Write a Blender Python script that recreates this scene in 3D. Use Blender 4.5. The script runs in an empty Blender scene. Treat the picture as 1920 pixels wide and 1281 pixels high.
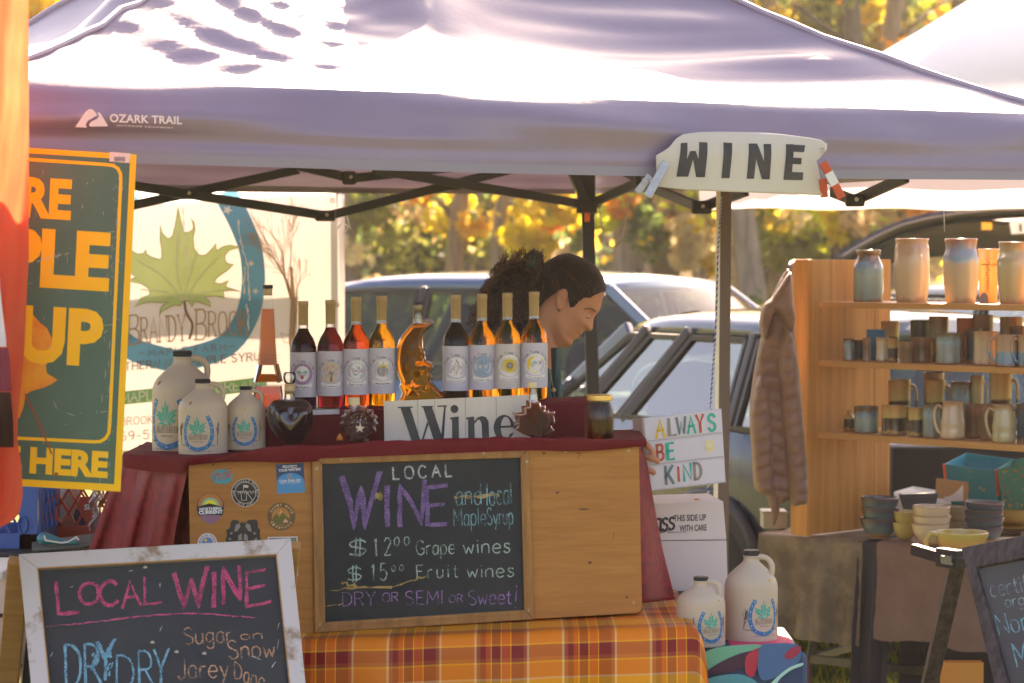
import bpy, math, random
from math import sin, cos, pi, radians, sqrt, atan2
from mathutils import Vector, Matrix
from mathutils.geometry import delaunay_2d_cdt, tessellate_polygon
from mathutils import noise as mnoise

SC = bpy.context.scene
COL = SC.collection
rnd = random.Random(7)

# ------------------------------------------------------------ camera, sky, sun, exposure
FPX, EYE, PITCH = 4533.33, 1.70, math.atan(140.5/4533.33)
cam_d = bpy.data.cameras.new('camera'); cam = bpy.data.objects.new('camera', cam_d); COL.objects.link(cam)
cam_d.lens = 85; cam_d.sensor_width = 36; cam_d.clip_start = 0.1; cam_d.clip_end = 400
cam.location = (0, 0, EYE); cam.rotation_euler = (pi/2 - PITCH, 0, 0)
cam_d.dof.use_dof = True; cam_d.dof.focus_distance = 6.35; cam_d.dof.aperture_fstop = 5.0
SC.camera = cam
SUN_EL, SUN_AZ = radians(36), radians(10)          # azimuth from +Y, negative = to the left
wd = bpy.data.worlds.new('World'); SC.world = wd; wd.use_nodes = True
nt = wd.node_tree; bg = nt.nodes['Background']
sky = nt.nodes.new('ShaderNodeTexSky'); sky.sky_type = 'NISHITA'; sky.sun_disc = False
sky.sun_elevation = SUN_EL; sky.sun_rotation = SUN_AZ
sky.dust_density = 2.0
nt.links.new(sky.outputs[0], bg.inputs[0]); bg.inputs[1].default_value = 0.06
sd = bpy.data.lights.new('sun', 'SUN'); sd.energy = 5.0; sd.angle = radians(0.6); sd.color = (1.0, 0.87, 0.68)
so = bpy.data.objects.new('sun', sd); COL.objects.link(so)
SDIR = Vector((sin(SUN_AZ)*cos(SUN_EL), cos(SUN_AZ)*cos(SUN_EL), sin(SUN_EL)))
so.rotation_euler = SDIR.to_track_quat('Z', 'Y').to_euler()
so.location = SDIR*60
vs = SC.view_settings; vs.view_transform = 'Standard'; vs.look = 'None'; vs.gamma = 1.0; vs.use_curve_mapping = False
vs.exposure = 2.85
vs.use_white_balance = True; vs.white_balance_temperature = 7900; vs.white_balance_tint = 24
SC.cycles.use_denoising = True
SC.cycles.max_bounces = 14; SC.cycles.transmission_bounces = 12; SC.cycles.transparent_max_bounces = 24
SC.cycles.diffuse_bounces = 3; SC.cycles.glossy_bounces = 4; SC.cycles.volume_bounces = 0
SC.cycles.caustics_reflective = False; SC.cycles.caustics_refractive = False
SC.cycles.sample_clamp_indirect = 8

# ------------------------------------------------------------ pixel -> place helpers
CP, SP = cos(PITCH), sin(PITCH)
def ray(px, py):
    cx, cy = (px-960)/FPX, (640.5-py)/FPX
    return Vector((cx, CP + cy*SP, -SP + cy*CP))
def P(px, py, d):
    v = ray(px, py); return Vector((0, 0, EYE)) + v*(d/v.y)
def ppm(d): return FPX/d
class Plane:
    """a real plane in the place; at() finds where a line of sight meets it"""
    def __init__(s, p, x, up):
        s.p = Vector(p); s.x = (Vector(x)-s.p).normalized(); u = Vector(up)-s.p
        s.n = s.x.cross(u).normalized()
        if s.n.y > 0: s.n = -s.n
        s.u = s.n.cross(s.x).normalized() if s.n.cross(s.x).z > 0 else s.x.cross(s.n).normalized()
    def at(s, px, py, off=0.0):
        v = ray(px, py); o = Vector((0, 0, EYE)); t = (s.p-o).dot(s.n)/v.dot(s.n)
        return o + v*t + s.n*off
    def uv(s, u, v, off=0.0): return s.p + s.x*u + s.u*v + s.n*off

# ------------------------------------------------------------ materials
MATS = {}
def mat(name, col=(.5, .5, .5), rough=.6, metal=0, spec=.5, col2=None, scale=8, bump=0, bscale=None, stretch=(1, 1, 1),
        trans=0, ior=1.45, coat=0, sheen=0, emis=None, contrast=(.35, .65), detail=5, bdist=.01, transl=0, alpha=1, coord='Object', absorb=None, rough2=None):
    if name in MATS: return MATS[name]
    m = bpy.data.materials.new(name); m.use_nodes = True; MATS[name] = m
    n = m.node_tree.nodes; l = m.node_tree.links; b = n['Principled BSDF']; out = n['Material Output']
    def I(k, v): b.inputs[k].default_value = v
    I('Base Color', (*col, 1)); I('Roughness', rough); I('Metallic', metal); I('Specular IOR Level', spec)
    I('Transmission Weight', trans); I('IOR', ior); I('Coat Weight', coat); I('Sheen Weight', sheen); I('Alpha', alpha)
    if emis: I('Emission Color', (*emis[:3], 1)); I('Emission Strength', emis[3])
    tc = mp = None
    if col2 or bump:
        tc = n.new('ShaderNodeTexCoord'); mp = n.new('ShaderNodeMapping'); mp.inputs['Scale'].default_value = stretch
        l.new(tc.outputs[coord], mp.inputs[0])
    if col2:
        t = n.new('ShaderNodeTexNoise'); t.inputs['Scale'].default_value = scale; t.inputs['Detail'].default_value = detail
        t.inputs['Roughness'].default_value = .65
        l.new(mp.outputs[0], t.inputs['Vector'])
        r = n.new('ShaderNodeValToRGB'); r.color_ramp.elements[0].position = contrast[0]; r.color_ramp.elements[1].position = contrast[1]
        r.color_ramp.elements[0].color = (*col, 1); r.color_ramp.elements[1].color = (*col2, 1)
        l.new(t.outputs[0], r.inputs[0]); l.new(r.outputs[0], b.inputs['Base Color'])
        if rough2 is not None:
            mr = n.new('ShaderNodeMapRange'); mr.inputs[3].default_value = rough; mr.inputs[4].default_value = rough2
            l.new(t.outputs[0], mr.inputs[0]); l.new(mr.outputs[0], b.inputs['Roughness'])
    if bump:
        t2 = n.new('ShaderNodeTexNoise'); t2.inputs['Scale'].default_value = bscale or scale; t2.inputs['Detail'].default_value = 6
        l.new(mp.outputs[0], t2.inputs['Vector'])
        bp = n.new('ShaderNodeBump'); bp.inputs['Strength'].default_value = bump; bp.inputs['Distance'].default_value = bdist
        l.new(t2.outputs[0], bp.inputs['Height']); l.new(bp.outputs[0], b.inputs['Normal'])
    if transl:
        tr = n.new('ShaderNodeBsdfTranslucent'); mx = n.new('ShaderNodeMixShader'); mx.inputs[0].default_value = transl
        if col2: l.new(r.outputs[0], tr.inputs[0])
        else: tr.inputs[0].default_value = (*col, 1)
        l.new(b.outputs[0], mx.inputs[1]); l.new(tr.outputs[0], mx.inputs[2]); l.new(mx.outputs[0], out.inputs[0])
    if absorb:
        va = n.new('ShaderNodeVolumeAbsorption'); va.inputs[0].default_value = (*absorb[:3], 1); va.inputs[1].default_value = absorb[3]
        l.new(va.outputs[0], out.inputs['Volume'])
    return m
def nodes_of(m): return m.node_tree.nodes, m.node_tree.links, m.node_tree.nodes['Principled BSDF']

def tinted_glass(name, col, rough=.03, ior=1.2):
    """a coloured see-through skin: no volume, so it stays cheap and lets light through"""
    if name in MATS: return MATS[name]
    m = mat(name, col, rough, trans=1, ior=ior)
    return m
def clear_shell(name, tint=(.9, .95, .95), gloss=.12, rough=.03, opacity=0.0):
    """thin glass pane: mostly transparent with a mirror-like skin"""
    if name in MATS: return MATS[name]
    m = bpy.data.materials.new(name); m.use_nodes = True; MATS[name] = m
    n = m.node_tree.nodes; l = m.node_tree.links; out = n['Material Output']; n.remove(n['Principled BSDF'])
    tr = n.new('ShaderNodeBsdfTransparent'); tr.inputs[0].default_value = (*tint, 1)
    gl = n.new('ShaderNodeBsdfGlossy'); gl.inputs['Roughness'].default_value = rough
    lw = n.new('ShaderNodeLayerWeight'); lw.inputs[0].default_value = .35
    mr = n.new('ShaderNodeMapRange'); mr.inputs[3].default_value = gloss*.5; mr.inputs[4].default_value = min(1, gloss*5)
    l.new(lw.outputs['Fresnel'], mr.inputs[0])
    mx = n.new('ShaderNodeMixShader'); l.new(mr.outputs[0], mx.inputs[0]); l.new(tr.outputs[0], mx.inputs[1]); l.new(gl.outputs[0], mx.inputs[2])
    l.new(mx.outputs[0], out.inputs[0]); return m

def chalk(name, col):
    """dusty strokes: grain decides where the board shows through"""
    if name in MATS: return MATS[name]
    m = mat(name, col, .95, spec=.1); n, l, b = nodes_of(m)
    tc = n.new('ShaderNodeTexCoord'); t = n.new('ShaderNodeTexNoise'); t.inputs['Scale'].default_value = 420; t.inputs['Detail'].default_value = 3
    t3 = n.new('ShaderNodeTexNoise'); t3.inputs['Scale'].default_value = 30
    ad = n.new('ShaderNodeMath'); ad.operation = 'ADD'
    l.new(tc.outputs['Object'], t.inputs[0]); l.new(tc.outputs['Object'], t3.inputs[0]); l.new(t.outputs[0], ad.inputs[0]); l.new(t3.outputs[0], ad.inputs[1])
    mr = n.new('ShaderNodeMapRange'); mr.inputs[1].default_value = .80; mr.inputs[2].default_value = 1.16; mr.inputs[3].default_value = .25; mr.inputs[4].default_value = .92
    l.new(ad.outputs[0], mr.inputs[0]); l.new(mr.outputs[0], b.inputs['Alpha'])
    return m

# ------------------------------------------------------------ things
def tag(o, label=None, cat=None, group=None, kind=None):
    if label: o['label'] = label
    if cat: o['category'] = cat
    if group: o['group'] = group
    if kind: o['kind'] = kind
    return o
def thing(name, label, cat, loc=(0, 0, 0), group=None, rot=None):
    o = bpy.data.objects.new(name, None); COL.objects.link(o); o.location = loc; o.empty_display_size = .05
    if rot: o.rotation_euler = rot
    return tag(o, label, cat, group)

class MB:
    """collects shapes given in place coordinates (or local ones) and links them as one mesh object"""
    def __init__(s): s.v = []; s.f = []; s.m = []; s.cur = 0; s.sm = []; s.smooth = False; s.uv = None
    def add(s, vs, fs, mi=None):
        k = len(s.v); s.v += [Vector(v) for v in vs]; s.f += [[i+k for i in f] for f in fs]
        s.m += [s.cur if mi is None else mi]*len(fs); s.sm += [s.smooth]*len(fs); return s
    def box(s, c, size, M=None, mi=None):
        c = Vector(c); h = [x/2 for x in size]
        vs = [Vector((x*h[0], y*h[1], z*h[2])) for x in (-1, 1) for y in (-1, 1) for z in (-1, 1)]
        if M is not None: vs = [M @ v for v in vs]
        return s.add([v+c for v in vs], [(0, 1, 3, 2), (4, 6, 7, 5), (0, 4, 5, 1), (2, 3, 7, 6), (0, 2, 6, 4), (1, 5, 7, 3)], mi)
    def slab(s, pts, vec, mi=None):
        """prism: a planar ring of points pushed along vec"""
        pts = [Vector(p) for p in pts]; vec = Vector(vec); n = len(pts)
        tris = tessellate_polygon([pts]) if n > 4 else None
        f0 = [tuple(t) for t in tris] if tris else [tuple(range(n))]
        vs = pts + [p+vec for p in pts]
        fs = [tuple(reversed(f)) for f in f0] + [tuple(i+n for i in f) for f in f0] + [(i, (i+1) % n, (i+1) % n+n, i+n) for i in range(n)]
        return s.add(vs, fs, mi)
    def poly(s, pts, mi=None):
        pts = [Vector(p) for p in pts]
        if len(pts) <= 4 : return s.add(pts, [tuple(range(len(pts)))], mi)
        return s.add(pts, [tuple(t) for t in tessellate_polygon([pts])], mi)
    def bar(s, a, b, w, h=None, up=(0, 0, 1), mi=None):
        a, b = Vector(a), Vector(b); h = h or w; d = (b-a).normalized(); u = Vector(up)
        if abs(d.dot(u)) > .98: u = Vector((0, 1, 0))
        x = d.cross(u).normalized(); y = x.cross(d).normalized()
        vs = [p + x*(sx*w/2) + y*(sy*h/2) for p in (a, b) for sx, sy in ((-1, -1), (1, -1), (1, 1), (-1, 1))]
        return s.add(vs, [(3, 2, 1, 0), (4, 5, 6, 7), (0, 1, 5, 4), (1, 2, 6, 5), (2, 3, 7, 6), (3, 0, 4, 7)], mi)
    def tube(s, path, r, n=8, mi=None, caps=True, closed=False):
        path = [Vector(p) for p in path]; k = len(path); R = r if hasattr(r, '__len__') else [r]*k
        vs = []; prev = None
        for i, p in enumerate(path):
            if closed: d = path[(i+1) % k]-path[i-1]
            else: d = path[min(i+1, k-1)]-path[max(i-1, 0)]
            d = d.normalized() if d.length > 1e-9 else Vector((0, 0, 1))
            if prev is None:
                u = Vector((0, 0, 1)) if abs(d.z) < .9 else Vector((1, 0, 0)); x = d.cross(u).normalized()
            else:
                x = (prev - d*prev.dot(d)); x = x.normalized() if x.length > 1e-6 else d.orthogonal().normalized()
            prev = x; y = d.cross(x)
            for j in range(n):
                a = 2*pi*j/n; vs.append(p + x*(cos(a)*R[i]) + y*(sin(a)*R[i]))
        fs = []
        for i in range(k if closed else k-1):
            i2 = (i+1) % k
            for j in range(n): fs.append((i*n+j, i*n+(j+1) % n, i2*n+(j+1) % n, i2*n+j))
        if caps and not closed: fs.append(tuple(range(n))[::-1]); fs.append(tuple((k-1)*n+j for j in range(n)))
        return s.add(vs, fs, mi)
    def lathe(s, prof, n=32, o=(0, 0, 0), mi=None, sx=1, sy=1, M=None, capb=True, capt=True):
        o = Vector(o); vs = []; fs = []; k = len(prof)
        for r, z in prof:
            for j in range(n):
                a = 2*pi*j/n; v = Vector((cos(a)*r*sx, sin(a)*r*sy, z)); vs.append((M @ v if M else v)+o)
        for i in range(k-1):
            for j in range(n): fs.append((i*n+j, i*n+(j+1) % n, (i+1)*n+(j+1) % n, (i+1)*n+j))
        if capb: fs.append(tuple(range(n))[::-1])
        if capt: fs.append(tuple((k-1)*n+j for j in range(n)))
        return s.add(vs, fs, mi)
    def grid(s, fn, nu, nv, mi=None, flip=False):
        vs = [fn(i/nu, j/nv) for j in range(nv+1) for i in range(nu+1)]; w = nu+1
        fs = [((j*w+i), (j*w+i+1), ((j+1)*w+i+1), ((j+1)*w+i)) for j in range(nv) for i in range(nu)]
        if flip: fs = [f[::-1] for f in fs]
        return s.add(vs, fs, mi)
    def build(s, name, mats, parent=None, smooth=None, bevel=0, solid=0, sub=0, auto=None, merge=0, doc=None):
        me = bpy.data.meshes.new(name); o = bpy.data.objects.new(name, me)
        org = Vector((0, 0, 0))
        if parent is not None and not getattr(s, 'local', False):
            p = parent
            while p is not None: org += p.location; p = p.parent
        if parent is None and not getattr(s, 'local', False) and s.v:
            lo = Vector([min(v[i] for v in s.v) for i in range(3)]); hi = Vector([max(v[i] for v in s.v) for i in range(3)])
            org = Vector(((lo.x+hi.x)/2, (lo.y+hi.y)/2, lo.z)); o.location = org
        me.from_pydata([tuple(v-org) for v in s.v], [], s.f); 
        if not isinstance(mats, (list, tuple)): mats = [mats]
        for m in mats: me.materials.append(m)
        me.polygons.foreach_set('material_index', s.m)
        sm = s.sm if smooth is None else [smooth]*len(s.f)
        me.polygons.foreach_set('use_smooth', sm)
        if merge:
            import bmesh; bm = bmesh.new(); bm.from_mesh(me); bmesh.ops.remove_doubles(bm, verts=bm.verts, dist=merge)
            bmesh.ops.recalc_face_normals(bm, faces=bm.faces); bm.to_mesh(me); bm.free()
        me.update(); COL.objects.link(o)
        if parent is not None: o.parent = parent
        if solid: md = o.modifiers.new('Solidify', 'SOLIDIFY'); md.thickness = solid; md.offset = 0
        if sub: md = o.modifiers.new('Subdivision', 'SUBSURF'); md.levels = sub; md.render_levels = sub
        if bevel: md = o.modifiers.new('Bevel', 'BEVEL'); md.width = bevel; md.segments = 2; md.limit_method = 'ANGLE'; md.angle_limit = radians(40); md.harden_normals = False
        return o
def lmb():
    m = MB(); m.local = True; return m
def copy_tree(o, loc=None, parent=None):
    c = o.copy(); COL.objects.link(c); c.parent = parent
    if loc is not None: c.location = loc
    for ch in list(o.children): copy_tree(ch, None, c)
    return c
def lerp(a, b, t): return a+(b-a)*t
def catmull(pts, k=6, closed=False):
    pts = [Vector(p) for p in pts]; n = len(pts); out = []
    if n < 3: return pts
    rg = range(n if closed else n-1)
    for i in rg:
        p0 = pts[i-1] if (closed or i > 0) else pts[0]; p1 = pts[i]; p2 = pts[(i+1) % n]; p3 = pts[(i+2) % n] if (closed or i+2 < n) else pts[-1]
        for j in range(k):
            t = j/k; out.append(.5*((2*p1)+(p2-p0)*t+(2*p0-5*p1+4*p2-p3)*t*t+(3*p1-p0-3*p2+p3)*t**3))
    if not closed: out.append(pts[-1])
    return out
def interp(tab, x):
    if x <= tab[0][0]: return tab[0][1]
    for (a, b), (c, d) in zip(tab, tab[1:]):
        if x <= c:
            t = (x-a)/(c-a) if c > a else 0; return b+(d-b)*t
    return tab[-1][1]
def inpoly(x, y, pl):
    r = False; j = len(pl)-1
    for i in range(len(pl)):
        xi, yi = pl[i]; xj, yj = pl[j]
        if (yi > y) != (yj > y) and x < (xj-xi)*(y-yi)/(yj-yi)+xi: r = not r
        j = i
    return r
def edge_dist(x, y, pl):
    best = 1e9; j = len(pl)-1
    for i in range(len(pl)):
        ax, ay = pl[j]; bx, by = pl[i]; dx, dy = bx-ax, by-ay; L = dx*dx+dy*dy
        t = max(0, min(1, ((x-ax)*dx+(y-ay)*dy)/L)) if L > 0 else 0
        d = (x-ax-t*dx)**2+(y-ay-t*dy)**2
        if d < best: best = d
        j = i
    return sqrt(best)
def puff(mb, outline, thick, R, h, fn, relief=None, back=1.0, mi=None):
    """a blown shape: 2D outline with a rounded cross-section. fn(x, y, z)->place"""
    pl = [tuple(p) for p in outline]; n = len(pl); pts = [Vector(p) for p in pl]
    xs = [p[0] for p in pl]; ys = [p[1] for p in pl]
    x = min(xs)+h/2
    while x < max(xs):
        y = min(ys)+h/2
        while y < max(ys):
            if inpoly(x, y, pl) and edge_dist(x, y, pl) > h*.45: pts.append(Vector((x, y)))
            y += h
        x += h
    r = delaunay_2d_cdt(pts, [], [list(range(n))], 1, 1e-7)
    co, fs = r[0], r[2]
    hs = []
    for c in co:
        d = min(1, edge_dist(c.x, c.y, pl)/R); hs.append(thick*sqrt(max(0, 1-(1-d)**2)))
    k = len(co)
    top = [fn(c.x, c.y, hs[i]+(relief(c.x, c.y)*min(1, hs[i]/thick*1.5) if relief else 0)) for i, c in enumerate(co)]
    bot = [fn(c.x, c.y, -hs[i]*back) for i, c in enumerate(co)]
    mb.add(top+bot, [tuple(f) for f in fs]+[tuple(i+k for i in f)[::-1] for f in fs], mi)
    return mb

# ------------------------------------------------------------ lettering
GL = {  # strokes on a 10-high cap grid; ~ marks a curve
'A': (7, '0,0 3.5,10 7,0|1.4,4 5.6,4'), 'B': (6, '0,0 0,10|~0,10 4,10 5.4,8.6 5.2,6.6 3.6,5.4 0,5.3|~0,5.3 4.2,5.1 6,3.6 5.8,1.4 4,0 0,0'),
'C': (6.5, '~6,8.4 4.6,9.8 2.6,9.9 .6,8 0,5 .6,2 2.6,.1 4.8,.2 6.2,1.8'), 'D': (6.5, '0,0 0,10|~0,10 3,9.8 5.6,8 6.4,5 5.6,2 3,.2 0,0'),
'E': (5.2, '5,10 0,10 0,0 5.2,0|0,5.2 4.4,5.2'), 'F': (5, '5,10 0,10 0,0|0,5.2 4.2,5.2'),
'G': (7, '~6.3,8.4 4.8,9.8 2.6,9.9 .6,8 0,5 .6,2 2.6,.1 5,.2 6.6,1.8|6.6,1.8 6.6,4.4 4,4.4'), 'H': (6.4, '0,0 0,10|6.4,0 6.4,10|0,5.1 6.4,5.1'),
'I': (0.4, '.2,0 .2,10'), 'J': (4.4, '~4.4,10 4.4,2.6 3.4,.4 1.6,0 .2,1.6'), 'K': (6.2, '0,0 0,10|6,10 0,4|2,5.6 6.2,0'), 'L': (5, '0,10 0,0 5,0'),
'M': (8.2, '0,0 .4,10 4.1,3 7.8,10 8.2,0'), 'N': (6.4, '0,0 0,10 6.4,0 6.4,10'), 'O': (7.2, '~3.6,10 1,8.8 0,5 1,1.2 3.6,0 6.2,1.2 7.2,5 6.2,8.8 3.6,10'),
'P': (5.8, '0,0 0,10|~0,10 3.6,10 5.5,8.8 5.7,6.8 4.2,5 0,4.7'), 'Q': (7.2, '~3.6,10 1,8.8 0,5 1,1.2 3.6,0 6.2,1.2 7.2,5 6.2,8.8 3.6,10|4.6,2.4 7,-.6'),
'R': (6.2, '0,0 0,10|~0,10 3.6,10 5.5,8.8 5.7,6.9 4.2,5.3 0,5|3,5 6.2,0'), 'S': (5.8, '~5.4,8.6 4,9.9 2,9.9 .4,8.6 .4,6.8 2,5.6 4,4.7 5.6,3.2 5.4,1.2 3.8,0 1.8,0 .2,1.4'),
'T': (6.4, '0,10 6.4,10|3.2,10 3.2,0'), 'U': (6.4, '~0,10 0,3.4 1,.8 3.2,0 5.4,.8 6.4,3.4 6.4,10'), 'V': (7, '0,10 3.5,0 7,10'),
'W': (9.6, '0,10 2.4,0 4.8,7.6 7.2,0 9.6,10'), 'X': (6.4, '0,0 6.4,10|0,10 6.4,0'), 'Y': (6.6, '0,10 3.3,5 6.6,10|3.3,5 3.3,0'), 'Z': (6, '0,10 6,10 0,0 6,0'),
'a': (5, '~4.6,5.8 3,6.6 1,5.8 0,3.2 .8,.6 2.6,0 4.2,1.4 4.7,4|4.7,6.2 4.7,1 5.2,0'), 'b': (5, '0,10 0,0|~0,4 1.4,6.3 3.6,6.2 5,3.4 3.8,.4 1.6,0 0,1.6'),
'c': (4.6, '~4.4,5.2 3,6.4 1.2,6 0,3.2 1,.5 3,0 4.6,1'), 'd': (5, '5,10 5,0|~5,4.4 3.6,6.3 1.4,6 0,3.2 1.2,.3 3.4,0 5,2'), 'e': (5, '~.2,3.3 4.8,3.6 4.4,5.6 2.8,6.5 1,5.7 0,3.2 1,.6 3,0 4.8,1'),
'f': (3.6, '~3.8,9.4 2.6,10.2 1.5,9 1.4,6 1.4,0|0,6 3.4,6'), 'g': (5, '~4.8,5.4 3,6.5 1,5.8 0,3.4 1,1.2 3,.8 4.8,2.6|~4.9,6.4 4.9,-1 3.8,-3 1.6,-3.1 .4,-2'), 'h': (4.8, '0,10 0,0|~0,4 1.6,6.2 3.6,6.2 4.6,4.6 4.7,0'),
'i': (.6, '.3,6.2 .3,0|.3,8.6 .35,9.1'), 'j': (2.4, '~2,6.2 2,-1 1.2,-3 -.4,-2.8|2,8.6 2.05,9.1'), 'k': (4.6, '0,10 0,0|4.2,6.2 0,2.4|1.6,3.8 4.6,0'), 'l': (.6, '.3,10 .3,0'),
'm': (7.8, '0,6.2 0,0|~0,4.2 1.4,6.2 3,6.2 3.8,4.6 3.9,0|~3.9,4.2 5.2,6.2 6.8,6.2 7.7,4.6 7.8,0'), 'n': (4.8, '0,6.2 0,0|~0,4.2 1.6,6.2 3.6,6.2 4.6,4.6 4.7,0'),
'o': (5, '~2.5,6.5 .6,5.6 0,3.2 .7,.8 2.5,0 4.3,.8 5,3.2 4.4,5.6 2.5,6.5'), 'p': (5, '0,6.4 0,-3.4|~0,4.4 1.6,6.4 3.8,6.2 5,3.4 3.8,.4 1.6,0 0,1.6'), 'q': (5, '5,6.4 5,-3.4|~5,4.4 3.4,6.4 1.2,6.2 0,3.2 1.2,.4 3.4,0 5,1.6'),
'r': (3.4, '0,6.2 0,0|~0,4 1.2,6 3.4,6.1'), 's': (4.2, '~4,5.4 2.8,6.4 1,6.1 .4,4.8 1.6,3.6 3.4,2.8 4,1.4 2.8,.1 1,.1 0,1.2'), 't': (3.4, '~1.5,8.8 1.5,1.4 2.2,.1 3.6,.6|0,6.2 3.4,6.2'),
'u': (4.8, '~0,6.2 0,1.8 1.2,.1 3.2,.2 4.6,2.4|4.7,6.2 4.7,0'), 'v': (4.8, '0,6.2 2.4,0 4.8,6.2'), 'w': (7, '0,6.2 1.7,0 3.5,4.8 5.3,0 7,6.2'), 'x': (4.4, '0,0 4.4,6.2|0,6.2 4.4,0'),
'y': (4.8, '0,6.2 2.4,.4|4.8,6.2 1.6,-3.2'), 'z': (4.4, '0,6.2 4.4,6.2 0,0 4.4,0'),
'0': (5, '~2.5,10 .6,8.4 0,5 .6,1.6 2.5,0 4.4,1.6 5,5 4.4,8.4 2.5,10'), '1': (1.4, '0,8.2 1.2,10 1.2,0'), '2': (5, '~.2,8 1.4,9.8 3.4,9.9 4.8,8.2 4.2,5.8 .2,0|.2,0 5,0'),
'3': (5, '~.2,8.8 2,10 4.2,9.4 4.6,7.2 2.2,5.4|~2.2,5.4 5,4.2 4.8,1 2.2,0 0,1.2'), '4': (5.4, '4,0 4,10 0,3.2 5.4,3.2'), '5': (5, '4.6,10 .6,10 .3,5.6|~.3,5.6 2.4,6.3 4.6,5.2 4.9,2.4 3.4,.2 1.4,0 0,1.2'),
'6': (5, '~4.4,9.4 2.2,9.6 .4,6.4 0,3 1,.4 3.2,0 4.9,1.6 4.7,4.4 2.8,5.6 .4,4'), '7': (5, '0,10 5,10 1.8,0'), '8': (5, '~2.5,5.4 .5,7 .8,9.2 2.5,10 4.2,9.2 4.5,7 2.5,5.4 .2,3.6 .2,1.2 2.5,0 4.8,1.2 4.8,3.6 2.5,5.4'),
'9': (5, '~4.6,6 2.6,4.5 .4,5.6 .2,8.2 1.8,9.9 4,9.6 4.9,7 4.4,3 2.4,0'), '$': (6, '~5.6,7.6 4.2,8.8 2,8.8 .5,7.6 .6,6 2.4,5 4.4,4.2 5.6,3 5,1.2 3,.6 .2,1.4|2.4,10.4 2.2,-.6|3.8,10.4 3.6,-.6'),
'!': (.6, '.3,10 .3,3|.3,.6 .35,0'), '.': (.6, '.2,0 .45,.4'), ',': (.6, '.4,.4 0,-1.6'), "'": (.6, '.3,10 .2,7.6'), '-': (3.4, '0,4.2 3.4,4.2'), '&': (6.4, '~6.2,0 1,7.4 1.2,9.6 3,10 4,8.4 .4,3.4 .4,.8 2.4,0 5,1.4 6,4'),
' ': (4, '')}
_gc = {}
def glyph(ch):
    if ch in _gc: return _gc[ch]
    w, s = GL.get(ch, GL['o']); out = []
    for part in s.split('|'):
        if not part: continue
        cur = part.startswith('~'); pts = [Vector([float(a)/10 for a in q.split(',')]) for q in part.lstrip('~').split()]
        out.append((cur, pts))
    _gc[ch] = (w/10, out); return _gc[ch]
def ribbon(mb, pts, w, fn, taper=False, jit=0, rr=None, square=False, mi=None):
    """flat stroke: pts 2D, fn(x,y)->place"""
    n = len(pts)
    if n < 2: return
    vs = []
    for i, p in enumerate(pts):
        d = (pts[min(i+1, n-1)]-pts[max(i-1, 0)]); d = d.normalized() if d.length > 1e-9 else Vector((1, 0))
        q = Vector((-d.y, d.x)); k = 1.0
        if 0 < i < n-1:
            a = (pts[i]-pts[i-1]).normalized(); b = (pts[i+1]-pts[i]).normalized(); c = a.dot(b)
            if c < .95 and c > -.55: k = min(2.2, 1/max(.3, sqrt((1+c)/2)))
        if taper: k *= (1-abs(2*i/(n-1)-1)**3*.5)
        j = (rr.uniform(-jit, jit) if rr else 0)*w; j2 = (rr.uniform(-jit, jit) if rr else 0)*w
        e = Vector((0, 0))
        if square and i == 0: e = -d*(w*.5)
        if square and i == n-1: e = d*(w*.5)
        vs += [p+q*(w/2*k+j)+e, p-q*(w/2*k+j2)+e]
    mb.add([fn(v.x, v.y) for v in vs], [(2*i, 2*i+1, 2*i+3, 2*i+2) for i in range(n-1)], mi)
def strokes_text(s, h, gap=.17, xs=1.0, serif=False, slant=0, rr=None, wob=0):
    """-> list of 2D polylines and the total width, baseline at y=0"""
    x = 0; out = []
    for ch in s:
        if ch == ' ': x += h*.42*xs; continue
        w, st = glyph(ch)
        oy = rr.uniform(-wob, wob)*h if rr else 0
        for cur, pts in st:
            pp = [Vector((x+(p.x*xs + p.y*slant)*h, p.y*h+oy)) for p in pts]
            if rr: pp = [p+Vector((rr.uniform(-wob, wob), rr.uniform(-wob, wob)))*h*.5 for p in pp]
            if cur: pp = catmull([p.to_3d() for p in pp], 5); pp = [Vector((p.x, p.y)) for p in pp]
            elif rr:
                q = []
                for a, b in zip(pp, pp[1:]):
                    for t in (0, .25, .5, .75): q.append(a.lerp(b, t))
                pp = q+[pp[-1]]
            out.append(pp)
            if serif and not cur:
                for e, f in ((pp[0], pp[1]), (pp[-1], pp[-2])):
                    if abs(e.x-f.x) < abs(e.y-f.y)*.9: out.append([e-Vector((h*.09, 0)), e+Vector((h*.09, 0))])
        x += (w*xs+gap)*h
    return out, x-gap*h
def quad_fn(corners, place):
    """corners TL,TR,BR,BL in photo px; unit (u right, v up)->place"""
    tl, tr, br, bl = [Vector(c) for c in corners]
    def f(u, v):
        p = (bl.lerp(br, u)).lerp(tl.lerp(tr, u), v); return place(p.x, p.y)
    return f
def write(mb, s, corners, place, sw=.12, gap=.17, serif=False, rr=None, wob=0, jit=0, passes=1, square=False, slant=0, mi=None, xs=1.0):
    """fit one line of lettering in a quad of a real surface"""
    st, w = strokes_text(s, 1, gap, xs, serif, slant, rr, wob); f = quad_fn(corners, place)
    tl, tr, br, bl = [Vector(c) for c in corners]
    asp = ((tr-tl).length+(br-bl).length)/max(1e-6, (tl-bl).length+(tr-br).length)
    k = w/asp; w = max(w, 1e-6)
    for pl in st:
        for ps in range(passes):
            o = Vector((rr.uniform(-.02, .02), rr.uniform(-.02, .02))) if (rr and ps) else Vector((0, 0))
            # stroke width in true proportion: work in an un-squeezed space
            ribbon(mb, [Vector((p.x/k, p.y))+o for p in pl], sw, lambda x, y: f(x*k/w, y), rr=rr, jit=jit, square=square, mi=mi)
_tc = {}
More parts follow.
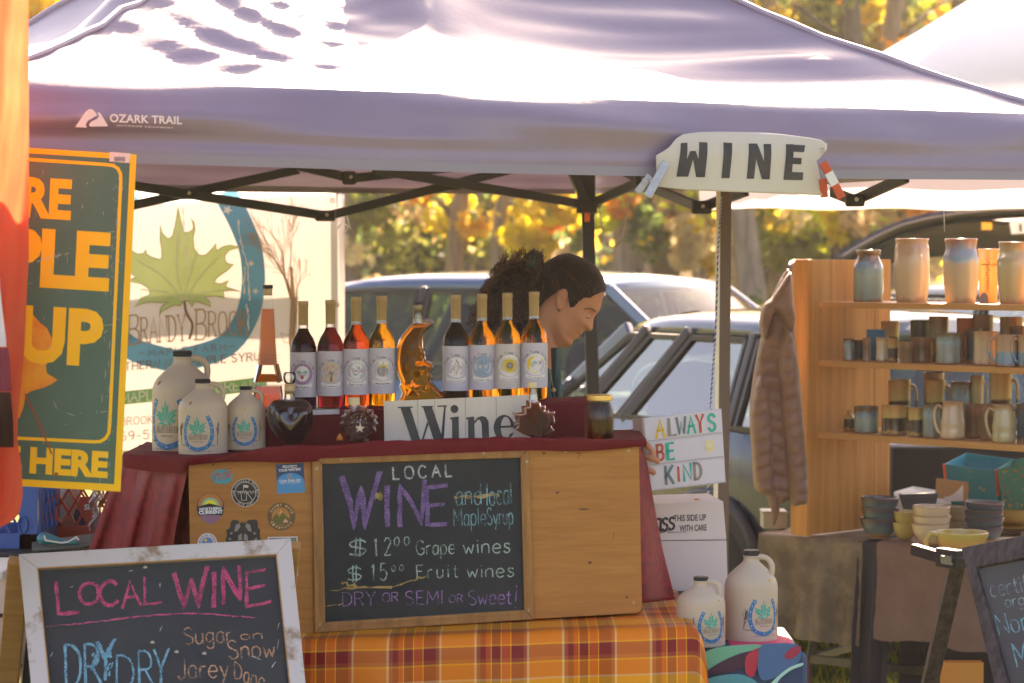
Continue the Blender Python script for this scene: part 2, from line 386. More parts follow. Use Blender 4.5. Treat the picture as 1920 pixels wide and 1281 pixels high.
def font_mesh(s, bold=0.0, space=1.0):
    k = (s, bold, space)
    if k in _tc: return _tc[k]
    c = bpy.data.curves.new('lettering', 'FONT'); c.body = s; c.offset = bold; c.space_character = space; c.resolution_u = 3
    o = bpy.data.objects.new('lettering', c); m = o.to_mesh()
    vs = [Vector((v.co.x, v.co.y)) for v in m.vertices]; fs = [tuple(p.vertices) for p in m.polygons]
    o.to_mesh_clear(); bpy.data.objects.remove(o); bpy.data.curves.remove(c)
    x0 = min(v.x for v in vs); x1 = max(v.x for v in vs); y0 = min(v.y for v in vs); y1 = max(v.y for v in vs)
    vs = [Vector(((v.x-x0)/(x1-x0), (v.y-y0)/(y1-y0))) for v in vs]
    _tc[k] = (vs, fs, (x1-x0)/(y1-y0)); return _tc[k]
def print_text(mb, s, corners, place, bold=0.0, space=1.0, mi=None):
    vs, fs, a = font_mesh(s, bold, space); f = quad_fn(corners, place); mb.add([f(v.x, v.y) for v in vs], fs, mi)
def rect_px(x0, y0, x1, y1): return [(x0, y0), (x1, y0), (x1, y1), (x0, y1)]

MAPLE = [(490,38),(515,150),(530,225),(550,240),(585,232),(610,215),(612,180),(597,125),(620,160),(627,215),(612,280),(620,370),(660,420),(710,420),(760,370),(792,322),(797,385),(850,350),(910,338),(990,358),(900,380),(865,420),(865,465),(890,490),(932,492),(880,545),(800,600),(780,640),(830,650),(893,622),(868,675),(985,712),(905,705),(850,710),(858,760),(790,748),(700,755),(740,790),(752,835),(700,810),(650,795),(620,790),(605,838),(580,790),(540,785),(510,825),(460,820),(400,850),(362,870),(343,908),(352,850),(380,815),(418,795),(350,800),(290,795),(230,798),(145,835),(200,760),(265,740),(262,690),(200,650),(80,625),(150,600),(120,570),(60,520),(45,490),(110,480),(105,440),(60,400),(0,352),(115,385),(160,410),(210,408),(230,375),(240,415),(290,440),(345,455),(360,440),(360,380),(345,300),(347,180),(365,250),(410,290),(445,270),(465,190),(482,90)]
MAPLE = [((x-540)/440, (785-y)/440) for x, y in MAPLE]      # stem foot at the origin, about 1.7 high
VEINS = [[(0,0),(-.13,.55),(-.12,1.3)],[(0,0),(.1,.45),(.25,.95)],[(0,0),(.3,.45),(.62,.8)],[(0,0),(-.4,.45),(-.9,.75)],[(0,0),(.4,.15),(.9,.2)],[(0,0),(-.35,.16),(-.8,.2)],[(.05,.3),(-.02,.6)],[(-.12,.7),(.05,1.0)],[(-.5,.52),(-.6,.8)]]
SHOE = [(100,392),(120,430),(138,480),(142,540),(128,600),(88,650),(0,676)]
def horseshoe(w=1.0):
    c = [Vector((x/142, (540-y)/142, 0)) for x, y in SHOE]; r = catmull(c, 5)
    full = [Vector((p.x, p.y)) for p in r] + [Vector((-p.x, p.y)) for p in reversed(r[:-1])]
    return full
def star(cx, cy, r, rot=0, n=5, k=.42):
    return [(cx+sin(rot+pi*i/n)*(r if i % 2 == 0 else r*k), cy+cos(rot+pi*i/n)*(r if i % 2 == 0 else r*k)) for i in range(2*n)]
def bare_tree(rr, h=1.0, depth=6):
    """2D limbs: list of (points, width)"""
    out = []
    def go(p, a, L, w, d):
        q = p+Vector((sin(a), cos(a)))*L; m = p.lerp(q, .5)+Vector((rr.uniform(-.05, .05), rr.uniform(-.05, .05)))*L
        out.append(([p, m, q], w))
        if d == 0: return
        for i in range(rr.choice((2, 2, 3))):
            go(q if i < 2 else m, a+rr.uniform(-.62, .62), L*rr.uniform(.62, .9), w*.62, d-1)
    go(Vector((0, 0)), 0, .32*h, .045*h, depth)
    return out
import numpy as np
NR = np.random.RandomState(11)
# ------------------------------------------------------------ ground
M_GRASS = mat('grass ground', (.055, .085, .018), .95, col2=(.16, .14, .05), scale=1.3, bump=.4, bscale=30, coord='Object', spec=.1)
g = MB(); g.grid(lambda u, v: Vector((lerp(-90, 90, u), lerp(-8, 150, v), .12*mnoise.noise(Vector((u*14, v*14, 3)))*(1 if v > .14 else 0)-.0)), 60, 60)
tag(g.build('ground', M_GRASS, smooth=True), 'mown grass field under the stalls and cars', None, kind='structure')
# blades near the gap between the stalls
def blades(name, x0, x1, y0, y1, n, h, mats, zf=0.0):
    p = np.stack([NR.uniform(x0, x1, n), NR.uniform(y0, y1, n), np.full(n, zf)], 1)
    a = NR.uniform(0, 2*pi, n); w = NR.uniform(.003, .007, n); hh = NR.uniform(.4, 1, n)*h
    dx = np.stack([np.cos(a)*w, np.sin(a)*w, np.zeros(n)], 1)
    ln = np.stack([NR.uniform(-.5, .5, n)*hh, NR.uniform(-.5, .5, n)*hh, hh], 1)
    v = np.concatenate([p-dx, p+dx, p+ln], 1).reshape(-1, 3)
    me = bpy.data.meshes.new(name); me.from_pydata(v.tolist(), [], np.arange(3*n).reshape(-1, 3).tolist())
    for m in mats: me.materials.append(m)
    me.polygons.foreach_set('material_index', NR.randint(0, len(mats), n).astype(np.int32)); me.update()
    o = bpy.data.objects.new(name, me); COL.objects.link(o); return o
LEAFM = {}
def leafmat(k, c, t=.68):
    c = tuple(min(.97, x*1.35) for x in c); c2 = tuple(x*.6 for x in c)
    LEAFM[k] = mat('leaf '+k, c, .6, col2=c2, scale=2.0, transl=t, spec=.25, coord='Object'); return LEAFM[k]
for k, c in dict(yellow=(.82, .58, .03), orange=(.80, .30, .02), gold=(.70, .50, .06), lime=(.50, .55, .05), olive=(.20, .22, .05), green=(.09, .14, .035), dark=(.04, .06, .025), tan=(.50, .36, .18), cream=(.75, .62, .38)).items(): leafmat(k, c)
tag(blades('grass', .6, 2.6, 7.0, 11.5, 14000, .07, [LEAFM['lime'], LEAFM['olive'], LEAFM['green'], LEAFM['gold']]), 'short green grass showing under the brown draped table', None, kind='stuff')
tag(blades('grass', -3, 3.2, 3.4, 7.0, 9000, .06, [LEAFM['lime'], LEAFM['olive'], LEAFM['green']]), 'short green grass in front of the stalls', None, kind='stuff')

def leaf_cloud(name, clumps, mats, parent=None, size=.1, w=None):
    """clumps: (x,y,z, rx,ry,rz, n, material index)"""
    V = []; MI = []
    for (x, y, z, rx, ry, rz, n, mi) in clumps:
        n = int(n); q = NR.normal(0, 1, (n, 3)); q /= np.linalg.norm(q, axis=1)[:, None]; q *= (NR.uniform(0, 1, n)**.45)[:, None]
        c = q*np.array([rx, ry, rz])+np.array([x, y, z])
        a = NR.normal(0, 1, (n, 3)); a /= np.linalg.norm(a, axis=1)[:, None]; b = NR.normal(0, 1, (n, 3)); b -= a*(a*b).sum(1)[:, None]; b /= np.linalg.norm(b, axis=1)[:, None]
        s = (size*NR.uniform(.5, 1.2, n))[:, None]; a = a*s; b = b*s*.75
        V.append(np.stack([c-a, c+b*.8, c+a, c-b*.8], 1).reshape(-1, 3)); MI.append(np.full(n, mi, dtype=np.int32))
    V = np.concatenate(V); MI = np.concatenate(MI); n = len(MI)
    org = np.zeros(3)
    p = parent
    while p is not None: org = org+np.array(p.location); p = p.parent
    me = bpy.data.meshes.new(name); me.vertices.add(4*n); me.vertices.foreach_set('co', (V-org).astype(np.float32).ravel())
    me.loops.add(4*n); me.loops.foreach_set('vertex_index', np.arange(4*n, dtype=np.int32)); me.polygons.add(n)
    me.polygons.foreach_set('loop_start', np.arange(0, 4*n, 4, dtype=np.int32)); me.polygons.foreach_set('loop_total', np.full(n, 4, dtype=np.int32))
    for m in mats: me.materials.append(m)
    me.polygons.foreach_set('material_index', MI); me.update(calc_edges=True)
    o = bpy.data.objects.new(name, me); COL.objects.link(o)
    if parent is not None: o.parent = parent
    return o
M_BARK = mat('bark', (.17, .125, .09), .9, col2=(.34, .27, .20), scale=4, stretch=(3, 3, .4), bump=.5)
M_BARK2 = mat('dark bark', (.075, .06, .045), .9, col2=(.14, .11, .08), scale=4, stretch=(3, 3, .4), bump=.5)
def tree(px, d, r, cols, label, lean=0, dens=1.0, cz=None, bark=None, hgt=11, spread=1.6, low=2.0, size=.10):
    """px/d place the foot; cz: extra low clumps seen in the picture, as (px, py, rx, rz, n, colour)"""
    x = (px-960)/FPX*d; t = thing('tree', label, 'tree', (x, d, 0), 'trees of the wood behind the car park')
    rr = random.Random(int(px*7+d)); b = MB(); b.smooth = True
    path = [Vector((x+lean*z+.10*sin(z*1.3+px), d+.05*sin(z+px), z)) for z in [-.1, .5, 1.2, 2, 3, 4, 5.5, 7, 9, hgt]]
    b.tube(path, [r*1.25, r*1.05, r, r*.96, r*.9, r*.84, r*.7, r*.55, r*.35, r*.1], 9)
    limbs = []
    for i in range(9):
        z = rr.uniform(2.0, hgt*.85); k = z/hgt; p = Vector((x+lean*z+.10*sin(z*1.3+px), d, z)); a = rr.uniform(0, 2*pi); L = rr.uniform(.8, 1.9)*spread*.7
        q = p+Vector((cos(a)*L, sin(a)*L, L*rr.uniform(.2, .8))); m = p.lerp(q, .5)+Vector((0, 0, .12*L)); limbs.append(q)
        b.tube([p, m, q], [r*.34*(1-k*.5), r*.22*(1-k*.5), r*.06], 5)
    b.build('trunk', bark or M_BARK, t)
    cl = []
    for q in limbs:
        for j in range(5): cl.append((q.x+rr.uniform(-.9, .9), q.y+rr.uniform(-.7, .7), q.z+rr.uniform(-.6, .6), rr.uniform(.25, .6), rr.uniform(.25, .6), rr.uniform(.15, .4), 28*dens, rr.randrange(len(cols))))
    for j in range(12): z = rr.uniform(low, hgt); cl.append((x+rr.uniform(-1, 1)*spread, d+rr.uniform(-1, 1)*spread, z, rr.uniform(.3, .8), rr.uniform(.3, .8), rr.uniform(.2, .5), 44*dens, rr.randrange(len(cols))))
    ms = [LEAFM[c] for c in cols]
    for (cx, cy, rx, rz, n, c) in (cz or []):
        p = P(cx, cy, d+rr.uniform(-1, 1)); m = LEAFM[c]
        if m not in ms: ms.append(m)
        for j in range(4): cl.append((p.x+rr.uniform(-.6, .6)*rx, p.y+rr.uniform(-.5, .5), p.z+rr.uniform(-.6, .6)*rz, rx*.55, rx*.5, rz*.6, n/1.7, ms.index(m)))
    leaf_cloud('crown', cl, ms, t, size=size)
    return t
tree(655, 33, .17, ('tan', 'olive', 'green'), 'brownish trunk just right of the hung farm banner', lean=.01, cz=[(700, 400, .6, .4, 90, 'olive'), (660, 455, .4, .3, 50, 'cream'), (720, 470, .7, .3, 70, 'olive')])
tree(765, 36, .14, ('green', 'dark', 'olive'), 'dark green leaved tree behind the blue van roof', bark=M_BARK2, dens=1.5, cz=[(760, 420, .9, .6, 200, 'green'), (790, 470, .8, .4, 120, 'dark'), (820, 400, .3, .2, 50, 'yellow')])
tree(858, 34, .13, ('yellow', 'lime', 'olive'), 'tree with small yellow leaves over the middle of the stall', cz=[(850, 400, .5, .25, 80, 'yellow'), (870, 440, .6, .4, 80, 'olive'), (900, 410, .4, .3, 60, 'gold')])
tree(945, 33, .10, ('yellow', 'gold', 'orange'), 'bright yellow maple above the bending woman', cz=[(985, 445, .55, .22, 170, 'yellow'), (1010, 415, .45, .2, 150, 'orange'), (1040, 390, .55, .3, 190, 'yellow'), (1010, 475, .3, .14, 90, 'yellow'), (950, 395, .3, .2, 60, 'gold')], dens=1.3)
tree(1010, 38, .15, ('olive', 'green', 'tan'), 'olive leaved tree behind the bright yellow maple', bark=M_BARK2, dens=1.2, cz=[(930, 460, .8, .5, 100, 'olive'), (1060, 450, .4, .4, 60, 'green')])
tree(1178, 31, .16, ('lime', 'gold', 'olive'), 'grey trunk behind the hanging chain', lean=.012, cz=[(1150, 405, .35, .2, 60, 'lime'), (1160, 385, .25, .15, 50, 'orange'), (1200, 420, .3, .3, 40, 'green')])
tree(1248, 35, .20, ('dark', 'olive', 'green'), 'thick dark trunk between the chain and the slim metal post', bark=M_BARK2, cz=[(1235, 440, .5, .5, 60, 'green')])
tree(1300, 32, .09, ('tan', 'gold', 'cream'), 'pale tan leaved sapling left of the slim metal post', cz=[(1285, 420, .45, .4, 130, 'tan'), (1310, 460, .4, .4, 120, 'cream'), (1300, 485, .35, .3, 80, 'gold'), (1275, 395, .3, .2, 60, 'tan')], dens=1.0, size=.1)
tree(1408, 30, .17, ('olive', 'lime', 'tan'), 'smooth grey trunk leaning right behind the puffer jacket', lean=-.03, cz=[(1390, 430, .3, .4, 60, 'olive')])
tree(1450, 34, .13, ('lime', 'yellow', 'olive'), 'yellow green tree over the open car hatch', cz=[(1470, 420, .6, .35, 170, 'lime'), (1530, 405, .55, .3, 170, 'yellow'), (1560, 440, .5, .3, 120, 'lime'), (1500, 470, .6, .3, 90, 'olive')], dens=1.2)
tree(1592, 32, .17, ('olive', 'tan', 'gold'), 'dark straight trunk above the tallest clay jars', bark=M_BARK2, cz=[(1585, 430, .3, .3, 60, 'yellow'), (1620, 470, .4, .3, 50, 'olive')])
tree(1665, 35, .18, ('olive', 'orange', 'green'), 'thick brown trunk with orange leaves, above the open hatch', cz=[(1700, 385, .4, .2, 60, 'orange'), (1640, 395, .5, .3, 60, 'tan'), (1760, 375, .6, .2, 80, 'orange')])
tree(1800, 37, .15, ('orange', 'green', 'olive'), 'red and green leaved tree at the right edge behind the hatch', bark=M_BARK2, cz=[(1800, 385, .7, .3, 100, 'orange'), (1880, 380, .6, .3, 80, 'green')])
tree(1390, 41, .14, ('orange', 'yellow'), 'orange tree showing over the canopy ridge', lean=.0, cz=[(1380, 10, .9, .35, 900, 'orange'), (1450, 30, .8, .45, 1000, 'orange'), (1340, -10, .9, .4, 500, 'yellow'), (1490, 55, .4, .4, 400, 'orange')], dens=2.0)
tree(1545, 39, .17, ('green', 'dark', 'olive'), 'dark green tree between the two canopies', bark=M_BARK2, dens=1.8, cz=[(1545, 50, .7, .8, 260, 'green'), (1580, 20, .6, .6, 160, 'dark'), (1600, 70, .4, .4, 80, 'olive'), (1530, 20, .3, .3, 60, 'lime')])
tree(1700, 38, .12, ('yellow', 'lime', 'gold'), 'bright yellow tree in the gap between the canopies', cz=[(1650, 60, .6, .5, 950, 'yellow'), (1720, 75, .9, .4, 1200, 'yellow'), (1780, 40, .6, .4, 700, 'lime'), (1690, 100, .5, .3, 350, 'yellow'), (1830, 15, .6, .4, 400, 'yellow'), (1640, 25, .4, .3, 120, 'yellow')], dens=1.5)
tree(1850, 42, .14, ('olive', 'green', 'gold'), 'mixed green tree above the white canopy', dens=1.6, cz=[(1760, 15, .9, .6, 200, 'olive'), (1700, 20, .6, .5, 120, 'green')])
tree(95, 34, .14, ('yellow', 'gold', 'orange'), 'yellow tree in the corner above the red flag', dens=2.0, cz=[(90, 10, .8, .5, 800, 'yellow'), (40, 30, .8, .5, 700, 'gold')])
tree(430, 37, .16, ('olive', 'green', 'gold'), 'tree hidden behind the hung farm banner', dens=1.0)
# shrubs at the wood's edge
for i, (px, d, col, lab) in enumerate([(700, 27, 'olive', 'low olive shrub behind the blue van rear end'), (880, 28, 'tan', 'tan leaved shrub behind the blue van'), (1120, 27, 'lime', 'yellow green shrub behind the people carrier roof'), (1340, 28, 'gold', 'golden shrub behind the slim metal post'), (1500, 27, 'olive', 'olive shrub behind the puffer jacket'), (1760, 28, 'green', 'green shrub behind the open hatch')]):
    x = (px-960)/FPX*d; t = thing('shrub', lab, 'shrub', (x, d, 0)); rr = random.Random(i)
    b = MB()
    for j in range(7):
        a = rr.uniform(0, 6.28); b.tube([(x, d, -.05), (x+cos(a)*.3, d+sin(a)*.3, .9), (x+cos(a)*.9, d+sin(a)*.7, rr.uniform(.9, 1.4))], [.025, .016, .006], 5)
    b.build('stem', M_BARK2, t)
    leaf_cloud('foliage', [(x+rr.uniform(-1.2, 1.2), d+rr.uniform(-.6, .6), rr.uniform(.2, 1.2), .45, .4, .3, 90, rr.randrange(2)) for j in range(16)], [LEAFM[col], LEAFM['tan' if i % 2 else 'green']], t, size=.09)
# the far wood as one mass, with trunks past counting
cl = []
for i in range(900):
    x = NR.uniform(-22, 24); d = NR.uniform(56, 70); z = NR.uniform(0, 11)
    c = NR.choice([0, 0, 0, 1, 1, 2, 3, 4, 5]); cl.append((x, d, z, NR.uniform(.5, 1.5), .8, NR.uniform(.4, 1.0), 75, c))
tag(leaf_cloud('far_wood', cl, [LEAFM[k] for k in ('dark', 'green', 'olive', 'gold', 'tan', 'cream')], size=.26), 'dense autumn wood behind the nearer trunks', None, kind='stuff')
b = MB(); b.smooth = True
for i in range(46):
    x = rnd.uniform(-20, 22); d = rnd.uniform(42, 62); b.tube([(x, d, 0), (x+rnd.uniform(-.3, .3), d, 6), (x+rnd.uniform(-.6, .6), d, 10)], [rnd.uniform(.1, .2), .12, .06], 6)
tag(b.build('far_tree_trunks', M_BARK2), 'distant tree trunks deep in the wood', None, kind='stuff')
# bank of earth closing the wood
b = MB(); b.grid(lambda u, v: Vector((lerp(-70, 70, u), lerp(70, 92, v), -.2+v*v*12+1.2*mnoise.noise(Vector((u*9, v*5, 1))))), 40, 10)
tag(b.build('hillside', mat('leaf litter', (.07, .055, .025), .95, col2=(.13, .10, .04), scale=.6, spec=.05), smooth=True), 'wooded hillside behind the far wood', None, kind='structure')
# yellow rail at the edge of the car park
t = thing('barrier_rail', 'yellow horizontal rail beyond the parked vehicles', 'barrier', P(1460, 1000, 21))
b = MB(); b.bar(P(1385, 588, 21), P(1660, 582, 21), .05, .12); b.build('rail', mat('rail yellow', (.75, .42, .04), .5), t)
for px in (1400, 1520, 1640):
    p = P(px, 590, 21.05); b = MB(); b.bar((p.x, p.y+.06, 0), (p.x, p.y+.06, p.z), .08); b.build('post', M_BARK, t)

# ------------------------------------------------------------ cars
M_GLASSCAR = clear_shell('car glass', (.34, .42, .32), .06, .02)
M_SCREEN = clear_shell('windscreen glass', (.60, .80, .78), .12, .02)
M_TYRE = mat('tyre rubber', (.02, .02, .02), .85); M_RIM = mat('rim alloy', (.5, .5, .5), .3, 1); M_DARKIN = mat('dark interior', (.03, .03, .032), .8)
M_SEAT = mat('seat cloth', (.035, .03, .03), .85); M_CHROME = mat('chrome', (.7, .7, .7), .12, 1); M_BLKPL = mat('black plastic', (.02, .02, .022), .45)
M_LAMPR = mat('red lamp', (.5, .02, .01), .2); M_LAMPW = mat('headlamp', (.75, .78, .8), .1, coat=1)
M_BEIGEIN = mat('beige headliner', (.55, .47, .35), .9)
def car(name, label, cx, cy, yaw, paint, L=4.6, W=1.84, H=1.6, belt=.98, clear=.28, pil=None, hood=.95, tail=None, hatch=False, roofcol=None, seats=True, wheels=(1.35, -1.35), wr=.34, seatx=None):
    root = thing(name, label, 'car', (cx, cy, 0), rot=(0, 0, yaw)); hw = W/2
    pil = pil or [(1.25, .45), (.12, .02), (-.95, -.9), (-2.05, -1.6)]
    b = lmb(); b.smooth = True; xs = [-L/2, -L/2+.06, -L/2+.25, -1.4, -.5, .5, pil[0][0], pil[0][0]+.35, L/2-.45, L/2-.1, L/2]
    def topz(x):
        if x > pil[0][0]: return lerp(belt, hood-.16, ((x-pil[0][0])/(L/2-pil[0][0]))**1.6)
        if tail and x < pil[-1][0]: return lerp(belt, tail, min(1, (pil[-1][0]-x)/.5))
        return belt
    def wid(x):
        e = max(0, abs(x)/(L/2)-.72)/.28; return hw*(1-.16*e*e)
    ring = []
    for x in xs:
        w = wid(x); zt = topz(x); e = max(0, abs(x)/(L/2)-.9)/.1; zb = clear+.10*e; zt -= .12*e
        ring.append([(x, -w*.97, zt), (x, -w, zt-.13), (x, -w*1.0, lerp(zb, zt, .5)), (x, -w*.985, zb+.12), (x, -w*.93, zb), (x, w*.93, zb), (x, w*.985, zb+.12), (x, w, lerp(zb, zt, .5)), (x, w, zt-.13), (x, w*.97, zt), (x, w*.5, zt+(.03 if x > pil[0][0] else 0)), (x, -w*.5, zt+(.03 if x > pil[0][0] else 0))])
    n = 12; vs = [p for r in ring for p in r]; fs = [(i*n+j, i*n+(j+1) % n, (i+1)*n+(j+1) % n, (i+1)*n+j) for i in range(len(xs)-1) for j in range(n)]
    fs += [tuple(range(n))[::-1], tuple((len(xs)-1)*n+j for j in range(n))]
    b.add(vs, fs); b.build('body', paint, root, bevel=.02)
    rw = hw*.78; zr = H
    def sp(x0, z, s):   # side surface point
        k = (z-belt)/(zr-.07-belt); return Vector((x0, s*lerp(hw*.95, rw, k), z))
    b = lmb(); b.smooth = True   # roof
    x0, x1 = pil[-1][1], pil[0][1]; R = []
    for i in range(9):
        u = i/8; x = lerp(x0-.06, x1+.06, u); e = abs(2*u-1)**4; zz = zr-.05*e
        R.append([(x, -rw-.01, zr-.10-.02*e), (x, -rw*.9, zz-.025), (x, -rw*.5, zz), (x, 0, zz+.012), (x, rw*.5, zz), (x, rw*.9, zz-.025), (x, rw+.01, zr-.10-.02*e), (x, rw*.9, zr-.12), (x, -rw*.9, zr-.12)])
    n = 9; vs = [p for r in R for p in r]; fs = [(i*n+j, i*n+(j+1) % n, (i+1)*n+(j+1) % n, (i+1)*n+j) for i in range(8) for j in range(n)]
    fs += [tuple(range(n))[::-1], tuple(8*n+j for j in range(n))]
    b.add(vs, fs); b.build('roof', roofcol or paint, root)
    for s in (-1, 1):
        for i, (xb, xr) in enumerate(pil):
            b = lmb(); b.bar(sp(xb, belt-.02, s), sp(xr, zr-.09, s), (.07 if i in (0,) else .055), .04, up=(0, 1, 0)); b.build('pillar', paint if i in (0, len(pil)-1) else M_BLKPL, root, bevel=.01)
        for i in range(len(pil)-1):
            (a, ar), (c, cr) = pil[i], pil[i+1]
            q = [sp(a-.05, belt, s), sp(ar-.05, zr-.12, s), sp(cr+.05, zr-.12, s), sp(c+.05, belt, s)]
            b = lmb(); b.poly(q); w = b.build('window', M_GLASSCAR, root)
            b = lmb()
            for j in range(4): b.bar(q[j], q[(j+1) % 4], .022, .03, up=(0, 1, 0))
            b.build('window_trim', M_BLKPL, w)
        b = lmb(); b.bar(sp(pil[0][0], belt, s)+Vector((0, s*.012, 0)), sp(pil[-1][0], belt, s)+Vector((0, s*.012, 0)), .012, .02); b.build('belt_trim', M_BLKPL, root)
        for xx in ((pil[0][1]+pil[1][1])/2-.35, (pil[1][1]+pil[2][1])/2-.4) if len(pil) > 2 else ():
            b = lmb(); b.box((xx, s*(hw*1.0+.012), belt-.16), (.2, .03, .03)); b.build('handle', M_CHROME, root, bevel=.008)
        b = lmb(); p = sp(pil[0][0]-.12, belt+.06, s); b.box(p+Vector((0, s*.14, .04)), (.12, .2, .13)); b.box(p+Vector((0, s*.03, 0)), (.05, .12, .04)); b.build('mirror', paint, root, bevel=.03)
        for wx in wheels:
            wl = lmb(); wl.smooth = True; My = Matrix.Rotation(pi/2, 3, 'X'); o = (wx, s*(hw-.09), wr)
            pr = [(wr*.62, -.1), (wr*.9, -.105), (wr, -.08), (wr, .08), (wr*.9, .105), (wr*.62, .1)]
            wl.lathe(pr, 28, o, M=My, capb=False, capt=False); ty = wl.build('tyre', M_TYRE, root)
            rm = lmb(); rm.lathe([(wr*.64, -.02), (wr*.64, .085), (wr*.58, .09), (wr*.54, .03), (.0, .05)], 28, o, M=Matrix.Rotation(-s*pi/2, 3, 'X'), capb=True, capt=False)
            for k in range(7):
                a = 2*pi*k/7; c = Vector(o)+Vector((0, s*.075, 0)); rm.bar(c+Vector((cos(a), 0, sin(a)))*wr*.1, c+Vector((cos(a), 0, sin(a)))*wr*.6, .04, .03, up=(0, 1, 0))
            rm.build('rim', M_RIM, ty)
            ar = lmb(); ar.smooth = True; pts = [(wx+cos(a)*(wr+.075), s*(hw+.002), wr+sin(a)*(wr+.075)) for a in [pi*k/14 for k in range(15)]]; ar.tube(pts, .026, 6); ar.build('wheel_arch', M_BLKPL if wheels[0] != 1.351 else paint, root)
            ar = lmb(); pts = [(wx+cos(a)*(wr+.06), s*(hw+.004), wr+sin(a)*(wr+.06)) for a in [pi*k/14 for k in range(15)]]; ar.poly([(p[0], p[1], p[2]) for p in pts]+[(wx-wr-.06, s*(hw+.004), clear*.6), (wx+wr+.06, s*(hw+.004), clear*.6)]); ar.build('wheel_well', M_DARKIN, root)
    # screens
    q = [Vector((pil[0][0]+.02, -hw*.9, belt)), Vector((pil[0][0]+.02, hw*.9, belt)), Vector((pil[0][1]+.04, rw*.96, zr-.08)), Vector((pil[0][1]+.04, -rw*.96, zr-.08))]
    b = lmb()
    def ws(u, v): p = q[0].lerp(q[1], u).lerp(q[3].lerp(q[2], u), v); return p+Vector((.10*sin(pi*u), 0, .05*sin(pi*u)))
    b.grid(ws, 10, 3); b.smooth = True; b.build('windscreen', M_SCREEN, root, smooth=True)
    q2 = [Vector((pil[-1][0]-.02, -hw*.9, belt)), Vector((pil[-1][0]-.02, hw*.9, belt)), Vector((pil[-1][1]-.04, rw*.96, zr-.1)), Vector((pil[-1][1]-.04, -rw*.96, zr-.1))]
    if not hatch: b = lmb(); b.poly(q2); b.build('rear_window', M_GLASSCAR, root)
    if seats:
        for sx in ((seatx if seatx else pil[1][0]-.02), (seatx or pil[1][0]-.02)-.92):
            for sy in (-.38, .38):
                b = lmb(); b.smooth = True
                b.lathe([(.0, -.3), (.22, -.3), (.25, -.1), (.24, .1), (.17, .2), (.0, .22)], 16, (sx, sy, belt+.02), sx=.35, sy=1, capb=False, capt=False)
                b.lathe([(.0, -.1), (.11, -.09), (.13, 0), (.11, .09), (.0, .11)], 14, (sx-.02, sy, belt+.36), sx=.5, sy=1, capb=False, capt=False); b.build('seat', M_SEAT, root)
        b = lmb(); c = Vector((pil[0][0]-.42, .38, belt+.02)); b.smooth = True
        b.tube([c+Vector((.07*sin(a), .19*cos(a), .19*sin(a))) for a in [2*pi*k/20 for k in range(20)]], .014, 6, closed=True); b.bar(c+Vector((0, -.18, 0)), c+Vector((0, .18, 0)), .03, .03); b.build('steering_wheel', M_LAMPW if name == 'small_car' else M_BLKPL, root)
        b = lmb(); b.box((pil[0][0]-.1, 0, belt+.02), (.4, W*.8, .08)); b.build('dashboard', M_DARKIN, root, bevel=.03)
    for s in (-1, 1):
        b = lmb(); b.box((L/2-.12, s*hw*.68, hood-.22), (.16, .34, .12)); b.build('headlight', M_LAMPW, root, bevel=.03)
        b = lmb(); b.box((-L/2+.06, s*hw*.76, belt-.12), (.12, .2, .22)); b.build('tail_light', M_LAMPR, root, bevel=.03)
    b = lmb(); b.box((L/2-.02, 0, .38), (.06, W*.8, .2)); b.build('bumper', M_BLKPL, root, bevel=.03)
    return root
def paint(n, c, m=.4): return mat(n, c, .22, m, coat=1)
P_BLUE = paint('slate blue paint', (.05, .10, .18)); P_DK = paint('dark blue grey paint', (.035, .055, .085), .3); P_SIL = paint('champagne paint', (.48, .44, .36), .5); P_BLK = paint('black paint', (.02, .02, .022), .1)
A1 = car('parked_van', 'slate blue people carrier with its windscreen facing right, behind the bottles', .60, 15.4, radians(-33), P_BLUE, H=1.66, belt=1.0, wheels=(1.4, -1.35))
C1 = car('small_car', 'dark blue grey car seen from its driver side behind the light box and cartons', 1.01, 11.63, radians(117), P_DK, L=3.8, W=1.72, H=1.51, belt=1.03, hood=.98, pil=[(.28, -.30), (-.08, -.47), (-.49, -.83), (-1.38, -1.36), (-1.66, -1.56)], wheels=(1.35, -1.28), seatx=-.36)
E1 = car('hatchback_car', 'black estate car with its tailgate raised behind the pottery shelves', 3.05, 14.6, radians(108), P_BLK, L=4.5, W=1.84, H=1.62, belt=.98, hatch=True, wheels=(1.35, -1.3))
# raised tailgate of the black car, built where it stands and hung on its roof
def tail(px, py, d): return P(px, py, d)
b = MB(); b.smooth = True
ctr = [(1572, 486), (1610, 462), (1650, 440), (1690, 422), (1740, 409), (1800, 399), (1860, 394), (1930, 391), (2000, 393), (2080, 402), (2150, 430), (2190, 470)]
def tg(u, v):
    k = u*(len(ctr)-1); i = min(int(k), len(ctr)-2); f = k-i; x = lerp(ctr[i][0], ctr[i+1][0], f); y = lerp(ctr[i][1], ctr[i+1][1], f)
    return P(x+v*14, y+v*(26+10*sin(pi*u)), 12.3+v*.75)
b.grid(tg, 33, 4); th = thing('car_tailgate', 'raised black tailgate with grey lining above the clay jars', 'tailgate', P(1900, 392, 12.5))
b.build('outer_panel', mat('tailgate black', (.025, .025, .028), .25, coat=1), th, solid=.05, smooth=True)
b = MB()
b.grid(lambda u, v: P(1650+u*420, 448-52*sin(pi*min(1, u*1.15+.05))**.5*.6+v*58, 12.5+v*.4), 14, 3); b.build('inner_lining', mat('grey lining', (.16, .14, .12), .8), th, solid=.03, smooth=True)
b = MB(); b.slab([P(1841, 417, 12.3), P(1860, 417, 12.3), P(1860, 431, 12.3), P(1841, 431, 12.3)], (0, .02, 0)); b.build('reflector', mat('amber reflector', (.9, .45, .05), .3, emis=None), th)
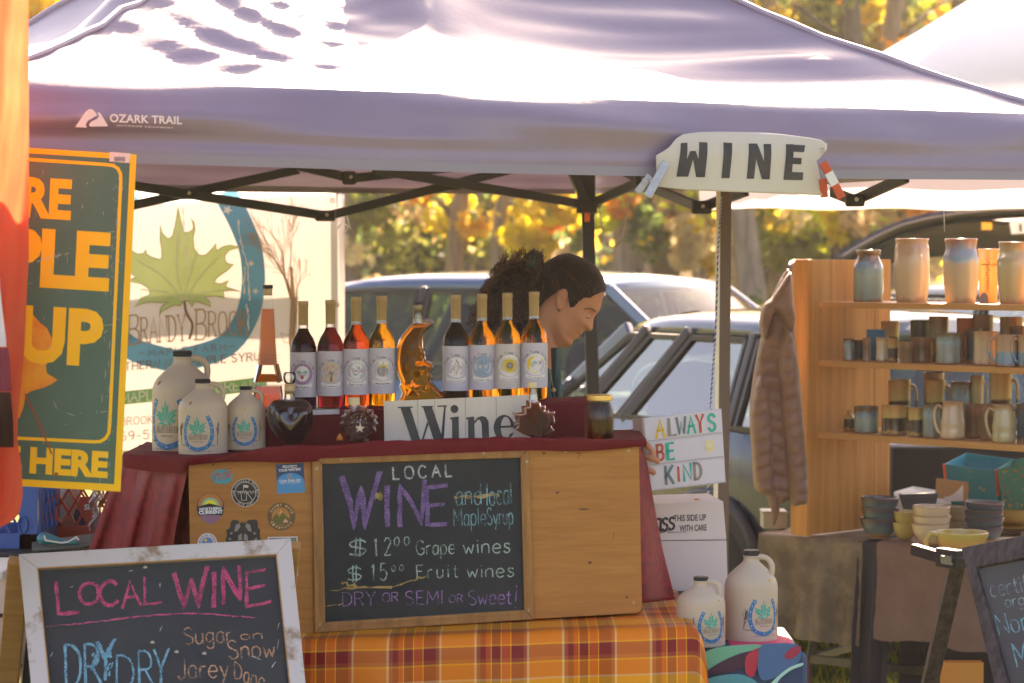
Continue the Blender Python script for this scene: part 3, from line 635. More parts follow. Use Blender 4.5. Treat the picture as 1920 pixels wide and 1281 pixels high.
b = MB(); b.slab([P(1893, 413, 12.2), P(1925, 411, 12.2), P(1928, 438, 12.2), P(1897, 440, 12.2)], (0, .02, 0)); b.build('notice', mat('white notice', (.75, .73, .68), .6), th, bevel=.004)
b = MB(); b.slab([P(1911, 420, 12.19), P(1915, 419, 12.19), P(1916, 434, 12.19), P(1912, 434, 12.19)], (0, -.002, 0)); b.build('print', M_BLKPL, th)
# ------------------------------------------------------------ main canopy (turned about 26 degrees)
FLc, FRc = Vector((-1.20, 5.52, 0)), Vector((1.60, 6.90, 0))
E1v = (FRc-FLc); E1L = E1v.length; ev = E1v.normalized(); bv = Vector((-ev.y, ev.x, 0)); SIDE = 3.0
BRc, BLc = FRc+bv*SIDE, FLc+bv*SIDE; PK = (FLc+FRc+BRc+BLc)/4
ZE, ZP, ZV = 2.13, 3.12, 1.945
M_TOP = mat('canopy cloth', (.215, .165, .25), .30, spec=1.0, col2=(.245, .19, .265), scale=3, transl=.07, bump=.12, bscale=60, bdist=.004, sheen=.3)
def prof(s):  # 0 at the eave, 1 at the peak
    return .06*s+.94*s*s*(1.3-.3*s) if s < 1 else 1
def panel(Ca, Cb, seed):
    def f(u, v):
        s = v
        base = Ca.lerp(Cb, u); p = base.lerp(PK, s); p = Vector((p.x, p.y, 0))
        hip = abs(2*u-1)                              # 1 on the hip seams
        zh = .30*s+.70*s*s*(1.0); zm = prof(s)*.97
        z = ZE + (ZP-ZE)*lerp(zm, zh*.55+(.45)*s, hip**2.2)
        # wrinkles: long folds from the left hip, fine ones near the eave
        if 0 < v < 1:
            q = Vector((u*.5+seed, s*19+u*8+.6*sin(u*9), seed)); a = mnoise.noise(q)
            lf = max(0, 1-u*2.0)*min(1, .25+u*4); rf = max(0, u*2.4-1.2)
            z += a*.055*lf*sin(pi*min(1, s*1.6))**.7+.010*lf*mnoise.noise(Vector((u*6, s*40-u*12, 3)))
            z += .10*math.exp(-((u-.37)/.085)**2-((s-.56)/.10)**2)  # bulge added above the view so its cast shadow darkens the front
            z += mnoise.noise(Vector((u*2.2, s*14+u*4, seed+5)))*.034*rf*(1-max(0,hip-.8)*4.5)*min(1, s*4)
            z += mnoise.noise(Vector((u*6, s*10, seed+9)))*.004
            z += mnoise.noise(Vector((u*2.0, s*3, seed+19)))*.012
        return Vector((p.x, p.y, z))
    return f
tent = thing('canopy_tent', 'purple grey pop-up canopy over the wine stall', 'canopy tent', (PK.x, PK.y, 0))
cor = [FLc, FRc, BRc, BLc]
def radial(u): return u
for i in range(4):
    b = MB(); b.smooth = True; b.grid(panel(cor[i], cor[(i+1) % 4], i*7.3), 110 if i == 0 else 30, 120 if i == 0 else 20); b.build('roof_panel', M_TOP, tent, smooth=True)
    # valance
    A, B = cor[i], cor[(i+1) % 4]; ov = (B-A).normalized(); nn = Vector((ov.y, -ov.x, 0))
    def val(u, v, A=A, B=B, nn=nn, i=i):
        p = A.lerp(B, u); rr_ = .05*sin(pi/2*min(1, v*2.2)); zv = ZV if i == 0 else ZV+.045; z = ZE-(ZE-zv)*v**1.1
        z -= .012*sin(pi*u)*v; w = mnoise.noise(Vector((u*5, v*2.5, i*3.1)))*.03*sin(pi*min(1, v*1.3))+mnoise.noise(Vector((u*2, v*5, 30+i)))*.02*v*(1-v)*2+mnoise.noise(Vector((u*3, v*7, 9+i)))*.012*v
        return Vector((p.x, p.y, z))+nn*(rr_+w)
    b = MB(); b.grid(val, 90 if i == 0 else 30, 14); b.build('valance', M_TOP, tent, smooth=True)
    b = MB(); b.grid(lambda u, v: val(u, 1.0-.01*v)+nn*.003+Vector((0, 0, -.001+.022*v*1.0-.0)), 60, 1); b.build('hem_tape', mat('hem tape', (.27, .25, .29), .7), tent)
    # hip seam binding
    f = panel(cor[i], cor[(i+1) % 4], i*7.3); b = MB(); b.smooth = True; b.tube([f(0, k/24)+Vector((0, 0, .004)) for k in range(25)], .009, 5); b.build('seam', mat('seam tape', (.34, .31, .40), .6), tent)
# frame: legs and scissor trusses
M_FRAME = mat('frame steel', (.045, .05, .055), .4, .6); M_BRK = mat('frame bracket', (.015, .016, .018), .5)
lg = [P(1101, 330, 9.45), P(1101, 385, 9.45)]
def leg(top, bot, w=.032):
    b = MB(); b.bar(top, bot, w, w, up=(0, 1, 0)); return b.build('leg', M_FRAME, tent, bevel=.003)
leg(P(1100, 322, 9.45), Vector((P(1128, 1000, 9.45).x, 9.45, 0)), .05)
b = MB(); b.bar(P(1099, 328, 9.42), P(1099, 378, 9.42), .07, .06, up=(0, 1, 0)); b.build('inner_leg', M_BRK, tent, bevel=.003)
b = MB(); b.box(P(1100, 383, 9.4), (.11, .08, .03)); b.box(P(1100, 390, 9.4), (.08, .08, .04)); b.build('slider', M_BRK, tent, bevel=.005)
b = MB(); b.box(P(1101, 403, 9.40), (.02, .012, .055)); b.build('lock_button', mat('orange button', (.85, .16, .02), .4), tent, bevel=.004)
FL2 = FLc+bv*.02
b = MB(); b.bar((FL2.x, FL2.y, 0), (FL2.x, FL2.y, ZE-.05), .035); b.build('leg', M_FRAME, tent)
BL2 = BLc-bv*.1+ev*.1; b = MB(); b.bar((BL2.x, BL2.y, 0), (BL2.x, BL2.y, ZE-.05), .035); b.build('leg', M_FRAME, tent)
FR2 = FRc+bv*.1-ev*.06; b = MB(); b.bar((FR2.x, FR2.y, 0), (FR2.x, FR2.y, ZE-.05), .035); b.build('leg', M_FRAME, tent)
bars = [((235, 388, 8.75), (560, 318, 9.0)), ((235, 346, 8.72), (612, 405, 8.95)), ((605, 407, 9.0), (965, 316, 9.3)), ((560, 312, 8.9), (655, 334, 9.0)), ((655, 335, 9.05), (850, 314, 9.2)), ((700, 318, 9.02), (1088, 382, 9.38)),
        ((1112, 381, 9.4), (1205, 338, 9.0)), ((1072, 322, 9.35), (1098, 380, 9.38)), ((1172, 322, 9.0), (1205, 340, 8.9)), ((1222, 352, 8.7), (1312, 389, 8.35)), ((1318, 388, 8.35), (1400, 358, 8.1)), ((1560, 360, 7.9), (1602, 376, 7.7)), ((1606, 374, 7.7), (1700, 332, 7.4)), ((1205, 340, 8.9), (1280, 318, 8.6))]
for a, c in bars: b = MB(); b.bar(P(*a), P(*c), .018, .034, up=(0, 0, 1)); b.build('truss_bar', M_FRAME, tent, bevel=.002)
M_BOLT = mat('bolt', (.6, .55, .45), .3, 1)
for (px, py, d, w, h) in [(352, 364, 8.8, .06, .04), (610, 405, 8.92, .075, .04), (655, 334, 8.98, .05, .05), (852, 348, 9.2, .05, .035), (1203, 338, 8.85, .05, .05), (1315, 389, 8.3, .07, .045), (1603, 376, 7.65, .06, .04)]:
    b = MB(); b.box(P(px, py, d), (w, .04, h)); j = b.build('joint', M_BRK, tent, bevel=.008)
    b = MB(); b.lathe([(0, -.006), (.006, -.006), (.007, 0), (.006, .006), (0, .006)], 10, P(px+3, py-2, d-.025), M=Matrix.Rotation(pi/2, 3, 'X')); b.build('bolt', M_BOLT, j)
# maker's mark on the valance
VP = Plane(FLc+Vector((0, 0, 2.03))-bv*.085, FRc+Vector((0, 0, 2.03))-bv*.085, FLc+Vector((0, 0, 2.2))-bv*.085)
FVAL = lambda x, y: VP.at(x, y, .012)
M_LOGO = mat('logo print', (.72, .68, .66), .7)
b = MB(); mt = [(138, 239), (158, 210), (165, 205), (172, 206), (178, 212), (183, 211), (200, 237), (162, 237.5), (161, 233), (164, 229), (173, 224), (181, 219), (180, 214), (177, 213), (177, 217), (169, 223), (160, 228), (157, 233), (158, 240)]
b.poly([FVAL(x, y) for x, y in mt[:9]][0:7]+[FVAL(162, 237)])
b2 = MB(); b2.poly([FVAL(*p) for p in [(138, 239), (158, 210), (165, 205), (171, 206), (177, 213), (179, 217), (172, 221), (162, 227), (158, 234), (160, 240)]])
b2.poly([FVAL(*p) for p in [(200, 237.5), (186, 214), (182, 211), (180, 213), (183, 218), (180, 223), (168, 229), (164, 234), (166, 238)]])
print_text(b2, 'OZARK TRAIL', [(203, 214), (338, 219), (338, 234), (203, 230)], FVAL, .025, 1.05)
print_text(b2, 'OUTDOOR EQUIPMENT', [(216, 234), (322, 239), (322, 242.5), (216, 238)], FVAL, .01, 1.4)
b2.build('logo', M_LOGO, tent)

# ------------------------------------------------------------ second canopy, white
M_WTOP = mat('white canopy cloth', (.66, .72, .86), .45, spec=.6, transl=.8, bump=.1, bscale=20)
c0 = Vector((1.17, 8.9, 0)); S2 = 3.0; cs = [c0, c0+Vector((S2, .25, 0)), c0+Vector((S2-.25, S2+.25, 0)), c0+Vector((-.25, S2, 0))]; pk2 = sum(cs, Vector((0, 0, 0)))/4
t2 = thing('canopy_tent', 'white pop-up canopy rising behind the purple one on the right', 'canopy tent', (pk2.x, pk2.y, 0))
for i in range(4):
    A, B = cs[i], cs[(i+1) % 4]
    def f2(u, v, A=A, B=B):
        p = A.lerp(B, u).lerp(pk2, v); hip = abs(2*u-1)**2
        return Vector((p.x, p.y, 2.2+1.0*lerp(.55*v+.45*v*v, v, hip)+.006*mnoise.noise(Vector((u*5, v*9, 2)))))
    b = MB(); b.grid(f2, 24, 24); b.build('roof_panel', M_WTOP, t2, smooth=True)
    b = MB(); b.grid(lambda u, v: (A.lerp(B, u))+Vector((0, 0, 2.2-v*.215+.006*sin(u*30)*v)), 24, 3); b.build('valance', mat('white valance', (.66, .56, .52), .7, transl=.35), t2, smooth=True)
    b = MB(); b.bar((A.x, A.y, 0), (A.x, A.y, 2.18), .035); 
    if i in (1, 2): b.build('leg', M_RIM, t2)
# white side tarp behind the farm banner
b = MB(); b.grid(lambda u, v: P(190+u*440, 352+v*70, 9.9)+Vector((0, .03*sin(u*9), 0)), 20, 6)
tag(b.build('white_tarp', mat('white tarp', (.75, .78, .78), .6, transl=.5), smooth=True), 'white translucent tarp hung behind the top of the farm banner', 'tarp')

# slim metal post by the light box, its rope, and the chain
t = thing('metal_post', 'slim metal post with a painted lit edge behind the light box', 'post', (P(1353, 900, 7.9).x, 7.9, 0))
b = MB(); b.bar((P(1360, 500, 7.9).x, 7.9, 2.0), (P(1352, 900, 7.9).x+.0, 7.9, 0), .038, .04, up=(0, 1, 0)); b.build('tube', mat('brown metal', (.16, .11, .085), .45, .3), t, bevel=.003)
b = MB(); b.bar((P(1346, 500, 7.9).x, 7.885, 2.0), (P(1338, 900, 7.9).x, 7.885, 0), .012, .03, up=(0, 1, 0)); b.build('lit_edge', mat('lit post metal', (.8, .74, .62), .35, .4), t)  # pale strip paints the lit left edge of the post
b = MB(); b.smooth = True; pts = []
rp = [(1352, 372), (1349, 420), (1346, 480), (1344, 560), (1341, 640), (1336, 700), (1332, 760), (1331, 800), (1329, 860), (1327, 935)]
b.tube([P(x, y, 7.8) for x, y in rp], .0028, 6)
for k in range(60):
    q = k/60*9; i = int(q); x = lerp(rp[i][0], rp[i+1][0], q-i); y = lerp(rp[i][1], rp[i+1][1], q-i); b.tube([P(x-1.7, y+3, 7.795), P(x+1.7, y-3, 7.795)], .0018, 4, mi=1)
tag(b.build('rope', [mat('blue rope', (.04, .07, .45), .8), mat('white strand', (.7, .7, .75), .8)]), 'blue and white rope hanging down beside the slim metal post', 'rope')
b = MB(); b.smooth = True
ch = catmull([Vector((x, y, 0)) for x, y in [(1124, 384), (1126, 405), (1129, 430), (1135, 452), (1146, 464), (1156, 460), (1166, 445), (1172, 420), (1176, 392), (1178, 368)]], 5)
for i in range(0, len(ch)-1):
    a = P(ch[i].x, ch[i].y, 8.8); c = P(ch[i+1].x, ch[i+1].y, 8.8); e = Vector((.006, 0, 0)) if i % 2 else Vector((0, .006, 0)); m = (a+c)/2
    b.tube([a, m+e, c, m-e], .0022, 4, closed=True)
ringo = b
tag(b.build('chain', mat('chain steel', (.45, .40, .33), .35, .9)), 'thin metal chain looped down from the canopy frame', 'chain')
b = MB(); b.smooth = True; b.tube([P(638, 362, 9.25), P(645, 385, 9.25), (P(652, 410, 9.25)), P(657, 430, 9.25)], .002, 5)
b.tube([P(632, 430, 9.25), P(640, 418, 9.25), P(653, 424, 9.25), P(648, 436, 9.25)], .003, 5)
tag(b.build('tie_cord', mat('white cord', (.7, .7, .68), .7)), 'white cord tying the corner of the farm banner', 'cord')
b = MB(); b.tube([P(1769, 355, 8.0), P(1770, 400, 8.0), P(1771, 435, 8.0)], .0008, 4); tag(b.build('thread', mat('white cord', (.7, .7, .68), .7)), 'fine thread hanging under the white canopy', 'thread')
# ------------------------------------------------------------ helpers for boards
def pslab(pl, pts, off, th, name, m, parent, bevel=0, place=None):
    b = MB(); q = [pl.at(x, y, off) for x, y in pts]; b.slab(q, -pl.n*th); return b.build(name, m, parent, bevel=bevel)
def ppoly(b, pl, pts, off): b.poly([pl.at(x, y, off) for x, y in pts])
def frame4(pl, outer, inner, off, th, m, parent, name='frame_rail', bevel=.002):
    for i in range(4):
        j = (i+1) % 4; pslab(pl, [outer[i], outer[j], inner[j], inner[i]], off, th, name, m, parent, bevel)
def screw(pl, x, y, off, parent, r=.0042):
    b = MB(); c = pl.at(x, y, off); b.smooth = False; pts = [c+pl.x*cos(a)*r+pl.u*sin(a)*r for a in [2*pi*k/10 for k in range(10)]]; b.slab(pts, -pl.n*.003)
    b.bar(c-pl.x*r*.7+pl.n*.0003, c+pl.x*r*.7+pl.n*.0003, .0012, .0006, up=pl.u, mi=1)
    b.build('screw', [M_SCREW, M_BRK], parent)
M_SCREW = mat('screw head', (.45, .38, .25), .35, .9)

# ------------------------------------------------------------ red flag at the left edge
M_FLAG = mat('red flag cloth', (.86, .10, .045), .75, transl=.5, col2=(.80, .15, .07), scale=3, stretch=(6, 6, .6), bump=.3, bscale=4, bdist=.02)
edge = [(-60, 53), (250, 54), (480, 54), (560, 50), (650, 46), (720, 40), (790, 33), (830, 33), (870, 40), (930, 43), (965, 36), (985, 12), (1000, -30)]
def flag(u, v):
    y = lerp(-60, 1000, v); xr = interp(edge, y); x = lerp(-190, xr, u)
    w = .030*sin(u*11+y*.004)+.016*sin(u*26+y*.011+1)+.01*mnoise.noise(Vector((u*5, v*14, 2)))
    return P(x, y+ (18*(1-u) if v > .97 else 0), 5.2+w+.08*(1-u))
t = thing('feather_flag', 'tall red banner flag cropped by the left edge', 'flag', P(-120, 985, 5.2))
b = MB(); b.grid(flag, 50, 110); b.build('flag_cloth', M_FLAG, t, smooth=True)
def onflag(x, y, o=.012):
    xr = interp(edge, y); u = (x+190)/(xr+190); v = (y+60)/1060; p = flag(min(1, u), v); return p+Vector((0, -o, 0))
for nm, pts, c in [('white_print', [(-90, 520), (2, 535), (9, 600), (14, 638), (-90, 650)], (.8, .78, .8)), ('purple_print', [(-90, 652), (16, 640), (21, 680), (24, 733), (-90, 733)], (.30, .05, .09)), ('dark_print', [(-90, 735), (22, 735), (27, 790), (28, 836), (-90, 838)], (.06, .025, .015))]:
    b = MB(); N = 14
    def pf(u, v, pts=pts): 
        y = lerp(pts[0][1], pts[-1][1], v); xr = interp(sorted([(p[1], p[0]) for p in pts[1:-1]]), y); return onflag(lerp(-90, xr, u), y)
    b.grid(pf, N, N); b.build(nm, mat(nm, c, .8, transl=.3), t, smooth=True)
b = MB(); b.tube([(P(-185, 0, 5.25).x, 5.26, 0), (P(-185, 0, 5.25).x, 5.26, 3.4)], [.014, .009], 10); b.build('pole', M_RIM, t)

# ------------------------------------------------------------ green and yellow maple syrup sign
SG = Plane(P(40, 275, 5.42), P(256, 290, 5.45), P(10, 915, 5.42))
M_SIGN = mat('sign green', (.045, .12, .085), .45, col2=(.06, .145, .105), scale=5, bump=.05, coat=.2)
M_SYEL = mat('sign yellow', (.98, .56, .003), .5, col2=(.93, .51, .003), scale=8)
t = thing('syrup_sign', 'green and yellow printed syrup sign half hidden by the red flag', 'sign', P(120, 918, 5.44))
SX = -330   # the sheet goes on behind the flag
def sgl(y0, x): return y0+(x-256)*.062
def srow(x, y): return (x, y+(x-256)*.062)
outer = [srow(SX, 290), (256, 290), (226, 922), (SX-30, 922-(226-SX+30)*.055)]
pslab(SG, outer, 0, .006, 'panel', M_SIGN, t, .001)
inn = [srow(SX+12, 299), (244, 299.5), (214, 908), (SX-18, 908-(226-SX)*.055)]
frame4(SG, outer, inn, .0012, .001, M_SYEL, t, 'border', 0)
def rr_line(b, pl, pts, w, off, k=6):
    c = catmull([Vector((x, y, 0)) for x, y in pts], k); ribbon(b, [Vector((p.x, p.y)) for p in c], w, lambda x, y: pl.at(x, y, off))
b = MB()   # rounded inner line, drawn as bands
def band(b, pts, w):
    ribbon(b, [Vector(p) for p in pts], w, lambda x, y: SG.at(x, y, .0014))
arc = [(228-14+14*sin(a), 322+0-14*cos(a)+ -1) for a in [k*pi/2/6 for k in range(7)]]
top = [srow(-300, 308)]+[srow(-100, 308), srow(60, 308)]
pathp = [(-300, 309+(-300-212)*.062), (60, 299.5), (195, 308.5), (212, 310.5), (221, 316), (226, 326), (226.5, 340), (206, 795), (204, 812), (198, 822), (188, 828), (176, 828.5), (40, 822), (-300, 802)]
band(b, pathp, 6.2)
YF = lambda x, y: SG.at(x, y, .0016)
def q4(x0, y0, x1, y1, sl=.062, sk=-.048):
    """upright lettering box with the sign's own tilt: x0,y0 top left; x1 right; y1 bottom (heights at left)"""
    return [(x0, y0), (x1, y0+(x1-x0)*sl), (x1+(y1-y0)*sk, y1+(x1-x0)*sl), (x0+(y1-y0)*sk, y1)]
print_text(b, 'PURE', q4(-60, 325, 136, 402), YF, .045)
print_text(b, 'MAPLE', q4(-180, 412, 209, 523), YF, .045)
print_text(b, 'SYRUP', q4(-176, 557, 196, 667), YF, .045)
print_text(b, 'MADE HERE', q4(-130, 826, 204, 876), YF, .05)
b.build('lettering', M_SYEL, t)
# printed leaf, behind the letters
lf = MB(); cx, cy, s = 42, 740, 88
for_leaf = [(cx+(x*cos(.9)-y*sin(.9))*s, cy-(x*sin(.9)+y*cos(.9))*s*1.05) for x, y in [(mx*.75, my*.95) for mx, my in MAPLE]]
lp = [(52, 583), (62, 590), (75, 605), (88, 615), (100, 640), (95, 668), (86, 686), (88, 700), (108, 712), (98, 720), (82, 727), (60, 733), (48, 740), (44, 765), (36, 785), (20, 780), (0, 700), (20, 640), (40, 610)]
ppoly(lf, SG, lp, .0013); lf.build('leaf_print', mat('printed leaf', (.85, .42, .02), .5, col2=(.8, .20, .01), scale=10), t)
b = MB(); ribbon(b, [Vector(p) for p in [(47, 738), (62, 770), (78, 805), (92, 838), (97, 852)]], 3, lambda x, y: SG.at(x, y, .0018)); ribbon(b, [Vector(p) for p in [(106, 886), (105, 893)]], 7, lambda x, y: SG.at(x, y, .0018)); b.build('leaf_stalk_print', mat('printed stalk', (.35, .07, .02), .5), t)
b = MB(); ppoly(b, SG, [(206, 285), (245, 288), (243, 306), (205, 303)], .002); lb = b.build('price_sticker', mat('sticker paper', (.75, .65, .62), .6), t)
b = MB(); rr = random.Random(3)
for k in range(13): x = 214+k*1.6; ppoly(b, SG, [(x, 294), (x+rr.choice((.6, 1)), 294), (x+rr.choice((.6, 1)), 303), (x, 303)], .0024)
b.build('barcode', M_BRK, lb)
b = MB(); rr = random.Random(8)   # scratches and scuffs
for k in range(150):
    x = rr.choice([rr.gauss(222, 6), rr.uniform(60, 235)]); y = rr.uniform(300, 900); x -= (y-300)*.045; L = rr.choice([2, 4, 8, 16]); a = rr.choice([pi/2+.05, pi/2, rr.uniform(0, pi)])
    if x > 238-(y-290)*.047: continue
    ribbon(b, [Vector((x, y)), Vector((x+cos(a)*L*.5+.3, y+sin(a)*L*.5)), Vector((x+cos(a)*L, y+sin(a)*L))], rr.uniform(.35, .9), lambda x, y: SG.at(x, y, .0022), taper=True)
for k in range(26): x = 150+k*rr.uniform(.9, 1.1)*2.2-80; ppoly(b, SG, [(x, 488-k*.6), (x+.7, 488-k*.6), (x+.7, 488+rr.uniform(2, 7)-k*.6), (x, 491-k*.6)], .0022)
b.build('scratches', mat('scratch white', (.55, .62, .58), .8), t)['kind'] = 'stuff'
for x in (-60, 130): b = MB(); b.tube([P(x, 300+(x-130)*.06, 5.46), P(x, 286+(x-130)*.06, 5.62), P(x, 276+(x-130)*.06, 5.78)], .003, 5); b.build('hanging_cord', M_BRK, t)
b = MB(); b.bar(P(82, 900, 6.9), P(84, 1034, 6.75), .012, .012); tag(b.build('dark_stick', M_BRK), 'dark upright stick between the blue and red milk crates', 'stick')

# ------------------------------------------------------------ farm banner hung behind the bottles
BN = Plane(P(150, 400, 9.3), P(630, 362, 9.3), P(150, 850, 9.3))
M_BAN = mat('banner vinyl', (.60, .55, .52), .55, transl=.15, col2=(.62, .57, .55), scale=1.5, bump=.1, bscale=3, bdist=.01)
t = thing('farm_banner', 'white vinyl farm banner with a green leaf and blue horseshoe', 'banner', P(400, 850, 9.3))
def bn(x, y, off=0):
    w = .014*sin(x*.017+y*.004)+.010*sin(x*.008-y*.012+1)+.02*max(0, (x-600)/40)**2
    return BN.at(x, y, w+off)
R0 = [(362, 631), (420, 634), (480, 636), (540, 640), (600, 646), (660, 650), (760, 655), (850, 660)]
b = MB(); b.grid(lambda u, v: (lambda y: bn(lerp(100, interp(R0, y), u), y))(lerp(395-33*u, 846-6*u, v)), 60, 40); b.build('sheet', M_BAN, t, smooth=True)
def bpoly(b, pts, off, nsub=0):
    n = len(pts); pp = [Vector(p) for p in pts]; xs = [p.x for p in pp]; ys = [p.y for p in pp]; h = 14; x = min(xs)+5
    while x < max(xs):
        y = min(ys)+5
        while y < max(ys):
            if inpoly(x, y, pts) and edge_dist(x, y, pts) > 3: pp.append(Vector((x, y)))
            y += h
        x += h
    r = delaunay_2d_cdt(pp, [], [list(range(n))], 1, 1e-5); b.add([bn(c.x, c.y, off) for c in r[0]], [tuple(f) for f in r[2]])
ML = [(346+x*103, 564-y*103) for x, y in MAPLE]
M_PB = mat('banner blue', (.10, .33, .50), .55, transl=.25); M_PG = mat('banner leaf green', (.48, .62, .24), .55, transl=.4, col2=(.56, .68, .32), scale=6)
M_PK = mat('banner dark print', (.20, .13, .10), .6, transl=.15); M_PT = mat('banner tan print', (.42, .27, .15), .6, transl=.2); M_PW = mat('banner pale print', (.85, .78, .70), .6, transl=.2); M_PGB = mat('banner green band', (.20, .42, .18), .6, transl=.2)
b = MB(); hs = horseshoe(); pts = [Vector((331+p.x*143, 540-p.y*142*1.05-5)) for p in hs]
ribbon(b, pts, 43, lambda x, y: bn(x, y, .002), square=True); b.build('horseshoe_print', M_PB, t)
b = MB(); bpoly(b, ML, .004); lfp = b.build('leaf_print', M_PG, t)
b = MB(); ribbon(b, [Vector(p) for p in ML+ML[:1]], 1.3, lambda x, y: bn(x, y, .0052)); b.build('leaf_outline', mat('leaf outline', (.30, .27, .08), .6), t)
b = MB()
for v in VEINS: c = catmull([Vector((346+x*103, 564-y*103, 0)) for x, y in v], 5); ribbon(b, [Vector((p.x, p.y)) for p in c], 3, lambda x, y: bn(x, y, .0056), taper=True)
b.build('leaf_veins', mat('vein print', (.66, .70, .42), .6, transl=.2), t)
b = MB(); ribbon(b, [Vector((p.x, p.y)) for p in catmull([Vector(q) for q in [(347, 564, 0), (350, 585, 0), (361, 605, 0), (361, 620, 0), (356, 636, 0)]], 5)], 4.5, lambda x, y: bn(x, y, .0058)); b.build('leaf_stalk', M_PK, t)
b = MB()
for (x, y, r) in [(427, 394, 10), (470, 494, 7), (478, 546, 7), (352, 690, 7)]: b.poly([bn(px, py, .0045) for px, py in star(x, y, r, .2)])
b.build('star_print', M_PW, t)
b = MB(); write(b, 'RANDY', [(266, 596), (348, 590), (350, 638), (266, 643)], lambda x, y: bn(x, y, .006), sw=.055, serif=True, gap=.13, xs=.62); write(b, 'ROOK', [(392, 585), (462, 583), (464, 628), (392, 631)], lambda x, y: bn(x, y, .006), sw=.055, serif=True, gap=.14, xs=.62)
write(b, 'B', [(243, 592), (262, 590), (262, 645), (243, 646)], lambda x, y: bn(x, y, .006), sw=.05, serif=True, xs=.6); write(b, 'B', [(369, 581), (387, 580), (387, 636), (369, 637)], lambda x, y: bn(x, y, .006), sw=.05, serif=True, xs=.6); b.build('name_lettering', M_PT, t)
b = MB(); write(b, 'MAPLE', [(281, 655), (352, 650), (352, 662), (281, 667)], lambda x, y: bn(x, y, .006), sw=.12, serif=True, gap=.45); b.build('address_lettering', M_PK, t); b = MB(); write(b, 'FARM', [(367, 648), (424, 644), (424, 656), (367, 660)], lambda x, y: bn(x, y, .006), sw=.12, serif=True, gap=.5)
write(b, '-', [(262, 655), (272, 654), (272, 666), (262, 667)], lambda x, y: bn(x, y, .006), sw=.12); write(b, '-', [(430, 643), (440, 642), (440, 654), (430, 655)], lambda x, y: bn(x, y, .006), sw=.12)
b.build('address_lettering', M_PK, t); b = MB(); write(b, 'NORTHERN N.Y. MAPLE SYRUP', [(192, 683), (500, 660), (500, 674), (192, 697)], lambda x, y: bn(x, y, .006), sw=.15, serif=True, gap=.28)
b.build('address_lettering', M_PK, t); b = MB(); write(b, 'BROOK ROAD', [(228, 783), (345, 775), (345, 789), (228, 797)], lambda x, y: bn(x, y, .006), sw=.1, serif=True, gap=.28); b.build('address_lettering', M_PK, t); b = MB(); write(b, '315-769-5148', [(160, 815), (320, 803), (320, 819), (160, 831)], lambda x, y: bn(x, y, .006), sw=.11, gap=.25); b.build('address_lettering', M_PK, t)
for q in ([(200, 737), (296, 727), (296, 752), (200, 762)], [(385, 719), (500, 706), (500, 731), (385, 744)]): b = MB(); bpoly(b, q, .004); b.build('green_band', M_PGB, t)
b = MB(); write(b, 'MAPLE', [(228, 738), (300, 731), (300, 748), (228, 755)], lambda x, y: bn(x, y, .006), sw=.13, serif=True, gap=.22); b.build('pale_lettering', M_PW, t); b = MB(); write(b, 'CREAM', [(406, 719), (484, 711), (484, 728), (406, 736)], lambda x, y: bn(x, y, .006), sw=.13, serif=True, gap=.22); b.build('pale_lettering', M_PW, t)
for seg in [[(343, 390), (345, 410), (347, 440), (352, 458)], [(447, 412), (449, 440), (455, 470), (464, 500), (466, 540), (468, 570)], [(335, 430), (336, 475)], [(350, 460), (352, 495), (356, 520)], [(462, 570), (466, 600), (464, 625)], [(460, 500), (456, 530), (458, 556)]]:
    b = MB(); c = []; rr = random.Random(int(seg[0][0]))
    for p, q in zip(seg, seg[1:]):
        for k in range(5): c.append(Vector((lerp(p[0], q[0], k/5)+rr.uniform(-.9, .9), lerp(p[1], q[1], k/5))))
    ribbon(b, c, 2.0, lambda x, y: bn(x, y, .0068), rr=rr, jit=.5); b.build('crease', M_PW, t)
rr = random.Random(21); b = MB()
for pts, w in bare_tree(rr, 1.0, 6): ribbon(b, [Vector((552+p.x*175, 668-p.y*235)) for p in pts], max(.6, w*110), lambda x, y: bn(x, y, .004))
ribbon(b, [Vector(p) for p in [(547, 668), (545, 640), (549, 560), (545, 500)]], 9, lambda x, y: bn(x, y, .0042), taper=True); ribbon(b, [Vector(p) for p in [(525, 625), (540, 630), (548, 622)]], 1.2, lambda x, y: bn(x, y, .004)); ribbon(b, [Vector(p) for p in [(526, 627), (532, 642), (545, 644)]], 1.2, lambda x, y: bn(x, y, .004))
b.build('tree_print', M_PT, t)
for q in ((632, 572), (624, 376)): b = MB(); b.smooth = True; c = bn(*q, .006); b.tube([c+Vector((cos(a)*.008, 0, sin(a)*.008)) for a in [2*pi*k/12 for k in range(12)]], .003, 6, closed=True); b.build('eyelet', M_BOLT, t)
for x in (120, 640): p = P(x, 400, 9.4); b = MB(); b.bar((p.x, p.y, 0), (p.x, p.y, 1.98), .025); b.build('pole', M_RIM, t)

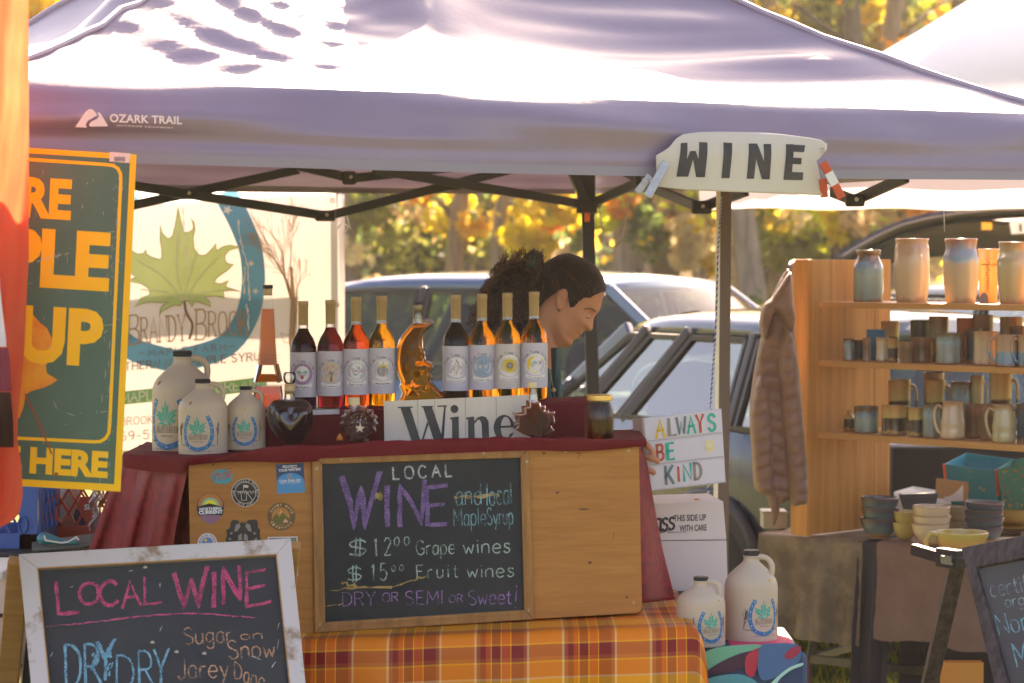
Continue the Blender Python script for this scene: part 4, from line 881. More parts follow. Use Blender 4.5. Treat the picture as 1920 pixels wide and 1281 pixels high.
# ------------------------------------------------------------ crates and odds on the dark side table
M_BCR = mat('blue crate plastic', (.03, .12, .40), .5, bump=.05, bscale=20); M_RCR = mat('red crate plastic', (.55, .045, .02), .45); M_TBL = mat('dark table', (.025, .028, .03), .6, bump=.2, bscale=12)
t = thing('side_table', 'dark side table under the milk crates', 'table', P(60, 1100, 6.9)); zt = P(60, 1036, 6.6).z
b = MB(); a = P(-150, 1036, 6.6); c = P(260, 1030, 6.6); b.box(((a.x+c.x)/2, 6.95, zt-.015), (c.x-a.x, .75, .03)); b.build('tabletop', M_TBL, t, bevel=.005)
for x in (a.x+.04, c.x-.04):
    for y in (6.62, 7.28): b = MB(); b.bar((x, y, 0), (x, y, zt-.03), .03); b.build('leg', M_TBL, t)
def crate(name, label, x0, x1, y0, y1, d, dep, m, latt, post, plate=None):
    A = P(x0, y0, d); B = P(x1, y1, d); w = B.x-A.x; h = A.z-B.z; t = thing(name, label, 'crate', ((A.x+B.x)/2, d+dep/2, B.z)); z0 = B.z
    def side(p, q, nm):
        b = MB(); v = (q-p); L = v.length; v = v.normalized(); up = Vector((0, 0, 1)); nrm = v.cross(up)
        for (a0, a1, c0, c1) in [(0, post, 0, h), (L-post, L, 0, h), (0, L, 0, h*.2), (0, L, h*.9, h)]:
            pts = [p+v*a0+up*c0, p+v*a1+up*c0, p+v*a1+up*c1, p+v*a0+up*c1]; b.slab([x+Vector((0, 0, z0-p.z)) for x in pts], nrm*.006)
        s = b.build(nm, m, t, bevel=.001)
        b = MB(); st = h*latt; k = -h
        while k < L:
            for sg in (1, -1):
                a0, b0 = (k, h*.2), (k+h*.42, h*.9)
                if sg < 0: a0, b0 = (k+h*.42, h*.2), (k, h*.9)
                x0_, x1_ = a0[0], b0[0]; f0 = max(0, min(1, (post-x0_)/(x1_-x0_))) if x0_ < post else (max(0, (L-post-x0_)/(x1_-x0_)) if x0_ > L-post else 0)
                f1 = max(0, min(1, (L-post-x0_)/(x1_-x0_))) if x1_ > L-post else ((post-x0_)/(x1_-x0_) if x1_ < post else 1)
                if f0 < 0 or f1 < 0 or f0 > 1 or f1 > 1 or abs(f1-f0) < .02: continue
                P0 = p+v*lerp(x0_, x1_, f0)+up*(lerp(a0[1], b0[1], f0)+z0-p.z); P1 = p+v*lerp(x0_, x1_, f1)+up*(lerp(a0[1], b0[1], f1)+z0-p.z)
                b.bar(P0+nrm*.003, P1+nrm*.003, .006, .006)
            k += st
        b.build('lattice', m, s)
    c = [Vector((A.x, d, z0)), Vector((B.x, d, z0)), Vector((B.x, d+dep, z0)), Vector((A.x, d+dep, z0))]
    for i in range(4): side(c[i], c[(i+1) % 4], 'side_panel')
    b = MB(); b.box(((A.x+B.x)/2, d+dep/2, z0+.004), (w-.01, dep-.01, .006)); b.build('floor', m, t)
    return t, A, B, z0
bc = crate('milk_crate', 'blue plastic milk crate beside the red flag hem', -130, 72, 880, 1031, 6.7, .3, M_BCR, .26, .052)
b = MB(); b.smooth = True; c = P(43, 984, 6.69); b.tube([c+Vector((cos(a)*.012, 0, sin(a)*.022)) for a in [2*pi*k/14 for k in range(14)]], .0035, 6, closed=True); b.build('ring', M_BCR, bc[0])
rc = crate('milk_crate', 'red plastic milk crate with white lettering beside the red drape', 88, 250, 880, 1012, 6.95, .3, M_RCR, .2, .03)
b = MB(); b.slab([P(*q) for q in [(150, 932, 6.93), (182, 931, 6.93), (182, 978, 6.93), (163, 981, 6.93), (144, 951, 6.93)]], (0, .004, 0)); pl = b.build('plate', mat('red plate', (.5, .015, .01), .4), rc[0])
b = MB(); print_text(b, 'SIL', [(158, 946), (176, 944), (176, 955), (158, 957)], lambda x, y: P(x, y, 6.925), .04); b.build('lettering', mat('white print', (.75, .72, .68), .6), pl)
for (px, py, r, h, m, lab) in [(128, 975, .035, .16, mat('milky plastic', (.6, .55, .48), .5), 'milky bottle inside the red milk crate'), (140, 1000, .03, .09, mat('deep blue plastic', (.02, .06, .2), .4), 'blue bottle inside the red milk crate')]:
    p = P(px, py, 7.08); b = MB(); b.smooth = True; z0 = rc[3]+.009; b.lathe([(r, 0), (r, h*.6), (r*.9, h*.72), (r*.4, h*.85), (r*.4, h)], 18, (p.x, 7.1, z0)); tag(b.build('plastic_bottle', m), lab, 'bottle')
t = thing('bread_bag', 'crumpled clear bag rim over the right end of the red crate', 'bag', P(180, 1005, 6.85))
b = MB(); b.grid(lambda u, v: P(170+22*u+4*sin(v*14), 915+v*90, 6.86+.02*sin(u*9+v*13)), 12, 24); b.build('film', clear_shell('bag film', (.85, .83, .85), .2, .2), t, smooth=True)
# teal container lying on the side table and grey tray
t = thing('teal_container', 'teal plastic container with a white stripe lying on a grey tray', 'container', P(110, 1022, 6.62))
b = MB(); b.smooth = True; pr = catmull([Vector(q) for q in [(70, 1012, 0), (76, 1011, 0), (84, 1010, 0), (95, 1012, 0), (110, 1015, 0), (125, 1017, 0), (140, 1017, 0), (147, 1017, 0)]], 4)
rads = [interp([(70, 5), (76, 11), (84, 12), (95, 10), (108, 7), (120, 5), (132, 5), (140, 6), (146, 5), (147, 1)], p.x)/680 for p in pr]
b.tube([P(p.x, p.y, 6.6) for p in pr], rads, 16); b.build('shell', mat('teal plastic', (.01, .22, .26), .3, coat=.5), t, merge=.0001)
b = MB(); rr = random.Random(2)
ribbon(b, [Vector(p) for p in [(83, 1004), (85, 1013), (95, 1015), (115, 1018), (128, 1016), (138, 1010), (143, 1007), (148, 1013)]], 3, lambda x, y: P(x, y, 6.575)); b.build('white_stripe', mat('white print', (.75, .72, .68), .6), t)
b = MB(); b.smooth = True; b.grid(lambda u, v: P(60+u*118, 1033-u*10-(1-v)*(14+6*u)*(1 if v < .5 else 1), 6.6+.1*(1-v)), 12, 4); tag(b.build('grey_tray', mat('grey rubber', (.12, .13, .11), .7), solid=.01), 'grey rounded tray under the teal container', 'tray')
# low stand at the very left, behind the chalk A-board
t = thing('display_stand', 'low white-topped stand behind the left side of the chalk board', 'stand', P(-40, 1281, 6.1))
b = MB(); b.box(P(-42, 1066, 6.1)+Vector((0, 0, 0)), (.19, .3, .02)); b.build('top', mat('bleached board', (.78, .74, .66), .5), t, bevel=.003)
for y in (1140, 1200, 1262): b = MB(); b.box(P(-42, y, 6.1), (.18, .28, .008)); b.build('shelf', M_TBL, t)
for x in (-105, 6): b = MB(); q = P(x, 1066, 5.98); b.bar((q.x, 5.98, 0), (q.x, 5.98, q.z-.01), .014); q2 = Vector((q.x, 6.22, 0)); b.bar(q2, q2+Vector((0, 0, q.z-.01)), .014); b.build('upright', mat('pale pink board', (.75, .55, .52), .6), t)
for (y, c, nm, lab) in [(1136, (.75, .5, .03), 'yellow_tray', 'yellow tray on the low stand'), (1158, (.8, .4, .03), 'orange_tray', 'orange tray on the low stand, under the yellow one'), (1180, (.03, .08, .25), 'blue_tray', 'blue tray lowest on the stand at the far left'), (1250, (.6, .04, .02), 'red_tray', 'red tray at the bottom of the stand at the far left')]:
    b = MB(); p = P(-40, y, 6.08); b.box(p, (.165, .2, .008)); b.box(p+Vector((0, -.1, .008)), (.165, .006, .02)); b.box(p+Vector((0, .1, .008)), (.165, .006, .02)); tag(b.build(nm, mat(nm, c, .5), bevel=.002), lab, 'tray')

# ------------------------------------------------------------ white framed A-board, front left
AB = Plane(P(35, 1040, 5.62), P(545, 1010, 5.74), P(125, 2000, 5.02))
M_WF = mat('chipped white paint', (.56, .51, .48), .6, col2=(.30, .20, .13), scale=11, contrast=(.52, .64), bump=.2, bscale=25, stretch=(1, 1, 1.0), bdist=.003)
M_PINE = mat('pine', (.52, .27, .09), .55, col2=(.40, .19, .06), scale=5, stretch=(1.2, 1.2, 14), bump=.08)
M_BOARD = mat('chalkboard', (.022, .028, .032), .75, col2=(.045, .052, .055), scale=3, contrast=(.3, .75), bump=.05, bscale=40)
t = thing('chalk_a_board', 'white framed folding chalk board in front on the left', 'A-board', (P(300, 1281, 5.3).x, 5.3, 0))
o4 = [(35, 1040), (545, 1010), (642, 1960), (127, 2010)]; i4 = [(72, 1068), (517, 1042), (606, 1900), (160, 1950)]
pslab(AB, i4, -.006, .008, 'board', M_BOARD, t); frame4(AB, o4, i4, .004, .024, M_WF, t)
b = MB()
for i in range(4): j = (i+1) % 4; m = [Vector(o4[k]).lerp(Vector(i4[k]), .93) for k in (i, j)]; b.slab([AB.at(*m[0], .0045), AB.at(*m[1], .0045), AB.at(*i4[j], .0045), AB.at(*i4[i], .0045)], -AB.n*.01)
b.build('inner_bead', M_PINE, t)
# hinged rear half
tl, tr = AB.at(35, 1040, -.03), AB.at(545, 1010, -.03); dv = Vector((-.12, .62, 0))
bl_, br_ = Vector((tl.x-.20, tl.y+.55, 0)), Vector((tr.x-.15, tr.y+.55, 0))
b = MB(); b.bar(tl, bl_, .03, .05, up=(1, 0, 0)); b.build('rear_rail', M_PINE, t, bevel=.003)
b = MB(); b.bar(tr, br_, .03, .05, up=(1, 0, 0)); b.build('rear_rail', M_PINE, t, bevel=.003)
b = MB(); b.bar(tl+Vector((0, 0, -.02)), tr+Vector((0, 0, -.02)), .03, .05); b.build('rear_rail', M_PINE, t, bevel=.003)
b = MB(); e_ = .04; b.slab([tl.lerp(tr, .05).lerp(bl_.lerp(br_, .05), .05), tl.lerp(tr, .95).lerp(bl_.lerp(br_, .95), .05), tl.lerp(tr, .95).lerp(bl_.lerp(br_, .95), .85), tl.lerp(tr, .05).lerp(bl_.lerp(br_, .05), .85)], (0, .008, 0)); b.build('rear_board', M_BOARD, t)
AF = lambda x, y: AB.at(x, y, -.0048)
CH_PINK = chalk('pink chalk', (.75, .12, .25)); CH_BLUE = chalk('blue chalk', (.22, .55, .70)); CH_TAN = chalk('orange chalk', (.60, .34, .20)); CH_WH = chalk('white chalk', (.62, .68, .66)); CH_PUR = chalk('purple chalk', (.34, .22, .50)); CH_GRN = chalk('pale green chalk', (.42, .60, .54)); CH_TEAL = chalk('teal chalk', (.20, .45, .50)); CH_DUST = chalk('chalk dust', (.12, .13, .13)); CH_YEL = chalk('yellow smear', (.45, .33, .12))
rr = random.Random(5)
def hand(parent, m, items, fn, nm='chalk_lettering'):
    for it in items: s, c, sw = it[:3]; b = MB(); write(b, s, c, fn, sw=sw, rr=rr, wob=.012, jit=.22, passes=it[3] if len(it) > 3 else 2, gap=it[4] if len(it) > 4 else .2); b.build(nm, m, parent)
hand(t, CH_PINK, [('L', [(105, 1089), (147, 1084), (149, 1146), (110, 1149)], .09), ('O', [(149, 1093), (184, 1090), (184, 1130), (149, 1132)], .13), ('C', [(188, 1090), (221, 1088), (223, 1132), (188, 1135)], .13), ('A', [(229, 1090), (258, 1086), (265, 1135), (229, 1140)], .09), ('L', [(271, 1080), (303, 1078), (305, 1128), (272, 1132)], .08),
    ('W', [(327, 1073), (389, 1060), (385, 1136), (333, 1140)], .09, 3), ('I', [(400, 1072), (405, 1072), (403, 1138), (398, 1138)], .09, 3), ('N', [(418, 1060), (448, 1058), (452, 1122), (420, 1130)], .08, 3), ('E', [(462, 1072), (500, 1066), (508, 1126), (463, 1136)], .08)], AF)
b = MB(); ribbon(b, [Vector((p.x+rr.uniform(-.3, .3), p.y+rr.uniform(-.4, .4))) for p in catmull([Vector(q) for q in [(87, 1173, 0), (140, 1169, 0), (210, 1161, 0), (290, 1152, 0), (370, 1149, 0), (430, 1153, 0), (482, 1157, 0)]], 8)], 2.6, AF, rr=rr, jit=.3, taper=True); b.build('chalk_line', CH_PINK, t)
hand(t, CH_BLUE, [('D', [(121, 1208), (150, 1208), (152, 1285), (124, 1290)], .045), ('R', [(158, 1206), (184, 1206), (192, 1285), (160, 1290)], .05, 3), ('Y', [(183, 1200), (216, 1196), (208, 1270), (186, 1275)], .07, 3), ('D', [(219, 1228), (250, 1226), (252, 1290), (219, 1292)], .045), ('R', [(259, 1220), (282, 1220), (292, 1288), (261, 1290)], .045), ('Y', [(288, 1216), (316, 1214), (312, 1290), (290, 1290)], .045), ('SWEET', [(130, 1320), (300, 1315), (302, 1390), (132, 1395)], .06)], AF)
b = MB(); rs = random.Random(4)
for k in range(26):
    c0 = (rs.choice([173, 201])+rs.uniform(-7, 7), rs.uniform(1225, 1268)); L = rs.uniform(5, 14); ribbon(b, [Vector(c0), Vector((c0[0]+L*.3, c0[1]-L*.5)), Vector((c0[0]+L*.45, c0[1]-L))], rs.uniform(2, 4), AF, rr=rs, jit=.5, taper=True)
b.build('chalk_smear', CH_BLUE, t)
hand(t, CH_TAN, [('Sugar', [(344, 1176), (434, 1172), (436, 1203), (346, 1206)], .07, 1), ('on', [(450, 1183), (490, 1180), (492, 1196), (452, 1198)], .11, 1), ('Snow', [(426, 1200), (514, 1199), (516, 1230), (430, 1234)], .08, 1), ('Jarey', [(332, 1234), (428, 1234), (428, 1268), (334, 1272)], .07, 1), ('Dana', [(440, 1240), (498, 1262), (494, 1292), (440, 1270)], .08, 1), ('Winery', [(340, 1310), (500, 1306), (500, 1350), (342, 1352)], .08, 1)], AF)
b = MB()
for (x, y, L, a) in [(300, 1182, 12, 1.2), (470, 1228, 22, -.4), (520, 1215, 18, 1.4), (240, 1070, 9, .2), (520, 1180, 14, 1.3), (300, 1100, 10, 1.5), (130, 1100, 7, .3), (180, 1240, 20, 1.3), (510, 1250, 12, 1), (95, 1230, 10, 1.2)]:
    ribbon(b, [Vector((x, y)), Vector((x+cos(a)*L*.5, y-sin(a)*L*.5)), Vector((x+cos(a)*L, y-sin(a)*L))], 1.5, AF, rr=rr, jit=.5, taper=True)
b.build('chalk_scuffs', CH_WH, t)
b = MB(); b.smooth = True
for (x, y) in [(331, 1221), (383, 1224), (286, 1203), (272, 1062)]: b = MB(); b.smooth = True; c = AB.at(x, y, -.004); b.lathe([(0, -.004), (.005, -.003), (.006, .0), (.003, .003), (0, .004)], 8, c); b.build('rivet', M_BOLT, t)
# ------------------------------------------------------------ tables in the middle
M_PLY = mat('varnished plywood', (.50, .215, .05), .5, col2=(.38, .145, .03), scale=4, stretch=(1.5, 1.5, 16), bump=.12, bscale=18, bdist=.003, contrast=(.3, .7), spec=.4)
M_FRM = mat('wooden moulding', (.42, .20, .06), .5, col2=(.30, .13, .035), scale=5, stretch=(10, 10, 1.5), bump=.1)
# orange check tablecloth
def oz(x): return .752+.036*(x+.55)/1.0          # the table stands a little off level
def plaid():
    m = mat('checked oilcloth', (.8, .4, .05), .4, spec=.25); n, l, b = nodes_of(m)
    at = n.new('ShaderNodeAttribute'); at.attribute_name = 'cloth'; sp = n.new('ShaderNodeSeparateXYZ'); l.new(at.outputs['Vector'], sp.inputs[0])
    def stripes(out, stops, per):
        dv = n.new('ShaderNodeMath'); dv.operation = 'DIVIDE'; l.new(out, dv.inputs[0]); dv.inputs[1].default_value = per
        fr = n.new('ShaderNodeMath'); fr.operation = 'FRACT'; l.new(dv.outputs[0], fr.inputs[0])
        r = n.new('ShaderNodeValToRGB'); r.color_ramp.interpolation = 'CONSTANT'; e = r.color_ramp.elements; e[0].position = 0; e[0].color = (*stops[0][1], 1); e[1].position = stops[1][0]; e[1].color = (*stops[1][1], 1)
        for p, c in stops[2:]: k = e.new(p); k.color = (*c, 1)
        l.new(fr.outputs[0], r.inputs[0]); return r.outputs[0]
    mar = (.24, .008, .009); org = (.66, .085, .008); yel = (.95, .49, .008); pal = (.85, .55, .26); tan = (.45, .09, .03); lt = (.84, .22, .012)
    A = stripes(sp.outputs[0], [(0, mar), (.10, yel), (.112, org), (.21, yel), (.222, mar), (.36, tan), (.40, pal), (.425, lt), (.80, pal), (.825, tan), (.87, mar), (.93, org), (.985, yel)], .225)
    B = stripes(sp.outputs[1], [(0, yel), (.24, pal), (.26, yel), (.30, tan), (.36, tan), (.47, yel), (.485, lt), (.63, yel), (.645, mar), (.76, tan), (.80, yel), (.815, lt), (.95, pal), (.97, yel)], .26)
    mx = n.new('ShaderNodeMix'); mx.data_type = 'RGBA'; mx.inputs[0].default_value = .44; l.new(A, mx.inputs[6]); l.new(B, mx.inputs[7])
    t = n.new('ShaderNodeTexNoise'); t.inputs['Scale'].default_value = 60; mr = n.new('ShaderNodeMapRange'); mr.inputs[3].default_value = .28; mr.inputs[4].default_value = .5; l.new(at.outputs['Vector'], t.inputs[0]); l.new(t.outputs[0], mr.inputs[0]); l.new(mr.outputs[0], b.inputs['Roughness'])
    l.new(mx.outputs[2], b.inputs['Base Color']); return m
xl, xr_ = P(430, 1200, 6.1).x, P(1300, 1150, 6.15).x
t = thing('trestle_table', 'trestle table under the orange checked cloth', 'table', ((xl+xr_)/2, 6.45, 0))
b = MB(); b.slab([(xl+.02, 6.12, oz(xl)-.006), (xr_-.02, 6.17, oz(xr_)-.006), (xr_+.05, 6.85, oz(xr_)-.006), (xl+.05, 6.8, oz(xl)-.006)], (0, 0, -.025)); b.build('tabletop', M_TBL, t)
for x, y in ((xl+.08, 6.2), (xr_-.08, 6.25), (xl+.1, 6.75), (xr_-.05, 6.8)): b = MB(); b.bar((x, y, 0), (x, y, oz(x)-.03), .03); b.build('leg', M_TBL, t)
def clothfn(xl, xr_, yf, yb, zf, drop, seed, skew=.04):
    """u across incl. the right-hand drop; v from the back over the edge and down the front"""
    def f(u, v):
        xx = lerp(xl, xr_+.22, u); side = max(0, xx-xr_); x = min(xx, xr_)
        s = v*1.0; top = .55; 
        if v < top: y = lerp(yb, yf, v/top); z = zf(x); h = 0
        else: h = (v-top)/(1-top)*drop; rr2 = .02; y = yf-rr2*(1-math.exp(-h/.02)); z = zf(x)-h
        if h > 0: k = min(1, h/.25); y += -k*.012*(1+sin(x*17+seed)+.5*sin(x*41+seed*2))
        z0 = z
        if side > 0:
            z = min(z, zf(x)-side*1.0-0*h) if h == 0 else z-side*.55; x = x+.018*(1-math.exp(-side/.02))+.02*k_(side)*sin(y*20)
            if h > 0: y += side*.10
        z += .0022*mnoise.noise(Vector((x*9, y*9, seed)))
        return Vector((x, y+skew*(x-xl)*0, z))
    return f
def k_(s): return min(1, s/.15)
def cloth_obj(name, label, cat, f, nu, nv, m, us, vs_, parent=None):
    b = MB(); b.grid(f, nu, nv); o = b.build(name, m, parent, smooth=True); me = o.data
    a = me.attributes.new('cloth', 'FLOAT_VECTOR', 'POINT'); k = 0
    for j in range(nv+1):
        for i in range(nu+1): a.data[k].vector = (i/nu*us, j/nv*vs_, 0); k += 1
    if parent is None: tag(o, label, cat)
    return o
M_OIL = plaid()
cloth_obj('tablecloth', 'orange, yellow and maroon checked oilcloth below the wine board', 'tablecloth', clothfn(xl, xr_, 6.10, 6.84, oz, .55, 1.3), 110, 70, M_OIL, 1.42, 1.2)

# ------------------------------------------------------------ plywood wine box with its chalkboard
BX = Plane(P(355, 862, 6.2), P(1197, 828, 6.32), P(355, 1190, 6.2))
t = thing('wine_box', 'long varnished plywood box with stickers and a chalkboard, standing on the checked cloth', 'box', P(780, 1185, 6.4))
WB = t; back = -BX.n
def bx(x, y, o=0): return BX.at(x, y, o)
pslab(BX, [(353, 866), (584, 854), (590, 1188), (360, 1200)], 0, .012, 'front_panel', M_PLY, t, .0015)
pslab(BX, [(986, 839), (1186, 829), (1194, 831), (1198, 840), (1204, 1140), (1200, 1147), (1194, 1150), (1001, 1161)], 0, .012, 'front_panel', M_PLY, t, .0015)
pslab(BX, [(583, 855), (992, 838), (1002, 1161), (589, 1187)], -.013, .01, 'backing', M_PLY, t)
co = [bx(353, 866, -.012), bx(1198, 832, -.012), bx(1204, 1147, -.012), bx(360, 1200, -.012)]; D = Vector((0, .34, 0))
for i, nm in ((0, 'top_board'), (1, 'end_board'), (2, 'bottom_board'), (3, 'end_board')):
    b = MB(); j = (i+1) % 4; cen = (co[0]+co[2])/2; a1, a2 = co[i], co[j]; inn_ = ((cen-(a1+a2)/2)); inn_ = (inn_-(a2-a1).normalized()*inn_.dot((a2-a1).normalized())).normalized()*.012
    b.slab([a1, a2, a2+D, a1+D], inn_); b.build(nm, M_PLY, t)
o4 = [(584, 853), (991, 837), (1001, 1161), (590, 1186)]; i4 = [(604, 870), (975, 858), (982, 1143), (610, 1166)]
pslab(BX, [(600, 866), (979, 853), (986, 1148), (606, 1170)], .002, .006, 'chalkboard', mat('blue black chalkboard', (.012, .02, .026), .7, col2=(.03, .04, .045), scale=4, contrast=(.4, .8)), t)
cbd = [c for c in t.children if c.name.startswith('chalkboard')][0]
frame4(BX, o4, i4, .012, .012, M_FRM, t, 'frame_rail', .003)
b = MB()
for i in range(4):
    j = (i+1) % 4; m = [Vector(o4[k]).lerp(Vector(i4[k]), .62) for k in (i, j)]; m2 = [Vector(o4[k]).lerp(Vector(i4[k]), .72) for k in (i, j)]; b.slab([bx(*m[0], .0145), bx(*m[1], .0145), bx(*m2[1], .0145), bx(*m2[0], .0145)], -BX.n*.003)
b.build('frame_bead', M_FRM, t)
for x, y, o in [(594, 878, .0125), (906, 849, .0125), (640, 862, .0125), (600, 1170, .0125), (989, 1143, .0125), (987, 865, .0125), (1060, 846, .0008), (1179, 845, .0008), (531, 862, .0008), (380, 866, .0008), (1188, 1130, .0008)]: screw(BX, x, y, o, t)
b = MB()
for (x, y, w, h) in [(1095, 955, 22, 3.5), (1045, 924, 8, 4), (1106, 1055, 8, 5), (400, 871, 6, 3), (440, 866, 5, 2.5), (1020, 850, 6, 5), (1175, 1120, 6, 4), (1085, 850, 9, 2)]:
    ppoly(b, BX, [(x-w/2, y), (x-w*.2, y-h/2), (x+w*.3, y-h/2), (x+w/2, y+.5), (x+w*.1, y+h/2), (x-w*.3, y+h/2)], .0006)
for (x, y, L, a) in [(1082, 860, 12, .9), (1080, 845, 8, 1.0), (420, 880, 14, .1), (1150, 1010, 12, 1.5)]: ribbon(b, [Vector((x, y)), Vector((x+cos(a)*L, y-sin(a)*L))], 1, lambda x, y: bx(x, y, .0007))
b.build('wood_knots', mat('wood knot', (.13, .055, .02), .7), t)
CFN = lambda x, y: bx(x, y, .0032)
rr = random.Random(15)
hand(cbd, CH_WH, [('LOCAL', [(737, 876), (846, 871), (847, 893), (738, 899)], .13, 2, .45)], CFN)
hand(cbd, CH_PUR, [('W', [(641, 893), (712, 885), (692, 990), (655, 990)], .075, 4), ('I', [(722, 910), (727, 909), (729, 986), (724, 987)], .09, 4), ('N', [(750, 909), (797, 900), (790, 984), (750, 987)], .075, 4), ('E', [(801, 914), (840, 910), (838, 982), (801, 984)], .08, 4)], CFN)
hand(cbd, CH_TEAL, [('and', [(854, 910), (901, 907), (902, 945), (855, 948)], .055, 1), ('local', [(912, 908), (958, 906), (959, 944), (913, 948)], .055, 1), ('Maple', [(850, 954), (910, 952), (911, 984), (851, 986)], .055, 1), ('Syrup', [(913, 953), (960, 951), (962, 982), (914, 984)], .06, 1)], CFN)
hand(cbd, CH_GRN, [('$', [(654, 1011), (688, 1009), (688, 1041), (654, 1044)], .08, 2), ('12', [(702, 1010), (732, 1008), (733, 1040), (703, 1043)], .08, 1, .6), ('00', [(739, 1007), (767, 1006), (767, 1022), (739, 1023)], .12, 2, .5), ('Grape', [(780, 1014), (852, 1012), (852, 1038), (781, 1040)], .08, 1), ('wines', [(868, 1012), (956, 1009), (956, 1036), (869, 1038)], .08, 2, .25),
    ('$', [(651, 1062), (678, 1060), (679, 1088), (651, 1090)], .08, 2), ('15', [(697, 1058), (725, 1056), (725, 1087), (698, 1089)], .08, 1, .5), ('00', [(734, 1060), (756, 1059), (756, 1070), (734, 1071)], .14, 2, .5), ('Fruit', [(781, 1060), (858, 1057), (858, 1082), (782, 1084)], .08, 2, .4), ('wines', [(875, 1058), (963, 1056), (963, 1081), (876, 1083)], .08, 2, .25)], CFN)
hand(cbd, CH_PUR, [('DRY', [(642, 1111), (704, 1109), (704, 1134), (643, 1136)], .08, 1, .2), ('OR', [(717, 1112), (746, 1110), (746, 1127), (718, 1129)], .1, 1, .2), ('SEMI', [(760, 1109), (829, 1107), (829, 1132), (761, 1134)], .08, 1, .25), ('OR', [(842, 1116), (867, 1114), (867, 1128), (842, 1130)], .1, 1, .2), ('Sweet', [(878, 1108), (958, 1104), (958, 1132), (879, 1134)], .08, 1, .2), ('!', [(966, 1097), (970, 1097), (968, 1141), (963, 1141)], .05, 1)], CFN)
b = MB(); rs = random.Random(6)
for (x0, y0, x1, y1, w) in [(850, 932, 935, 928, 6), (620, 1105, 735, 1100, 4), (735, 1100, 800, 1080, 3), (640, 1092, 670, 1100, 5), (610, 1135, 640, 1133, 1.5), (700, 930, 718, 933, 12)]:
    b = MB(); n = 9; ribbon(b, [Vector((lerp(x0, x1, k/n)+rs.uniform(-1, 1), lerp(y0, y1, k/n)+rs.uniform(-1.5, 1.5))) for k in range(n+1)], w, lambda x, y: bx(x, y, .0028), rr=rs, jit=.5, taper=True); b.build('smear', CH_YEL, cbd)

# stickers on the plywood
def disc(b, cx, cy, r, off, n=32, ry=None, r0=0):
    ry = ry or r*1.0
    if r0: b.add([bx(cx+cos(a)*q, cy+sin(a)*q*ry/r, off) for q in (r0, r) for a in [2*pi*k/n for k in range(n)]], [(k, (k+1) % n, n+(k+1) % n, n+k) for k in range(n)])
    else: b.poly([bx(cx+cos(2*pi*k/n)*r, cy+sin(2*pi*k/n)*ry, off) for k in range(n)])
def arc_text(b, s, cx, cy, r, h, a0, a1, off, inside=False, bold=.02, fn=None):
    """letters along a circle, from angle a0 to a1 (degrees, 0 = up, clockwise)"""
    n = len(s); fn = fn or (lambda x, y: bx(x, y, off))
    for i, ch in enumerate(s):
        if ch == ' ': continue
        a = radians(lerp(a0, a1, i/(n-1) if n > 1 else .5)); w = abs(radians(a1-a0))*r/n*.40
        if not inside: pl = [(-w, r+h), (w, r+h), (w, r), (-w, r)]; pt = [(cx+q[0]*cos(a)+q[1]*sin(a), cy+q[0]*sin(a)-q[1]*cos(a)) for q in pl]
        else: pl = [(w, -r), (-w, -r), (-w, -(r+h)), (w, -(r+h))]; pt = [(cx-(q[0]*cos(a)-q[1]*sin(a))*1, cy-(q[0]*sin(a)+q[1]*cos(a))) for q in [(w_, h_) for w_, h_ in [(w, r+0), (-w, r+0), (-w, r+h), (w, r+h)]]]
        print_text(b, ch, pt, fn, bold)
def SM(n, c): return mat('sticker '+n, c, .45)
def sticker(label, build_base, base_m, layers):
    b = MB(); build_base(b); s = b.build('sticker', base_m, t); s['label'] = label
    for nm, m, fn in layers: b = MB(); fn(b); b.build(nm, m, s)
    return s
bst = []
for k in range(28): a = 2*pi*k/28; r_ = 1.0 if k % 2 == 0 else .72; bst.append((416+cos(a)*24*r_, 894+sin(a)*16.5*r_))
sticker('turquoise starburst sticker with red lettering', lambda b: ppoly(b, BX, bst, .0008), SM('teal', (.03, .32, .40)), [('lettering', SM('red', (.55, .08, .03)), lambda b: print_text(b, "IT'S OK!", [(399, 888), (434, 882), (434, 896), (399, 902)], lambda x, y: bx(x, y, .0012), .03))])
sticker('navy and blue square sticker', lambda b: ppoly(b, BX, [(517, 871), (569, 868), (572, 923), (520, 926)], .0008), SM('navy', (.02, .06, .16)), [
    ('blue_swoosh', SM('blue', (.03, .28, .55)), lambda b: (disc(b, 545, 905, 26, .0010, ry=18), ppoly(b, BX, [(519, 910), (571, 908), (572, 923), (520, 926)], .0009))),
    ('lettering', SM('white', (.75, .75, .75)), lambda b: (print_text(b, 'PROTECT', [(530, 873), (557, 872), (557, 877), (530, 878)], lambda x, y: bx(x, y, .0013), .03), print_text(b, 'YOUR WATERS', [(522, 880), (564, 877), (564, 882), (522, 885)], lambda x, y: bx(x, y, .0013), .03), print_text(b, 'CLEAN. DRAIN. DRY.', [(524, 900), (565, 898), (565, 903), (524, 905)], lambda x, y: bx(x, y, .0013), .02), print_text(b, 'INSPECT ALL EQUIPMENT', [(525, 906), (564, 904), (564, 906), (525, 908)], lambda x, y: bx(x, y, .0013)))),
    ('emblem', SM('gold', (.55, .30, .03)), lambda b: disc(b, 543, 894, 4.5, .0013, r0=3))])
